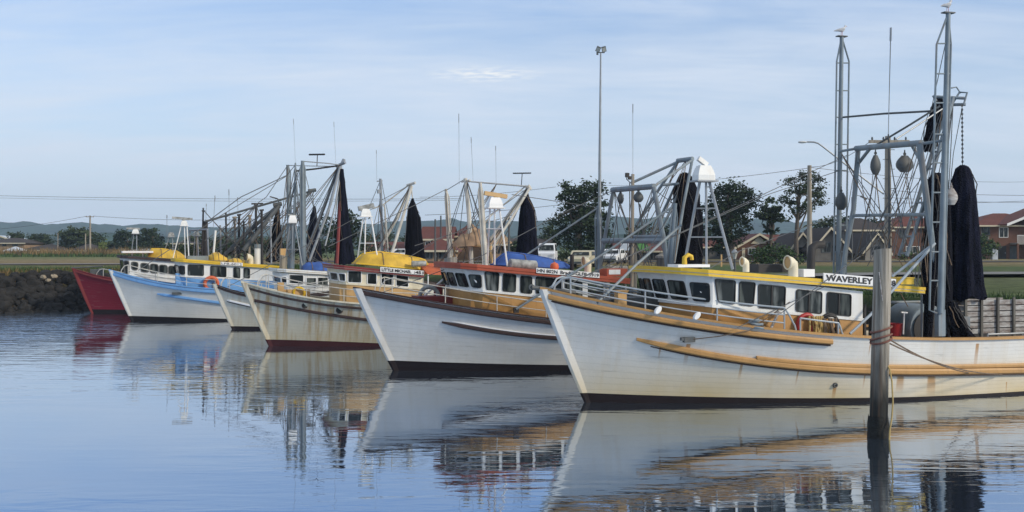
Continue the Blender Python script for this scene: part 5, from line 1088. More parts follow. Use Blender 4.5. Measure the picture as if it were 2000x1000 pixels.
# ================================================================== dark red trawler
B6 = Boat('fishing_boat', 'dark red hulled trawler, farthest along the row beside the rock bank', 180, 612, 24, 14.5, 4.6, 1.1)
B6.sheer([(157, 530), (185, 537), (231, 547)], [(9, 1.8), (13, 1.7)])
B6.hull(hull_mat('dark_red_planks', (.19, .012, .028), (.012, .007, .008), streak=.12, low=.0, stain=(.12, .02, .02), seed=30, plank=.7), [(180, 604), (255, 605)], stemw=.16, stemmat=M['dkred'])
B6.cap(M['dkred'], 12.5, wid=.16, th=.05); B6.band('rub_rail', M['dkred'], lambda x: B6.zs(x) - .10, -1, 12.5, .07, .14, taper=False)
B6.cabin(1.6, (253, 536), (420, 545), B6.lin([(250, 537), (345, 543)], -1.6), B6.lin([(250, 505), (345, 513)], -1.6), 1.2, nf=2, bulge=.12, corner=.25, lean=.1, lower=M['white'], wins=[
    ((257, 512), (269, 513), (268, 527), (258, 526)), ((275.5, 514.5), (290, 515.5), (290, 531), (276, 530), M['glassc']), ((294, 516), (308, 517), (308, 533), (294, 532)), ((312, 518), (326, 519), (326, 534), (312, 533)), ((330, 520), (344, 521), (344, 536), (330, 535))], fw=.05, fmat=M['grender'], rnd=.12)
B6.roof([(238, 499), (420, 512)], (420, 512), .15, .16, M['char'], topmat=M['dkred'], lean=.1)
B6.rails(M['oldwhite'], .6, 3.6, .5, .5, r=.018, step=1.5, mids=(), inset=.1)
mb = MB(); mb.tube([Vector((-1.2, 0, B6.zs(-1) + .08)), Vector((.6, 0, B6.zs(0) + .5))], .05, 6); mb.box((.3, .3, B6.zs(0) + .1), (.8, .6, .4)); mb.build('anchor_winch', M['dsteel'], B6.root)
dg = dinghy('dinghy', 'yellow upturned dinghy on the dark roof of the red trawler', B6, (288, 362, 503, 508, [(0, 498), (.1, 486), (.4, 486), (.8, 491), (1, 502)]), 0, 2.0, M['yellowt'], M['yellow'], seed=14)[0]
mb = MB(); mb.box(B6.loc(268, 492, -.2), (1.8, 1.2, .12)); mb.tube([B6.loc(258, 500, -.3), B6.loc(258, 492, -.3)], .04, 6); mb.tube([B6.loc(279, 502, -.3), B6.loc(279, 492, -.3)], .04, 6); mb.build('roof_hatch', M['white2'], B6.root)
radar(B6, (257, 448, 272, 456), -.2, [(261, 456, 257, 495, .2), (267, 456, 267, 495, -.3)], M['steel'], bar=(247, 446, 273, 447), scan=.10, boxcol=M['white'])
radar(B6, (327, 454, 341, 462), .2, [(331, 462, 318, 500, .4), (337, 462, 338, 502, -.2)], M['steel'], boxcol=M['canister'])
radar(B6, (377, 452, 390, 460), .2, [(381, 460, 378, 505, .4), (386, 460, 388, 507, -.2)], M['steel'], boxcol=M['canister'])
g = MB(); B6.tube('', None, [(397, 406, .2), (396, 460, .2), (394, 520, .2)], [.05, .07, .09], mb=g); B6.tube('', None, [(402, 432, .2), (401, 520, .2)], [.13, .15], mb=g); B6.tube('', None, [(394, 412, .2), (401, 412, .2)], .04, mb=g); g.build('mast', M['char'], B6.root)
g = MB(); B6.tube('', None, [(370, 450, 1), (406, 448, -1)], .06, mb=g); B6.tube('', None, [(371, 450, 1), (368, 510, 1.2)], .05, mb=g); B6.tube('', None, [(405, 448, -1), (408, 510, -1.2)], .05, mb=g); g.build('gantry', M['steel'], B6.root)
for (t_, b_, y, m_) in (((458, 424), (461, 530), 2.2, 'polew'), ((488, 421), (486, 530), .8, 'polew'), ((500, 399), (500, 530), 0, 'char'), ((511, 410), (512, 530), -1.4, 'char'), ((467, 419), (466, 530), 1.6, 'char')):
    g = MB(); B6.tube('', None, [(*t_, y), (*b_, y)], .08, mb=g); B6.tube('', None, [(t_[0] - 4, t_[1] + 1, y), (t_[0] + 4, t_[1], y)], .06, mb=g); g.build('mast', M[m_], B6.root)
g = MB()
for a_, r_ in (([(439, 497, .6), (490, 448, .3), (543, 402, 0)], .12), ([(475, 490, -.6), (515, 440, -.3), (545, 402, 0)], .16), ([(400, 433, 0), (500, 404, 0), (613, 372, -.5)], .07), ([(520, 500, -1), (585, 400, -.6), (606, 374, -.5)], .08), ([(534, 401, 0), (550, 398, 0)], .14), ([(602, 373, -.5), (617, 371, -.5)], .12)): B6.tube('', None, a_, r_, mb=g)
g.build('boom', M['dsteel'], B6.root)
g = MB(); B6.tube('', None, [(491, 398, 0), (514, 397.5, 0)], .05, mb=g); B6.tube('', None, [(527, 384, 0), (542, 388, 0), (546, 398, 0)], .04, mb=g); g.build('aerial', M['char'], B6.root)
tangle(B6, [(397, 410, .2), (458, 426, 2.2), (488, 423, .8), (500, 400, 0), (544, 402, 0), (511, 412, -1.4), (610, 374, -.5), (490, 448, 0)], [(405, 500, 1), (430, 505, 1), (460, 505, .5), (490, 508, 0), (520, 508, -.6), (545, 508, -1), (380, 500, .6)], 30, 9, .024)
for px_, pt_, y_, m_ in ((430, 440, 1.2, 'steel'), (441, 415, .6, 'char'), (476, 432, -.4, 'char'), (528, 425, -1, 'steel'), (384, 455, .5, 'polew')):
    g = MB(); B6.tube('', None, [(px_, pt_, y_), (px_ + 2, 515, y_)], .06, mb=g); B6.tube('', None, [(px_ - 5, pt_ + 8, y_), (px_ + 5, pt_ + 7, y_)], .035, mb=g); g.build('mast', M[m_], B6.root)
net('trawl_net', 'black net hanging from the dark boom left of the two tall ladder masts', B6, [(541, 546, 402), (536, 547, 425), (530, 549, 455), (524, 551, 480), (519, 553, 510)], 0, M['net2'], 61)
net('trawl_net', 'black net hanging between the ladder masts and the tallest far net', B6, [(612, 616, 403), (607, 618, 420), (602, 622, 450), (599, 626, 480), (597, 630, 515)], -.5, M['net'], 63)
for pts in ([(409, 430, 0), (470, 385, 0), (559, 343, 0)], [(543, 404, 0), (420, 470, .5)], [(543, 404, 0), (450, 500, .5)], [(500, 402, 0), (440, 470, .4)], [(488, 423, .8), (430, 490, .8)], [(613, 375, -.5), (560, 470, -.5)], [(611, 376, -.5), (612, 404, -.5)], [(458, 426, 2), (405, 480, 2)]): B6.stay(pts, .03)
for q_ in ((447, 370, 448, 455, 1), (464, 385, 465, 420, 1), (420, 382, 415, 470, 0), (403, 398, 402, 432, 0), (326, 420, 326, 470, .2)): whip(B6, *q_, r=.015)

# ================================================================== gulls
def gull(name, label, P, face, s=1.0):
    """one continuous body lofted tail > body > neck > head, on two legs"""
    e = empty(name, P, face, label, 'seagull')
    sp = [(-.26, .145, .008, .030), (-.17, .165, .028, .040), (-.08, .185, .052, .052), (0.0, .20, .066, .062), (.07, .225, .064, .056), (.12, .262, .046, .040), (.14, .300, .034, .030), (.155, .335, .036, .034), (.180, .350, .030, .028), (.205, .345, .012, .012)]
    mb = MB(); rings = []
    for x, z, h, w_ in sp: rings.append([Vector((x * s - math.cos(t) * h * .25 * s, math.sin(t) * w_ * s, (z + math.cos(t) * h) * s)) for t in [2 * math.pi * j / 14 for j in range(14)]])
    mb.strip(rings, smooth=True); mb.build('body', M['feather'], e)
    for sg in (-1, 1):
        mb = MB(); r_ = []
        for x, z, h in ((-.34, .135, .008), (-.2, .17, .03), (-.08, .20, .048), (.04, .222, .045), (.09, .235, .015)): r_.append([Vector((x * s, sg * (.05 + dy) * s * (1 if x > -.25 else .5), (z + dz * h) * s)) for dy, dz in ((0, -1), (.018, -.3), (.016, .6), (0, 1), (-.01, 0))])
        mb.strip(r_, smooth=True); mb.build('wing', M['wing'], e)
        mb = MB(); mb.tube([(.01 * s, sg * .025 * s, .15 * s), (-.005 * s, sg * .025 * s, .07 * s), (.005 * s, sg * .025 * s, .006 * s)], .007 * s, 6); mb.box((.02 * s, sg * .025 * s, .004 * s), (.06 * s, .04 * s, .008 * s)); mb.build('leg', M['beak'], e)
    mb = MB(); mb.tube([(.195 * s, 0, .345 * s), (.225 * s, 0, .340 * s), (.245 * s, 0, .330 * s)], [.011 * s, .009 * s, .003 * s], 6); mb.build('beak', M['beak'], e)
    for sg in (-1, 1):
        mb = MB(); mb.lathe([(.002, -.004), (.006, 0), (.002, .004)], 8, (.172 * s, sg * .027 * s, .356 * s)); mb.build('eye', M['letter'], e)
gull('seagull', 'grey and white gull standing on the shorter ladder mast, head up', W.W @ (W.loc(1644, 70.5, 2.45)), R(30), .95)
gull('seagull', 'grey and white gull standing on the tallest ladder mast', W.W @ (W.loc(1851, 24.5, -2.40)), R(40), .95)

# ================================================================== timber piles
def pile(label, px, ptop, Y, r, mat, cap=None, lean=(0, 0), seed=0, weed=True):
    b = at(px, 500, Y); b.z = 0; top = at(px, ptop, Y).z; e = empty('mooring_pile', b, 0, label, 'mooring pile', 'timber piles standing in the water')
    mb = MB(); n = 26; rings = []
    for i in range(16):
        t = i / 15; z = -.6 + (top + .6) * t; ring = []
        for j in range(n):
            a = 2 * math.pi * j / n; rr_ = r * (1 - .05 * t) * (1 + .045 * mnoise.noise(Vector((math.cos(a) * 3, math.sin(a) * 3, z * .5 + seed))) + .012 * math.sin(a * 9 + seed))
            ring.append(Vector((math.cos(a) * rr_ + lean[0] * (t), math.sin(a) * rr_ + lean[1] * t, z + (.03 * math.sin(a + seed) if i == 15 else 0))))
        rings.append(ring)
    mb.strip(rings, smooth=True); mb.build('post', mat, e)
    if weed:
        mb = MB(); rings = []
        for i in range(12):
            t = i / 11; z = -.35 + 1.5 * t * weed if weed is not True else -.35 + .8 * t; ring = []
            for j in range(n):
                a = 2 * math.pi * j / n; th = .035 * (1 - t) ** .6 + .004
                f = r * 1.03 + th * (1 + 1.2 * mnoise.noise(Vector((math.cos(a) * 5, math.sin(a) * 5, z * 6 + seed))))
                ring.append(Vector((math.cos(a) * f + lean[0] * .1, math.sin(a) * f, z + (.12 * mnoise.noise(Vector((a * 2, 0, seed))) if i == 11 else 0))))
            rings.append(ring)
        mb.strip(rings, smooth=True, caps=False); mb.build('weed_band', M['weed'], e)
    if cap:
        mb = MB(); mb.lathe([(r * 1.12, top - .02), (r * 1.14, top + .05), (r * .5, top + .14), (.02, top + .17)], 18, (lean[0], lean[1], 0)); mb.build('cap', cap, e)
    return e, b, top
FP, fb, ft = pile('tall weathered grey timber pile in the foreground with rope tied round it', 1714, 488, 21.7, .19, M['fpile'], lean=(.11, 0), seed=3)
mb = MB(); mb.tube([(.165, -.13, 3.99), (.165, -.13, 2.3)], .03, 6); mb.tube([(-.04, -.19, 3.5), (.03, -.20, 2.9)], .012, 5); mb.build('split_strip', M['oldwood'], FP)
# wet dark zone of the pile: weed and slime up to the tide line
pile('dark timber pile with a pale cap between the orange roof and the yellow roof', 1297, 503, 35.5, .27, M['piled'], cap=M['pile'], seed=5)
pile('grey timber pile at the forward end of the orange red cabin roof', 880, 503, 38.2, .25, M['pile'], seed=8)
pile('grey timber pile left of the blue covered dinghy', 553, 499, 52.0, .19, M['pile'], seed=11)
pile('dark slim timber pile standing under the blue grey gantry', 1237, 470, 44.0, .16, M['piled'], seed=15)
mb = MB(); a = at(1185, 524, 43.0); b = at(1276, 527, 43.0); mb.tube([a, (a + b) / 2, b], .13, 10)
for p in (a, b): mb.tube([p + Vector((0, 0, -.1)), Vector((p.x, p.y, -.5))], .12, 10)
o = mb.build('jetty_rail', M['pile'], loc=(a + b) / 2); tag(o, 'horizontal round log rail of the jetty behind the orange locker', 'rail')
# mooring lines from the foreground pile
def world_tube(name, label, cat, pts, r, mat, n=6, group=None):
    mb = MB(); pts = [Vector(p) for p in pts]; mb.tube(pts, r, n); c = sum(pts, Vector()) / len(pts); return tag(mb.build(name, mat, loc=c), label, cat, group)
mb = MB(); 
for zc, k in ((2.28, .02), (2.05, -.04), (2.12, .05)):
    cx = fb.x + .075; pts = [Vector((cx + math.cos(t) * .215, fb.y + math.sin(t) * .215, zc + .07 * math.cos(t + k * 9))) for t in [2 * math.pi * j / 20 for j in range(21)]]; mb.tube(pts, .022, 6)
tag(mb.build('mooring_rope', paint('red_brown_rope', (.20, .085, .06), .9, .3, 9), loc=(fb.x, fb.y, 2.1)), 'reddish brown rope wrapped round the foreground pile', 'rope')
hx = W.W @ (W.onhull(1885, 727) + Vector((0, -.13, 0))); hx2 = W.W @ (W.onhull(1950, 730) + Vector((0, -.12, 0)))
s0 = at(1739, 664, 21.7); s1 = at(1738, 671, 21.7)
def sag(a, b, d, n=12): return [a.lerp(b, i / n) + Vector((0, 0, -d * 4 * (i / n) * (1 - i / n))) for i in range(n + 1)]
world_tube('mooring_rope', 'upper brown mooring rope running from the foreground pile to the tan strake', 'rope', sag(s0, hx, .10), .017, M['rope'])
world_tube('mooring_rope', 'lower brown mooring rope running from the foreground pile far along the tan strake', 'rope', sag(s1, hx2, .16), .017, M['rope'])
world_tube('mooring_rope', 'yellow rope end hanging from the foreground pile down into the water', 'rope', [at(1733, 712, 21.6), at(1738, 722, 21.5), at(1742, 745, 21.5), at(1744, 785, 21.5), at(1742, 815, 21.5), at(1738, 840, 21.4), at(1737, 860, 21.4)], .018, M['rope2'])

# ================================================================== land
BK = [(-900, 61), (-60, 61), (-33, 61.5), (-27, 65), (-20, 74), (-15, 77), (-6, 72), (2, 62), (9, 50), (13.5, 43), (18.5, 36.6), (24, 33.5), (40, 31), (900, 30)]
def bank_y(x): return float(np.interp(x, [p[0] for p in BK], [p[1] for p in BK]))
def smooth(t): t = min(max(t, 0), 1); return t * t * (3 - 2 * t)
def ground_z(x, y):
    e = y - bank_y(x); k = smooth((x + 16) / 28)     # 0 rock bank on the left, 1 quay edge on the right
    wl = 4.6 * (1 - k) + .6 * k; He = 2.55 * (1 - k) + 2.05 * k; H = He + (2.55 - He) * smooth(e / 45)
    if e < 0: return -1.2
    return -1.2 + (H + 1.2) * smooth(.18 + .82 * min(e / wl, 1)) if e < wl else H
xs = sorted(set([-900, -500, -260, -160] + [i * 2.0 for i in range(-60, 61)] + [160, 260, 500, 900])); es = [-.02, 0, .15, .3, .6, 1, 1.6, 2.4, 3.4, 4.6, 6, 8, 11, 15, 20, 26, 33, 42, 55, 70, 90, 115, 145, 180, 240, 340, 500, 800, 1300, 2400]
mb = MB(); idx = []
for x in xs:
    for e in es:
        y = bank_y(x) + e; z = ground_z(x, y)
        if 6 < e < 400: z += .05 * mnoise.noise(Vector((x * .12, y * .12, 0)))
        mb.v.append(Vector((x, y, z)))
ne = len(es)
for i in range(len(xs) - 1):
    for j in range(ne - 1): mb.f.append((i * ne + j, (i + 1) * ne + j, (i + 1) * ne + j + 1, i * ne + j + 1)); mb.sm.append(True)
gm = bpy.data.materials.new('mown_grass'); n, l, b = nodes(gm)
t = n.new('ShaderNodeTexCoord'); sp = n.new('ShaderNodeSeparateXYZ'); l.new(t.outputs['Object'], sp.inputs[0])
nz = n.new('ShaderNodeTexNoise'); nz.inputs['Scale'].default_value = .09; nz.inputs['Detail'].default_value = 8; nz.inputs['Roughness'].default_value = .65; l.new(t.outputs['Object'], nz.inputs['Vector'])
ad = n.new('ShaderNodeMath'); ad.operation = 'MULTIPLY_ADD'; ad.inputs[1].default_value = 26; l.new(nz.outputs['Fac'], ad.inputs[0]); l.new(sp.outputs['Y'], ad.inputs[2])
mr = n.new('ShaderNodeMapRange'); mr.inputs[1].default_value = 40; mr.inputs[2].default_value = 220; l.new(ad.outputs[0], mr.inputs[0])
rp = n.new('ShaderNodeValToRGB'); els = rp.color_ramp.elements
els[0].position = 0; els[0].color = (.085, .12, .035, 1); els[1].position = 1; els[1].color = (.10, .13, .05, 1)
for pos, c in ((.19, (.088, .098, .048)), (.29, (.066, .10, .034)), (.37, (.19, .15, .075)), (.50, (.21, .165, .09)), (.60, (.19, .17, .085)), (.72, (.14, .15, .06)), (.85, (.10, .125, .05))):
    e_ = els.new(pos); e_.color = (*c, 1)
l.new(mr.outputs[0], rp.inputs[0])
n2 = n.new('ShaderNodeTexNoise'); n2.inputs['Scale'].default_value = 1.1; n2.inputs['Detail'].default_value = 8; n2.inputs['Roughness'].default_value = .7; l.new(t.outputs['Object'], n2.inputs['Vector'])
m2 = n.new('ShaderNodeMapRange'); m2.inputs[1].default_value = .3; m2.inputs[2].default_value = .7; m2.inputs[3].default_value = .45; m2.inputs[4].default_value = 1.45; l.new(n2.outputs['Fac'], m2.inputs[0])
mu = n.new('ShaderNodeMixRGB'); mu.blend_type = 'MULTIPLY'; mu.inputs[0].default_value = 1; l.new(rp.outputs[0], mu.inputs[1]); l.new(m2.outputs[0], mu.inputs[2])
# bare soil on the bank itself
bz = n.new('ShaderNodeMapRange'); bz.inputs[1].default_value = 1.5; bz.inputs[2].default_value = 2.0; l.new(sp.outputs['Z'], bz.inputs[0])
ms = n.new('ShaderNodeMixRGB'); ms.inputs[1].default_value = (.035, .030, .024, 1); l.new(bz.outputs[0], ms.inputs[0]); l.new(mu.outputs[0], ms.inputs[2])
l.new(ms.outputs[0], b.inputs['Base Color']); b.inputs['Roughness'].default_value = .95; b.inputs['Specular IOR Level'].default_value = .1
bp = n.new('ShaderNodeBump'); bp.inputs['Strength'].default_value = .6; bp.inputs['Distance'].default_value = .15; l.new(n2.outputs['Fac'], bp.inputs['Height']); l.new(bp.outputs[0], b.inputs['Normal'])
tag(mb.build('ground', gm), kind='structure')
# gravel track and street
def road(name, pts, wid, mat, dz=.08):
    mb = MB(); rows = []
    for i, p in enumerate(pts):
        d = Vector(pts[min(i + 1, len(pts) - 1)]) - Vector(pts[max(i - 1, 0)]); nn = Vector((-d.y, d.x)).normalized()
        a = Vector(p) + nn * wid / 2; c = Vector(p) - nn * wid / 2; zz = max(ground_z(*a), ground_z(*c), ground_z(*p)) + dz
        rows.append([Vector((a.x, a.y, zz)), Vector((c.x, c.y, zz))])
    mb.strip(rows, closed=False); return tag(mb.build(name, mat), kind='structure')
track = paint('gravel_track', (.20, .18, .165), .95, .3, .6, bump=.4, bscale=6)
asph = paint('street_asphalt', (.075, .075, .078), .9, .2, .5, bump=.3, bscale=9)
path_ = paint('footpath_concrete', (.17, .165, .155), .9, .25, .6, bump=.3, bscale=6)
road('gravel_track', [(-260 + i * 10, 89 + (2 if i % 3 else 0)) for i in range(25)] + [(-6, 92), (6, 90)], 5.5, track)
road('footpath', [(16 + i * 4, 60 + .15 * i) for i in range(16)], 5.0, path_, dz=.13)
road('street', [(-20 + i * 10, 108 + .2 * i) for i in range(16)], 6.0, asph)

# rock bank
rocks = []
rmat = paint('dark_basalt_rock', (.016, .015, .014), .95, .9, 2.2, bump=1.0, bscale=5)
pmat = paint('pale_rock', (.30, .25, .18), .95, .4, 2.2, bump=1.0, bscale=5)
protos = []
for k in range(7):
    bm_ = bmesh.new(); bmesh.ops.create_icosphere(bm_, subdivisions=2, radius=.5)
    for v in bm_.verts:
        d = v.co.normalized(); f = 1 + .32 * mnoise.noise(d * 1.6 + Vector((k * 3.1, 0, 0))) + .14 * mnoise.noise(d * 4 + Vector((k, k, 0)))
        v.co = Vector((d.x * f * .62, d.y * f * .5, d.z * f * .42))
    me = bpy.data.meshes.new('bank_rock'); bm_.to_mesh(me); bm_.free(); me.materials.append(rmat); protos.append(me)
rr = random.Random(5)
pp = protos[2].copy(); pp.materials.clear(); pp.materials.append(pmat)
cnt = 0
for i in range(2000):
    x = rr.uniform(-33.5, -23); e = rr.uniform(-.2, 3.55); y = bank_y(x) + e
    if cnt >= 298: break
    if any((abs(q[0] - x) < .27 and abs(q[1] - y) < .22) for q in rocks): continue
    rocks.append((x, y)); s = rr.uniform(.38, .95); o = bpy.data.objects.new('bank_rock', rr.choice(protos)); COL.objects.link(o); cnt += 1
    o.location = (x, y, ground_z(x, y) + .06); o.scale = (s, s * rr.uniform(.8, 1.2), s * rr.uniform(.8, 1.3)); o.rotation_euler = (rr.uniform(-.5, .5), rr.uniform(-.5, .5), rr.uniform(0, 6.3))
    tag(o, 'dark angular rock on the bank at the waterside left of the red trawler', 'rock', 'dark rocks of the bank')
for (px, py, s, lab) in ((84, 542, 1.0, 'cream coloured rock high on the dark bank, left of the two pale ones'), (95, 548, .8, 'small tan rock on the dark bank, lowest of the three pale rocks'), (104, 541, 1.1, 'pale grey rock on the dark bank, right of the cream rock')):
    Y = 63.6; p = at(px, py, Y)
    for i in range(120):
        q = at(px, py, 61.0 + i * .06)
        if q.z < ground_z(q.x, q.y) + .30: break
    o = bpy.data.objects.new('pale_rock', pp); COL.objects.link(o); o.location = q; o.scale = (s * .4, s * .4, s * .4); o.rotation_euler = (.2, .3, px); tag(o, lab, 'rock')

# reed and dry grass tufts along the far edge of the field
def blades(name, mat, spots, h, w_, nper, seed, kind='stuff', label=None):
    r_ = random.Random(seed); mb = MB(); tone = []
    for (x, y, sc_) in spots:
        tn = r_.random()
        for k in range(nper):
            a = r_.uniform(0, 6.28); dx = math.cos(a) * w_; dy = math.sin(a) * w_; ox = x + r_.gauss(0, .5) * sc_; oy = y + r_.gauss(0, .5) * sc_; hh = h * sc_ * r_.uniform(.5, 1.1); z = ground_z(ox, oy) - .05; lx = r_.gauss(0, .25) * hh; ly = r_.gauss(0, .25) * hh
            mb.add([(ox - dx, oy - dy, z), (ox + dx, oy + dy, z), (ox + lx, oy + ly, z + hh)], [(0, 1, 2)]); tone += [min(1, max(0, tn + r_.gauss(0, .2)))] * 3
    return tag(mb.build(name, mat, attrs=dict(tone=tone)), label, kind=kind)
r_ = random.Random(3)
blades('dry_reeds', M['reed'], [(r_.uniform(-105, -66), r_.uniform(182, 196), r_.uniform(.7, 1.4)) for _ in range(420)], 1.5, .12, 9, 1)
blades('tall_grass', M['green'], [(r_.uniform(-125, -60), r_.uniform(172, 184), r_.uniform(.5, 1.0)) for _ in range(420)], .9, .14, 8, 2)
blades('bank_grass', M['green'], [(x, bank_y(x) + r_.uniform(3.6, 6.5), r_.uniform(.5, 1.0)) for x in [r_.uniform(-36, -12) for _ in range(420)]], .42, .03, 14, 4)
blades('dry_bank_grass', M['reed'], [(x, bank_y(x) + r_.uniform(2.9, 4.4), r_.uniform(.5, 1.0)) for x in [r_.uniform(-36, -22) for _ in range(300)]], .38, .025, 14, 6)
blades('quay_grass', M['green'], [(x, bank_y(x) + r_.uniform(.2, 3.0), r_.uniform(.5, 1.0)) for x in [r_.uniform(2, 30) for _ in range(520)]], .45, .03, 14, 5)

# ================================================================== water
bm_ = MB(); bm_.add([(-900, -60, 0), (900, -60, 0), (900, 90, 0), (-900, 90, 0)], [(0, 1, 2, 3)])
wm = bpy.data.materials.new('harbour_water'); n, l, b = nodes(wm)
t = n.new('ShaderNodeTexCoord')
def nzn(sc, sx, sy, det=3, rough=.5, loc=(0, 0, 0), dist=0.0):
    mp = n.new('ShaderNodeMapping'); mp.inputs['Scale'].default_value = (sx, sy, 1); mp.inputs['Location'].default_value = loc; l.new(t.outputs['Object'], mp.inputs[0])
    z = n.new('ShaderNodeTexNoise'); z.inputs['Scale'].default_value = sc; z.inputs['Detail'].default_value = det; z.inputs['Roughness'].default_value = rough; z.inputs['Distortion'].default_value = dist; l.new(mp.outputs[0], z.inputs['Vector']); return z.outputs['Fac']
def mth(op, a_, b_=None, c_=None, clamp=False):
    m_ = n.new('ShaderNodeMath'); m_.operation = op; m_.use_clamp = clamp
    for i, v in enumerate((a_, b_, c_)):
        if v is None: continue
        if isinstance(v, (int, float)): m_.inputs[i].default_value = v
        else: l.new(v, m_.inputs[i])
    return m_.outputs[0]
r1 = nzn(1.0, .55, 2.3, 3, .5, dist=.6); r2 = nzn(1.0, .20, .75, 2, .5, (4, 2, 0)); r3 = nzn(1.0, 1.6, 6.5, 2, .5, (1, 7, 0))
patch = n.new('ShaderNodeMapRange'); patch.inputs[1].default_value = .40; patch.inputs[2].default_value = .66; patch.inputs[3].default_value = .12; patch.inputs[4].default_value = 1.0
l.new(nzn(1.0, .045, .12, 3, .55, (3, 1, 0)), patch.inputs[0])
h = mth('ADD', mth('MULTIPLY', r1, .016), mth('ADD', mth('MULTIPLY', r2, .012), mth('MULTIPLY', r3, .0030)))
sx_ = n.new('ShaderNodeSeparateXYZ'); l.new(t.outputs['Object'], sx_.inputs[0])
fy = n.new('ShaderNodeMapRange'); fy.inputs[1].default_value = 30; fy.inputs[2].default_value = 46; l.new(sx_.outputs['Y'], fy.inputs[0])
fx = n.new('ShaderNodeMapRange'); fx.inputs[1].default_value = -18; fx.inputs[2].default_value = -25; l.new(sx_.outputs['X'], fx.inputs[0])
breeze = mth('MULTIPLY', mth('MULTIPLY', fy.outputs[0], fx.outputs[0]), 7.0)
h = mth('MULTIPLY', h, mth('ADD', patch.outputs[0], breeze))
bp = n.new('ShaderNodeBump'); bp.inputs['Strength'].default_value = 1.0; bp.inputs['Distance'].default_value = 1.0; l.new(h, bp.inputs['Height'])
b.inputs['Base Color'].default_value = (.29, .385, .51, 1); b.inputs['Roughness'].default_value = .015; b.inputs['Metallic'].default_value = .95
l.new(bp.outputs[0], b.inputs['Normal'])
tag(bm_.build('water', wm), kind='structure')

# ================================================================== hills
def hills(name, Y0, depth, prof, seed, mat, bump):
    mb = MB(); rows = []
    for i in range(241):
        px = -700 + 3400 * i / 240; X = (px - 1000) / F * Y0
        top = CAMZ + (HOR - np.interp(px, [p[0] for p in prof], [p[1] for p in prof])) / F * Y0
        top += 6 / F * Y0 + bump * (.55 * mnoise.noise(Vector((X * .010, seed, 0))) + .45 * abs(mnoise.noise(Vector((X * .05, seed, 1)))) + .3 * mnoise.noise(Vector((X * .2, seed, 3))))
        row = []
        for j in range(13):
            t = j / 12; s_ = smooth(min(t / .6, 1)) if t < .6 else 1 - .5 * smooth((t - .6) / .4)
            row.append(Vector((X * (1 + t * .05), Y0 - depth * .5 + depth * t * .9, 1.5 + max(top - 1.5, 2) * s_ + (bump * .6 * mnoise.noise(Vector((X * .03, t * 9, seed + 5))) if 0 < t < .6 else 0))))
        rows.append(row)
    mb.strip(rows, closed=False, smooth=True); return tag(mb.build(name, mat), kind='structure')
hm = paint('wooded_hill', (.025, .055, .035), .95, .5, .02, bump=1.0, bscale=.08, spec=.1)
for nd in hm.node_tree.nodes:
    if nd.type == 'BUMP': nd.inputs['Distance'].default_value = 4
hills('hills', 1900, 500, [(-700, 436), (0, 440), (100, 440), (190, 444), (260, 447), (330, 446), (420, 450), (520, 449), (620, 446), (760, 440), (860, 438), (1000, 438), (1150, 432), (1300, 430), (1450, 436), (1700, 440), (2700, 445)], 2.0, hm, 9)
hills('low_hills', 900, 160, [(-700, 468), (0, 468), (250, 470), (600, 472), (900, 470), (1300, 466), (2700, 468)], 7.0, hm, 6)

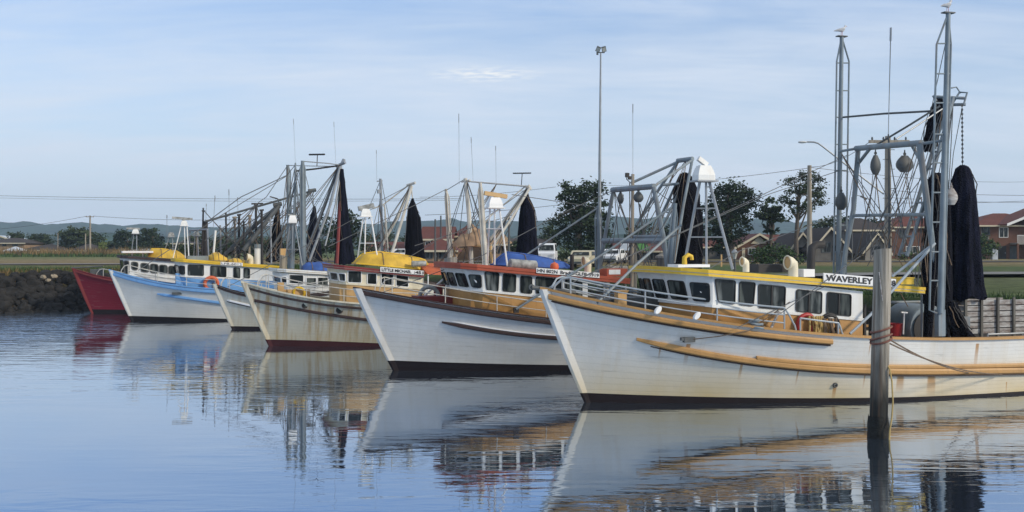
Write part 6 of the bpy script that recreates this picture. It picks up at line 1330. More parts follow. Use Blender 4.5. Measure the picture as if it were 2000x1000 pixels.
# ================================================================== houses
def house(name, label, px0, px1, eave, ridge, Z, depth, wall, roof, kind='hip', wins=(), cat='house', ov=.5, doors=(), rot=0.0, base=None):
    xc = (px0 + px1) / 2; X = (xc - 1000) / F * Z; wd = (px1 - px0) / F * Z; gz = (ground_z(X, Z) if base is None else base) - .1
    ze = CAMZ + (HOR - eave) / F * Z - gz; zr = CAMZ + (HOR - ridge) / F * Z - gz
    e = empty(name, (X, Z, gz), rot, label, cat); h = wd / 2
    mb = MB(); mb.box((0, depth / 2, ze / 2), (wd, depth, ze))
    if kind == 'gable': mb.add([(-h, 0, ze), (h, 0, ze), (0, 0, zr - .12), (-h, depth, ze), (h, depth, ze), (0, depth, zr - .12)], [(0, 1, 2), (5, 4, 3)])
    if kind == 'side': mb.add([(-h, 0, ze), (-h, depth, ze), (-h, depth / 2, zr - .12), (h, 0, ze), (h, depth, ze), (h, depth / 2, zr - .12)], [(0, 1, 2), (5, 4, 3)])
    mb.build('wall', wall, e)
    mb = MB(); o = ov; t = .14
    if kind == 'hip':
        i = min(depth / 2, h * .85)
        lo = [(-h - o, -o, ze - .1), (h + o, -o, ze - .1), (h + o, depth + o, ze - .1), (-h - o, depth + o, ze - .1)]
        up = [(p[0], p[1], p[2] + t) for p in lo]; r0, r1 = (-h + i, depth / 2, zr), (h - i, depth / 2, zr)
        mb.add(lo + up + [r0, r1], [(3, 2, 1, 0), (0, 1, 5, 4), (1, 2, 6, 5), (2, 3, 7, 6), (3, 0, 4, 7), (4, 5, 9, 8), (6, 7, 8, 9), (5, 6, 9), (7, 4, 8)])
    elif kind == 'gable':
        k = (zr - ze) / h
        for sg in (-1, 1):
            a = [(sg * (h + o), -o, ze - k * o), (0, -o, zr), (0, depth + o, zr), (sg * (h + o), depth + o, ze - k * o)]
            mb.hexa([Vector(p) for p in a], [Vector(p) + Vector((0, 0, t)) for p in a])
    elif kind == 'side':
        k = (zr - ze) / (depth / 2)
        for s0, s1 in ((-o, depth / 2), (depth + o, depth / 2)):
            zz = ze - k * o
            a = [(-h - o, s0, zz), (h + o, s0, zz), (h + o, s1, zr), (-h - o, s1, zr)]
            mb.hexa([Vector(p) for p in a], [Vector(p) + Vector((0, 0, t)) for p in a])
    elif kind == 'pyr':
        lo = [(-h - o, -o, ze), (h + o, -o, ze), (h + o, depth + o, ze), (-h - o, depth + o, ze)]; mb.add(lo + [(0, depth / 2, zr)], [(3, 2, 1, 0), (0, 1, 4), (1, 2, 4), (2, 3, 4), (3, 0, 4)])
    ro = mb.build('roof', roof, e)
    if kind == 'gable':
        mb = MB(); k = (zr - ze) / h
        for sg in (-1, 1):
            a = Vector((sg * (h + o), -o - .03, ze - k * o - .12)); c = Vector((0, -o - .03, zr - .12)); d = Vector((0, 0, .3)); y = Vector((0, -.06, 0)); mb.hexa([a, c, c + y, a + y], [a + d, c + d, c + y + d, a + y + d])
        mb.build('barge_board', M['trim'], ro)
    else:
        mb = MB(); mb.box((0, -o - .02, ze - .02), (wd + 2 * o, .05, .2)); mb.build('gutter', M['trim'] if kind != 'pyr' else M['white'], ro)
    def px2(px, py): return Vector(((px - xc) / F * Z, 0, CAMZ + (HOR - py) / F * Z - gz))
    for wn in wins:
        a = px2(wn[0], wn[1]); c = px2(wn[2], wn[3]); y = -.0
        q = [Vector((a.x, y, a.z)), Vector((c.x, y, a.z)), Vector((c.x, y, c.z)), Vector((a.x, y, c.z))]
        window(e, q, M['white'] if len(wn) < 5 else wn[4], M['glass'] if len(wn) < 6 else wn[5], fw=.08, depth=.06, rnd=.01, mull=1)
    for wn in doors:
        a = px2(wn[0], wn[1]); c = px2(wn[2], wn[3]); mb = MB(); mb.box(((a.x + c.x) / 2, -.02, (a.z + c.z) / 2), (abs(c.x - a.x), .08, a.z - c.z)); d = mb.build('door', wn[4] if len(wn) > 4 else M['char'], e)
        mb = MB(); mb.box((max(a.x, c.x) - .15, -.08, (a.z + c.z) / 2), (.05, .06, .15)); mb.build('handle', M['steel'], d)
    return e, (xc, Z, gz)
# right hand two storey brick house with balcony and gable
H, inf = house('brick_house', 'two storey red brick house with hipped red roof at the right edge of the photo', 1903, 2075, 441, 414, 140, 11, M['brick'], M['rtile'], 'hip',
    wins=[(1917, 444, 1932, 458, M['dsteel']), (1952, 445, 1968, 463, M['white'], M['glassc']), (1924, 478, 1944, 490, M['dsteel'])], doors=[(1950, 480, 1965, 508), (1972, 480, 1990, 508, M['dsteel'])])
k = 140 / F
def hp_(px, py, y): return Vector(((px - inf[0]) * k, y, CAMZ + (HOR - py) * k - inf[2]))
mb = MB(); a, c = hp_(1972, 476, 0), hp_(2060, 476, 0); mb.box(((a.x + c.x) / 2, -1.1, a.z), (c.x - a.x, 2.2, .22)); bal = mb.build('balcony', M['render'], H)
mb = MB(); 
for i in range(40):
    x = a.x + (c.x - a.x) * i / 39; mb.box((x, -2.15, a.z + .6), (.04, .04, 1.0))
mb.box(((a.x + c.x) / 2, -2.15, a.z + 1.12), (c.x - a.x, .07, .07)); mb.build('railing', M['white'], bal)
mb = MB()
for px in (1973, 2010, 2050): p = hp_(px, 476, -2.1); mb.box((p.x, -2.1, p.z / 2), (.22, .22, p.z))
mb.build('post', M['brick'], bal)
mb = MB(); A_ = hp_(1949, 441, -2.6); B_ = hp_(2035, 406, -2.6); C2 = hp_(2121, 441, -2.6)
for u, v_ in ((A_, B_), (B_, C2)): mb.hexa([u, v_, v_ + Vector((0, 7, 0)), u + Vector((0, 7, 0))], [q + Vector((0, 0, .2)) for q in (u, v_, v_ + Vector((0, 7, 0)), u + Vector((0, 7, 0)))])
g2 = mb.build('gable_roof', M['rtile'], H)
mb = MB()
for u, v_ in ((A_, B_), (B_, C2)): mb.hexa([u + Vector((0, -.06, -.1)), v_ + Vector((0, -.06, -.1)), v_ + Vector((0, -.01, -.1)), u + Vector((0, -.01, -.1))], [q + Vector((0, 0, .35)) for q in (u + Vector((0, -.06, -.1)), v_ + Vector((0, -.06, -.1)), v_ + Vector((0, -.01, -.1)), u + Vector((0, -.01, -.1)))])
mb.build('barge_board', M['white2'], g2)
p = hp_(1922, 466, -.3); mb = MB(); mb.box(p, (.9, .5, .7)); ac = mb.build('air_conditioner', M['render'], H); mb = MB(); mb.torus(p + Vector((0, -.26, 0)), .24, .03, (0, 1, 0), 18, 6); mb.build('fan_grille', M['dsteel'], ac)
house('brick_house', 'brick house with red roof seen between the legs of the front gantry', 1742, 1852, 444, 417, 142, 9, M['brick'], M['rtile'], 'hip', wins=[(1770, 482, 1795, 494, M['white'], M['glassc']), (1758, 450, 1772, 464, M['dsteel']), (1815, 452, 1830, 466, M['dsteel'])], doors=[(1800, 480, 1810, 505)])
house('brown_house', 'house with dark brown tiled roof behind the left leg of the front gantry', 1655, 1740, 450, 424, 136, 9, M['grender'], M['dtile'], 'hip', wins=[(1682, 462, 1700, 478, M['dsteel']), (1712, 462, 1726, 478, M['dsteel'])], doors=[(1703, 470, 1710, 500)])
house('gabled_house', 'grey gabled cottage with steep dark roof in front of the brown tiled house', 1690, 1732, 486, 456, 120, 8, M['render'], M['dtile'], 'gable', wins=[(1703, 482, 1718, 497, M['dsteel'])])
house('gabled_house', 'grey walled house with steep dark gable right of the timber street pole', 1590, 1652, 482, 446, 118, 9, M['grender'], M['dtile'], 'gable', wins=[(1606, 474, 1622, 492, M['dsteel']), (1630, 480, 1640, 492, M['dsteel'])], doors=[(1625, 480, 1630, 508)])
house('gabled_house', 'grey walled house with steep dark gable left of the timber street pole', 1540, 1592, 490, 456, 122, 9, M['render'], M['dtile'], 'gable', wins=[(1560, 484, 1574, 500, M['dsteel'])])
H, inf = house('brick_house', 'red brick cottage with cream trimmed front gable and red roof behind the bush', 1440, 1524, 482, 458, 132, 9, M['brick'], M['rtile'], 'gable', wins=[(1462, 485, 1474, 497, M['white'], M['glassc']), (1486, 485, 1498, 495, M['white'])], doors=[(1449, 484, 1455, 508, M['trim'])])
k = 132 / F; mb = MB(); a = Vector(((1466 - inf[0]) * k, -.05, CAMZ + (HOR - 476) * k - inf[2])); b_ = Vector(((1498 - inf[0]) * k, -.05, CAMZ + (HOR - 476) * k - inf[2])); c = Vector(((1482 - inf[0]) * k, -.05, CAMZ + (HOR - 461) * k - inf[2])); mb.prism([a, b_, c], (0, -.06, 0)); mb.build('gable_panel', M['trim'], H)
house('brick_house', 'long low red roofed house behind the radar stand of the front trawler', 1362, 1438, 483, 464, 136, 9, M['grender'], M['rtile'], 'side', wins=[(1372, 488, 1384, 500, M['dsteel']), (1400, 488, 1414, 500, M['dsteel'])], doors=[(1420, 488, 1426, 508)])
house('brick_house', 'red roofed house right of the cream trimmed gable cottage', 1506, 1556, 478, 459, 150, 9, M['brick'], M['rtile'], 'side', wins=[(1515, 482, 1527, 494)], doors=[(1535, 482, 1541, 500)])
H, inf = house('shop', 'low shop with a white and bright green awning seen through the grey gantry', 1205, 1296, 491, 474, 125, 8, M['char'], M['rtile'], 'side', wins=[(1215, 494, 1240, 506, M['dsteel']), (1250, 494, 1275, 506, M['dsteel'])], cat='shop', ov=.3)
k = 125 / F
for (p0, p1, m_) in ((1207, 1230, 'white'), (1237, 1266, 'greenroof')):
    mb = MB(); a = Vector(((p0 - inf[0]) * k, -1.6, CAMZ + (HOR - 490) * k - inf[2])); b_ = Vector(((p1 - inf[0]) * k, -1.6, a.z)); c = Vector(((p1 - 4 - inf[0]) * k, -.4, a.z + 1.0)); d = Vector(((p0 + 6 - inf[0]) * k, -.4, a.z + 1.0)); mb.hexa([a, b_, c, d], [q + Vector((0, 0, .12)) for q in (a, b_, c, d)]); mb.build('awning', M[m_], H)
house('brick_house', 'tan walled house with steep red gable right of the black net of the white boom', 826, 878, 468, 443, 120, 10, M['tbrick'], M['rtile'], 'side', wins=[(832, 472, 840, 484), (856, 474, 868, 486, M['dsteel'])], doors=[(845, 474, 850, 500)])
house('brick_house', 'low red roofed house in front of the tan walled gable house', 822, 886, 490, 466, 108, 8, M['tbrick'], M['rtile'], 'hip', wins=[(832, 493, 844, 504, M['dsteel']), (858, 493, 872, 504, M['dsteel'])], doors=[(850, 492, 855, 510)])
house('brick_house', 'long red roofed house behind the yellow dinghy', 712, 798, 490, 474, 125, 9, M['grender'], M['rtile'], 'side', wins=[(725, 493, 740, 503, M['dsteel']), (760, 493, 775, 503, M['dsteel'])], doors=[(750, 493, 755, 508)])
house('brick_house', 'house with dark red roof behind the white masts and tan canvas', 886, 946, 462, 437, 128, 10, M['tbrick'], M['rtile'], 'hip', wins=[(900, 468, 912, 482, M['dsteel']), (925, 468, 936, 482, M['dsteel'])], doors=[(915, 475, 920, 500)])
house('tan_roofed_house', 'house with pale tan tiled roof left of the dark net of the white boom', 950, 996, 478, 449, 122, 8, M['tbrick'], M['ttile'], 'hip', wins=[(965, 482, 976, 494, M['dsteel'])], doors=[(980, 482, 985, 503)])
house('dark_house', 'dark low house behind the net beside the big pine', 996, 1075, 480, 467, 130, 9, M['grender'], M['dtile'], 'side', wins=[(1052, 484, 1064, 496)], doors=[(1015, 484, 1020, 504)])
# left, across the field
house('tan_house', 'two storey tan house with dark roof at the left edge', -40, 47, 475, 464, 215, 12, M['tbrick'], M['dtile'], 'hip', wins=[(5, 476, 12, 480, M['dsteel']), (25, 476, 34, 480, M['dsteel'])])
house('tan_house', 'pale gabled roof just showing above the two storey house at the left edge', -18, 15, 466, 461, 235, 8, M['render'], M['tin'], 'gable', wins=[(-2, 467, 4, 472)])
house('pavilion', 'small pavilion with pale grey pyramid roof at the left', 11, 37, 490, 481, 190, 2.6, M['char'], M['tin'], 'pyr', wins=[(18, 491.5, 24, 495, M['char'])], cat='pavilion')
house('tan_house', 'long low house with dark roof and tan brick walls left of the spreading tree', 40, 112, 489, 477, 212, 10, M['tbrick'], M['dtile'], 'hip', wins=[(52, 491, 60, 497, M['dsteel']), (80, 491, 92, 498, M['dsteel'])], doors=[(68, 491, 72, 499)])
house('tan_house', 'low house with dark roof and tan walls below the spreading tree', 137, 178, 490, 476, 208, 9, M['tbrick'], M['dtile'], 'hip', wins=[(148, 491, 155, 496, M['dsteel'])], doors=[(160, 491, 163, 497)])
house('tan_house', 'tan house with white roof edge behind the roof of the red trawler', 330, 374, 476, 471, 190, 9, M['tbrick'], M['dtile'], 'hip', wins=[(340, 478, 347, 490, M['dsteel']), (354, 478, 362, 490, M['dsteel'])])
house('tan_house', 'small house with white roof edge left of the red trawler cabin', 246, 300, 490, 486, 200, 8, M['tbrick'], M['tin'], 'hip', wins=[(262, 491, 270, 496, M['dsteel'])])

# ================================================================== trees
def tree(name, label, Z, crown, trunk, mat, dens=1.0, leaf=.28, clump=.9, seed=0, flat=.6, limbs=7, tr=.28, group='trees behind the boats', hollow=.35, cat='tree', py_base=None):
    """crown: [(px, py, rx_px, ry_px)], trunk: (px_base, px_top, py_top)"""
    rr = random.Random(seed); k = Z / F; X = (trunk[0] - 1000) * k; gz = ground_z(X, Z) - .1
    e = empty(name, (X, Z, gz), 0, label, cat, group); O_ = Vector((X, Z, gz)); mb = MB(); tone = []; cl = []
    tot = sum(c[2] * c[3] for c in crown) * k * k
    for c in crown:
        cx = (c[0] - 1000) * k; cz = CAMZ + (HOR - c[1]) * k; rx = c[2] * k; rz = c[3] * k; m = max(5, int(dens * 4.6 * rx * rz / (clump * clump)))
        for i in range(m):
            while True:
                v = Vector((rr.uniform(-1, 1), rr.uniform(-1, 1), rr.uniform(-1, 1)))
                if hollow < v.length < 1: break
            cl.append((Vector((cx + v.x * rx, Z + v.y * rx * .8, cz + v.z * rz)) - O_, v))
    per = 42
    for p, v in cl:
        tn = rr.uniform(.0, 1.0) * .75; cs = clump * rr.uniform(.6, 1.25)
        for j in range(per):
            d = Vector((rr.gauss(0, .45), rr.gauss(0, .45), rr.gauss(0, .45) * flat)) * cs; q = p + d
            a = Vector((rr.gauss(0, 1), rr.gauss(0, 1), rr.gauss(0, .6))).normalized(); b_ = a.orthogonal().normalized(); b_ = (b_ * math.cos(j) + a.cross(b_) * math.sin(j)); s_ = leaf * rr.uniform(.6, 1.3)
            mb.add([q - a * s_, q - b_ * s_ * .45, q + a * s_, q + b_ * s_ * .45], [(0, 1, 2, 3)]); tone += [min(1, max(0, tn + rr.gauss(0, .14)))] * 4
    mb.build('crown', mat, e, attrs=dict(tone=tone))
    t = MB(); top = Vector(((trunk[1] - 1000) * k, Z, CAMZ + (HOR - trunk[2]) * k)) - O_
    P = [Vector((0, 0, -.3)), top * .3 + Vector((rr.gauss(0, .15), 0, 0)), top * .65 + Vector((rr.gauss(0, .2), 0, 0)), top]; t.tube(P, [tr * 1.25, tr, tr * .8, tr * .45], 9)
    for i in range(limbs):
        f = rr.uniform(.35, .95); s_ = P[0].lerp(top, f); g = rr.choice(cl)[0]; mid = s_.lerp(g, .5) + Vector((rr.gauss(0, .2), 0, rr.uniform(0, .5))); t.tube([s_, mid, g], [tr * .45, tr * .28, tr * .08], 6)
    t.build('trunk', M['bark'], e); return e
# big pine and its neighbours
tree('pine_tree', 'big dark spreading pine behind the floodlight mast', 112, [(1135, 372, 46, 20), (1160, 365, 25, 14), (1115, 390, 30, 18), (1150, 400, 38, 22), (1130, 430, 52, 26), (1085, 427, 20, 12), (1165, 440, 32, 26), (1125, 465, 52, 26), (1172, 470, 24, 30)], (1130, 1135, 385), M['pine'], 1.5, .20, .85, 1, .5, 14, .4)
tree('broadleaf_tree', 'large dark tree behind the radar stand of the front trawler', 118, [(1430, 372, 34, 22), (1410, 400, 42, 34), (1455, 395, 26, 28), (1420, 440, 52, 36), (1468, 385, 10, 12), (1395, 470, 30, 20)], (1425, 1425, 390), M['pine'], 1.6, .21, .9, 2, .6, 9, .4)
tree('open_tree', 'open crowned tree with bare limbs left of the timber street pole', 115, [(1570, 348, 26, 13), (1540, 362, 20, 13), (1600, 355, 18, 14), (1585, 375, 36, 14), (1605, 392, 16, 14), (1540, 392, 18, 14), (1570, 405, 40, 12)], (1556, 1562, 365), M['gum'], 1.15, .17, .75, 3, .55, 22, .24)
tree('palm_tree', 'dark shaggy palm between the large dark tree and the open crowned tree', 122, [(1503, 402, 20, 16), (1490, 415, 14, 14), (1517, 418, 16, 16), (1505, 440, 16, 20)], (1505, 1505, 405), M['pine'], .9, .30, .9, 4, .5, 6, .25)
tree('broadleaf_tree', 'dark tree behind the steep grey gables', 150, [(1625, 440, 28, 14), (1650, 432, 18, 12), (1600, 448, 24, 12)], (1625, 1625, 440), M['gum'], 1.0, .28, 1.1, 5)
tree('broadleaf_tree', 'dark round tree behind the tallest net of the far boats', 120, [(668, 432, 28, 18), (652, 450, 28, 22), (690, 452, 24, 24), (668, 470, 36, 24)], (668, 668, 440), M['pine'], 1.1, .24, .95, 6, .7, 6, .35)
tree('broadleaf_tree', 'low dark tree left of the dark net beside the big pine', 135, [(1070, 470, 20, 18), (1050, 478, 18, 14), (1078, 452, 12, 10)], (1068, 1068, 465), M['gum'], 1.0, .26, 1.0, 7)
tree('broadleaf_tree', 'dark tree line clump seen through the grey gantry', 165, [(1270, 452, 30, 14), (1305, 455, 28, 14), (1240, 458, 24, 12), (1330, 450, 20, 14)], (1280, 1280, 455), M['pine'], 1.0, .32, 1.3, 8)
tree('broadleaf_tree', 'dark clump of trees between the gabled house and the brown tiled house', 160, [(1690, 440, 30, 10), (1720, 436, 24, 10)], (1700, 1700, 440), M['gum'], .9, .3, 1.2, 9)
tree('shrub', 'green shrub against the brick house at the right edge', 132, [(1912, 470, 12, 14), (1922, 488, 18, 18), (1935, 480, 9, 10)], (1918, 1918, 480), M['green'], 1.1, .2, .8, 10, .8, 4, .12, group=None, cat='shrub')
tree('shrub', 'broad green bush in front of the cream trimmed brick cottage', 92, [(1492, 505, 26, 16), (1518, 500, 28, 18), (1545, 508, 18, 14), (1505, 492, 18, 10)], (1508, 1508, 500), M['green'], 1.3, .15, .65, 11, .8, 5, .12, group=None, cat='shrub')
tree('shrub', 'dark shrub beside the brick house seen between the gantry legs', 130, [(1775, 500, 18, 8), (1800, 497, 12, 9)], (1785, 1785, 498), M['green'], 1.0, .2, .7, 12, .8, 4, .1, group=None, cat='shrub')
tree('shrub', 'dark bush under the big pine by the parked cars', 108, [(1090, 500, 20, 14), (1118, 500, 22, 12), (1150, 498, 22, 14), (1190, 498, 18, 12)], (1120, 1120, 495), M['gum'], 1.0, .2, .8, 13, .8, 4, .1, group=None, cat='shrub')
tree('broadleaf_tree', 'dark bushy tree behind the roof of the pale blue trawler', 130, [(345, 490, 26, 12), (390, 492, 24, 11), (365, 484, 16, 8)], (365, 365, 490), M['gum'], 1.6, .25, .95, 31, .7, 5, .2)
tree('broadleaf_tree', 'dark bushy trees behind the leaning booms of the red trawler', 128, [(440, 488, 30, 13), (490, 490, 30, 12), (530, 488, 24, 14)], (480, 480, 490), M['pine'], 1.6, .25, .95, 32, .7, 6, .2)
tree('broadleaf_tree', 'dark bushy tree behind the foot of the ladder masts', 126, [(580, 490, 26, 13), (620, 488, 24, 14)], (600, 600, 490), M['pine'], 1.6, .25, .95, 33, .7, 6, .2)
tree('broadleaf_tree', 'dark hedge like tree behind the radar of the rust streaked trawler', 118, [(720, 488, 22, 10), (745, 490, 20, 9)], (730, 730, 490), M['gum'], 1.6, .24, .9, 34, .7, 6, .2)
tree('broadleaf_tree', 'dark low tree right of the tan roofed house', 112, [(1010, 488, 20, 14), (1040, 492, 18, 12)], (1020, 1020, 490), M['pine'], 1.6, .22, .85, 35, .7, 6, .2)
tree('broadleaf_tree', 'dark low trees between the black A frame net and the long red roof', 128, [(1320, 490, 22, 14), (1350, 488, 22, 14)], (1335, 1335, 490), M['pine'], 1.6, .24, .9, 36, .7, 6, .2)
# left trees across the field
tree('broadleaf_tree', 'small dark tree behind the house at the left edge', 225, [(33, 465, 12, 9), (33, 458, 7, 5)], (33, 33, 460), M['gum'], 1.8, .32, 1.2, 14)
tree('broadleaf_tree', 'rounded tree behind the long low house at the left', 225, [(68, 470, 15, 9), (88, 470, 17, 9), (78, 465, 14, 6)], (80, 80, 466), M['gum'], 1.8, .32, 1.2, 15)
tree('spreading_tree', 'broad spreading dark tree behind the power pole at the left', 220, [(150, 456, 28, 12), (165, 465, 36, 16), (130, 470, 16, 16), (190, 478, 16, 16), (150, 482, 36, 12)], (160, 158, 460), M['gum'], 2.0, .36, 1.4, 16, .5)
tree('broadleaf_tree', 'dark bush like tree right of the spreading tree', 215, [(216, 484, 12, 11), (226, 480, 10, 10)], (218, 218, 482), M['gum'], 1.2, .3, 1.1, 17)
tree('broadleaf_tree', 'dark tree behind the twin radars of the red trawler', 210, [(250, 470, 22, 18), (240, 458, 12, 9), (262, 482, 20, 12)], (250, 250, 465), M['pine'], 1.7, .33, 1.2, 18)
tree('broadleaf_tree', 'dark tree behind the yellow dinghy of the red trawler', 212, [(298, 462, 22, 14), (290, 452, 12, 7), (300, 478, 30, 14)], (298, 298, 460), M['pine'], 1.7, .33, 1.2, 19)
tree('broadleaf_tree', 'dark tree right of the tan house behind the white trawler', 205, [(385, 470, 20, 16), (410, 476, 22, 14), (425, 468, 14, 10)], (400, 400, 472), M['gum'], 1.7, .33, 1.2, 20)
tree('broadleaf_tree', 'wide dark tree behind the leaning dark booms', 190, [(460, 482, 30, 14), (500, 478, 34, 14), (540, 484, 26, 12)], (490, 490, 480), M['gum'], 1.7, .33, 1.2, 21)
tree('broadleaf_tree', 'dark tree behind the two ladder masts', 190, [(590, 478, 26, 16), (625, 484, 22, 12)], (600, 600, 478), M['gum'], 1.7, .33, 1.2, 22)
tree('broadleaf_tree', 'dark tree behind the ladder mast and the red roofs', 200, [(760, 462, 26, 8), (800, 466, 26, 8), (720, 466, 20, 9)], (760, 760, 464), M['gum'], 1.0, .36, 1.3, 23)
tree('sapling', 'slender yellow green sapling right of the power pole', 196, [(199, 478, 6, 4), (201, 486, 4, 4)], (199.5, 199.5, 480), M['lime'], 1.0, .22, .7, 24, .8, 5, .09, group=None)

# ================================================================== poles, lamps, lines
def upole(label, px, ptop, Z, r, mat=None, arm=0, ztilt=0, name='power_pole', base=None):
    X = (px - 1000) / F * Z; gz = ground_z(X, Z); top = CAMZ + (HOR - ptop) / F * Z - gz; e = empty(name, (X, Z, gz), 0, label, 'power pole')
    mb = MB(); mb.tube([(0, 0, -.5), (0, 0, top * .5), (0, 0, top)], [r, r * .88, r * .72], 12); mb.build('post', mat or M['polew'], e)
    if arm:
        mb = MB(); mb.box((0, -.14, top - .25), (arm, .10, .13)); a_ = mb.build('crossarm', M['polew'], e)
        for i in range(4):
            x = -arm / 2 + arm * (i + .3) / 3.6; mb = MB(); mb.lathe([(.03, 0), (.05, .05), (.03, .10), (.04, .13)], 8, (x, -.14, top - .18)); mb.build('insulator', M['dsteel'], a_)
    return e, X, gz, top
upole('tall power pole with crossarm in the field at the left', 176, 421, 200, .20, arm=1.6)
upole('short grey pole just left of the tall power pole', 167, 456, 205, .14)
upole('thin pole left of the spreading tree', 113, 455, 215, .10)
upole('timber street pole right of the open crowned tree', 1581, 323, 62, .17)
upole('thin dark pole between the tan house and the white masts', 850, 428, 100, .10, mat=M['dsteel'])
upole('dark pole with small top box behind the tan walled house', 861, 421, 118, .12, mat=M['dsteel'])
upole('dark pole left of the net beside the blue dinghy', 994, 420, 95, .12, mat=M['dsteel'])
E, X, gz, top = upole('tall timber pole with crossarm, climbing rungs and a street light arm behind the front gantry', 1734, 266, 44.5, .165, arm=1.75)
mb = MB()
for i in range(16):
    z = top - .6 - i * .42
    if z > .8: mb.tube([(-.26 if i % 2 else .05, -.12, z), (.05 if i % 2 else .26, -.12, z)], .013, 5)
mb.build('climbing_rung', M['dsteel'], E)
def lp(px, py, y=0.0): return at(px, py, 44.5 + y) - Vector((X, 44.5, gz))
mb = MB(); mb.tube([lp(1726, 379), lp(1660, 328), lp(1608, 287), lp(1598, 280), lp(1590, 277.5), lp(1576, 277)], .035, 8); arm_ = mb.build('lamp_arm', M['steel'], E)
mb = MB(); c = lp(1568, 277.5); rings = []
for x, s_ in ((-.20, .4), (-.15, .85), (0, 1), (.12, .7), (.19, .4)): rings.append([c + Vector((x, math.cos(t) * .10 * s_, math.sin(t) * .055 * s_)) for t in [2 * math.pi * j / 12 for j in range(12)]])
mb.strip(rings, smooth=True); mb.build('lamp_head', M['lamp'], E)
# floodlight mast
Z = 86; X = (1171 - 1000) / F * Z; gz = ground_z(X, Z); top = CAMZ + (HOR - 103) / F * Z - gz
E = empty('floodlight_mast', (X, Z, gz), 0, 'very tall thin steel mast with two floodlights on top', 'light mast')
mb = MB(); mb.tube([(0, 0, -.3), (.02, 0, top * .5), (.10, 0, top)], [.15, .12, .065], 12); mb.build('mast', M['steel'], E)
mb = MB(); mb.box((.08, 0, top + .02), (.70, .10, .08)); mb.box((-.18, 0, top - .1), (.16, .12, .16)); mb.build('bracket', M['dsteel'], E)
for x, a in ((-.12, 25), (.36, -15)):
    rm = Matrix.Rotation(R(a), 3, 'Y') @ Matrix.Rotation(R(35), 3, 'X'); mb = MB(); mb.box((x, -.1, top + .28), (.36, .16, .44), rm); f_ = mb.build('floodlight', M['dsteel'], E); mb = MB(); mb.box((x, -.1, top + .28), (.30, .17, .36), rm); mb.build('lens', M['lamp'], f_)
# far street lamp
Z = 118; X = (1664 - 1000) / F * Z; gz = ground_z(X, Z); k = Z / F
E = empty('street_lamp', (X, Z, gz), 0, 'small dark street lamp far behind the front gantry', 'street lamp'); f = lambda px, py: Vector(((px - 1664) * k, 0, CAMZ + (HOR - py) * k - gz))
mb = MB(); mb.tube([(0, 0, -.2), f(1664, 385)], [.10, .07], 8); mb.tube([f(1664, 387), f(1670, 381), f(1682, 383)], .04, 6); mb.build('post', M['dsteel'], E)
mb = MB(); mb.box(f(1687, 386), (.8, .3, .16), Matrix.Rotation(R(25), 3, 'Y')); mb.build('lamp_head', M['dsteel'], E)
# garden lantern
Z = 70; X = (1435 - 1000) / F * Z; gz = ground_z(X, Z); k = Z / F; zt_ = CAMZ + (HOR - 503) * k - gz
E = empty('garden_lantern', (X, Z, gz), 0, 'grey garden lantern on a post left of the first white cowl vent', 'lantern')
mb = MB(); mb.tube([(0, 0, -.2), (0, 0, zt_ - .1)], .08, 8); mb.build('post', M['dsteel'], E)
mb = MB(); mb.lathe([(.09, zt_ - .1), (.20, zt_ + .30), (.24, zt_ + .34)], 8); mb.build('lantern_glass', M['lamp'], E); mb = MB(); mb.lathe([(.26, zt_ + .34), (.10, zt_ + .52), (.03, zt_ + .58)], 8); mb.build('lantern_cap', M['steel'], E)
# white cabinet by the brick house
Z = 132; p = at(1942, 500, Z); gz = ground_z(p.x, Z); mb = MB(); mb.box((p.x, Z, gz + .65), (.7, .5, 1.3)); mb.box((p.x, Z, gz + 1.33), (.8, .6, .08)); mb.box((p.x + .2, Z - .27, gz + .7), (.05, .06, .2)); tag(mb.build('meter_box', M['tin'], loc=(p.x, Z, gz)), 'pale metal service cabinet in front of the brick house at the right', 'cabinet')
def pline(label, a, b, d, r=.02):
    world_tube('power_line', label, 'cable', sag(a, b, d, 16), r, M['pwire'], 5)
pline('upper of the two long cables crossing the left sky', at(-60, 381, 230), at(900, 388, 200), .4, .04)
pline('lower of the two long cables crossing the left sky', at(-60, 385, 230), at(900, 391, 200), .5, .03)
pline('cable from the tall field pole rightward behind the radars', at(182, 422, 200), at(560, 425, 190), .6, .035)
pline('cable from the tall field pole to the left', at(170, 422, 200), at(-80, 452, 240), .6, .035)
pline('cable from the big pine across to the timber street pole', at(1581, 328, 62), at(1188, 362, 118), .3, .016)
pline('cable from the big pine leftward over the tan house', at(1085, 365, 118), at(820, 385, 150), .3, .025)
pline('long cable low behind the white masts', at(1110, 398, 130), at(830, 420, 130), .2, .03)
pline('cable from the timber street pole to the tall crossarm pole', at(1582, 326, 62), at(1700, 276, 44.5), .3, .014)
pline('cable right of the timber street pole toward the right edge', at(1583, 327, 62), at(2060, 352, 120), .5, .016)
pline('upper far cable at the right edge of the sky', at(1740, 372, 160), at(2080, 381, 160), .3, .035)
pline('lower far cable at the right edge of the sky', at(1740, 396, 160), at(2080, 388, 160), .3, .035)
pline('middle far cable at the right edge of the sky', at(1740, 386, 160), at(2080, 395, 165), .3, .03)

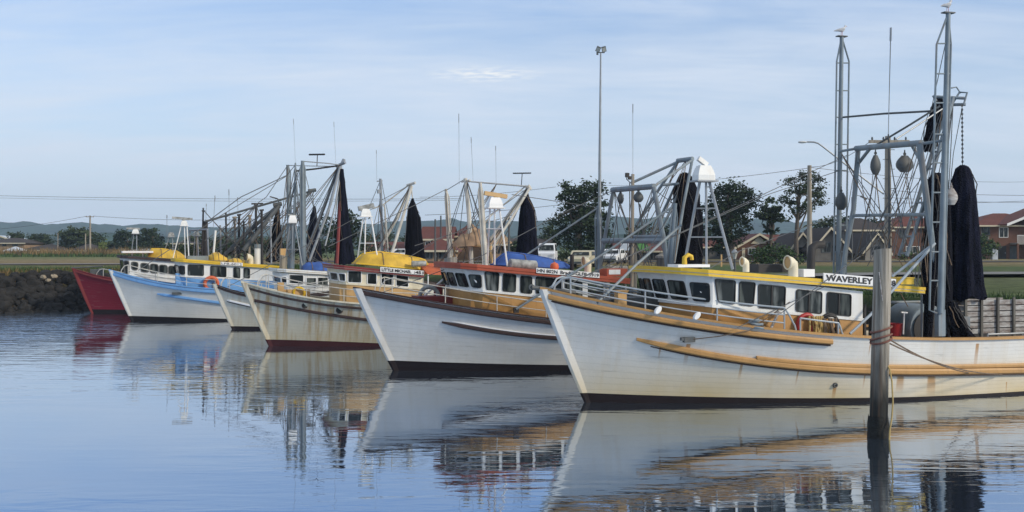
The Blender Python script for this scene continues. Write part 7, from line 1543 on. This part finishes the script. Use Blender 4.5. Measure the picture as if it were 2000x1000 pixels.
# ================================================================== cars
def car(label, px, pyg, Z, rot, mat, L=4.5, kind='wagon', sc=1.0):
    X = (px - 1000) / F * Z; gz = ground_z(X, Z) + .02; E = empty('parked_car', (X, Z, gz), R(rot), label, 'car'); wd = 1.72
    if kind == 'van': prof = [(-2.2, .35), (-2.2, 1.0), (-2.0, 1.12), (-1.35, 1.22), (-.75, 1.92), (2.15, 1.95), (2.22, 1.2), (2.22, .35)]
    elif kind == 'wagon': prof = [(-2.25, .32), (-2.28, .72), (-2.1, .86), (-1.0, .96), (-.45, 1.38), (1.8, 1.40), (2.2, .95), (2.25, .6), (2.22, .32)]
    else: prof = [(-2.25, .32), (-2.28, .70), (-2.1, .82), (-1.0, .92), (-.40, 1.36), (.75, 1.37), (1.35, .98), (2.15, .92), (2.25, .6), (2.22, .32)]
    mb = MB(); rings = []
    for y, ins in ((-wd / 2, 1), (-wd / 2 + .04, 0), (wd / 2 - .04, 0), (wd / 2, 1)):
        rings.append([Vector((x * (1 - .012 * ins), y * (1 - .17 * max(0, z - .95)), z - (.02 * ins if z > .6 else -.02 * ins))) for x, z in prof])
    mb.strip(rings); mb.build('body', mat, E)
    belt = .98 if kind != 'van' else 1.22; topz = prof[4][1] - .08
    fx0, fx1 = (prof[3][0], prof[4][0])
    for sg in (-1, 1):
        yy = lambda z: sg * (wd / 2 * (1 - .17 * max(0, z - .95)) + .012)
        xa, xb = (fx0 + .38, 1.9 if kind != 'sedan' else 1.0)
        for x0, x1 in ((xa, (xa + xb) / 2 - .05), ((xa + xb) / 2 + .05, xb)):
            mb = MB(); x0t = x0 + (.38 if x0 == xa else 0); x1t = x1 - (.25 if x1 == xb else 0); mb.add([(x0, yy(belt), belt), (x1, yy(belt), belt), (x1t, yy(topz), topz), (x0t, yy(topz), topz)], [(0, 1, 2, 3) if sg < 0 else (3, 2, 1, 0)]); mb.build('window', M['glass'], E)
    mb = MB(); a = Vector((fx0 - .0, 0, prof[3][1] + .03)); c = Vector((fx1 - .0, 0, prof[4][1] - .03)); nrm = Vector((-(c.z - a.z), 0, c.x - a.x)).normalized() * .012
    mb.add([Vector((a.x, -.72, a.z)) + nrm, Vector((c.x, -.62, c.z)) + nrm, Vector((c.x, .62, c.z)) + nrm, Vector((a.x, .72, a.z)) + nrm], [(3, 2, 1, 0)]); mb.build('windscreen', M['glass'], E)
    for x in (-1.4, 1.35):
        for sg in (-1, 1):
            mb = MB(); mb.lathe([(.20, -.11), (.31, -.10), (.33, -.05), (.33, .05), (.31, .10), (.20, .11)], 18, (x, sg * (wd / 2 - .08), .32), Matrix.Rotation(R(90), 4, 'X')); wh = mb.build('wheel', M['black'], E); mb = MB(); mb.lathe([(.19, -.12), (.17, -.13), (.05, -.13)], 14, (x, sg * (wd / 2 - .08), .32), Matrix.Rotation(R(90 if sg < 0 else -90), 4, 'X')); mb.build('rim', M['steel'], wh)
    for sg in (-1, 1):
        mb = MB(); mb.box((-2.28, sg * .62, .66 if kind != 'van' else .85), (.06, .32, .16)); mb.build('headlight', M['lamp'], E)
    mb = MB(); mb.box((-2.30, 0, .42), (.12, 1.66, .16)); mb.build('bumper', M['dsteel'], E)
    return E
car('white van parked facing the harbour behind the blue upturned dinghy', 1069, 510, 97, 84, M['carwhite'], kind='van')
car('beige station wagon parked behind the orange red roof', 1137, 520, 84, 78, M['carbeige'], kind='wagon')
car('white sedan parked right of the beige station wagon', 1198, 522, 96, 70, M['carwhite'], kind='sedan')
car('white car parked behind the yellow dinghy', 779, 500, 112, 10, M['carwhite'], kind='wagon')

# ================================================================== haze
hb = MB(); hb.box((0, 1350, 59), (5200, 2800, 124)); hm_ = bpy.data.materials.new('haze_air'); n, l, b = nodes(hm_); n.remove(b)
pv = n.new('ShaderNodeVolumePrincipled'); pv.inputs['Color'].default_value = (.62, .80, 1.0, 1); pv.inputs['Density'].default_value = HAZE = .00026; pv.inputs['Anisotropy'].default_value = .0
l.new(pv.outputs[0], n['Material Output'].inputs['Volume']); o = hb.build('haze', hm_); tag(o, kind='stuff')
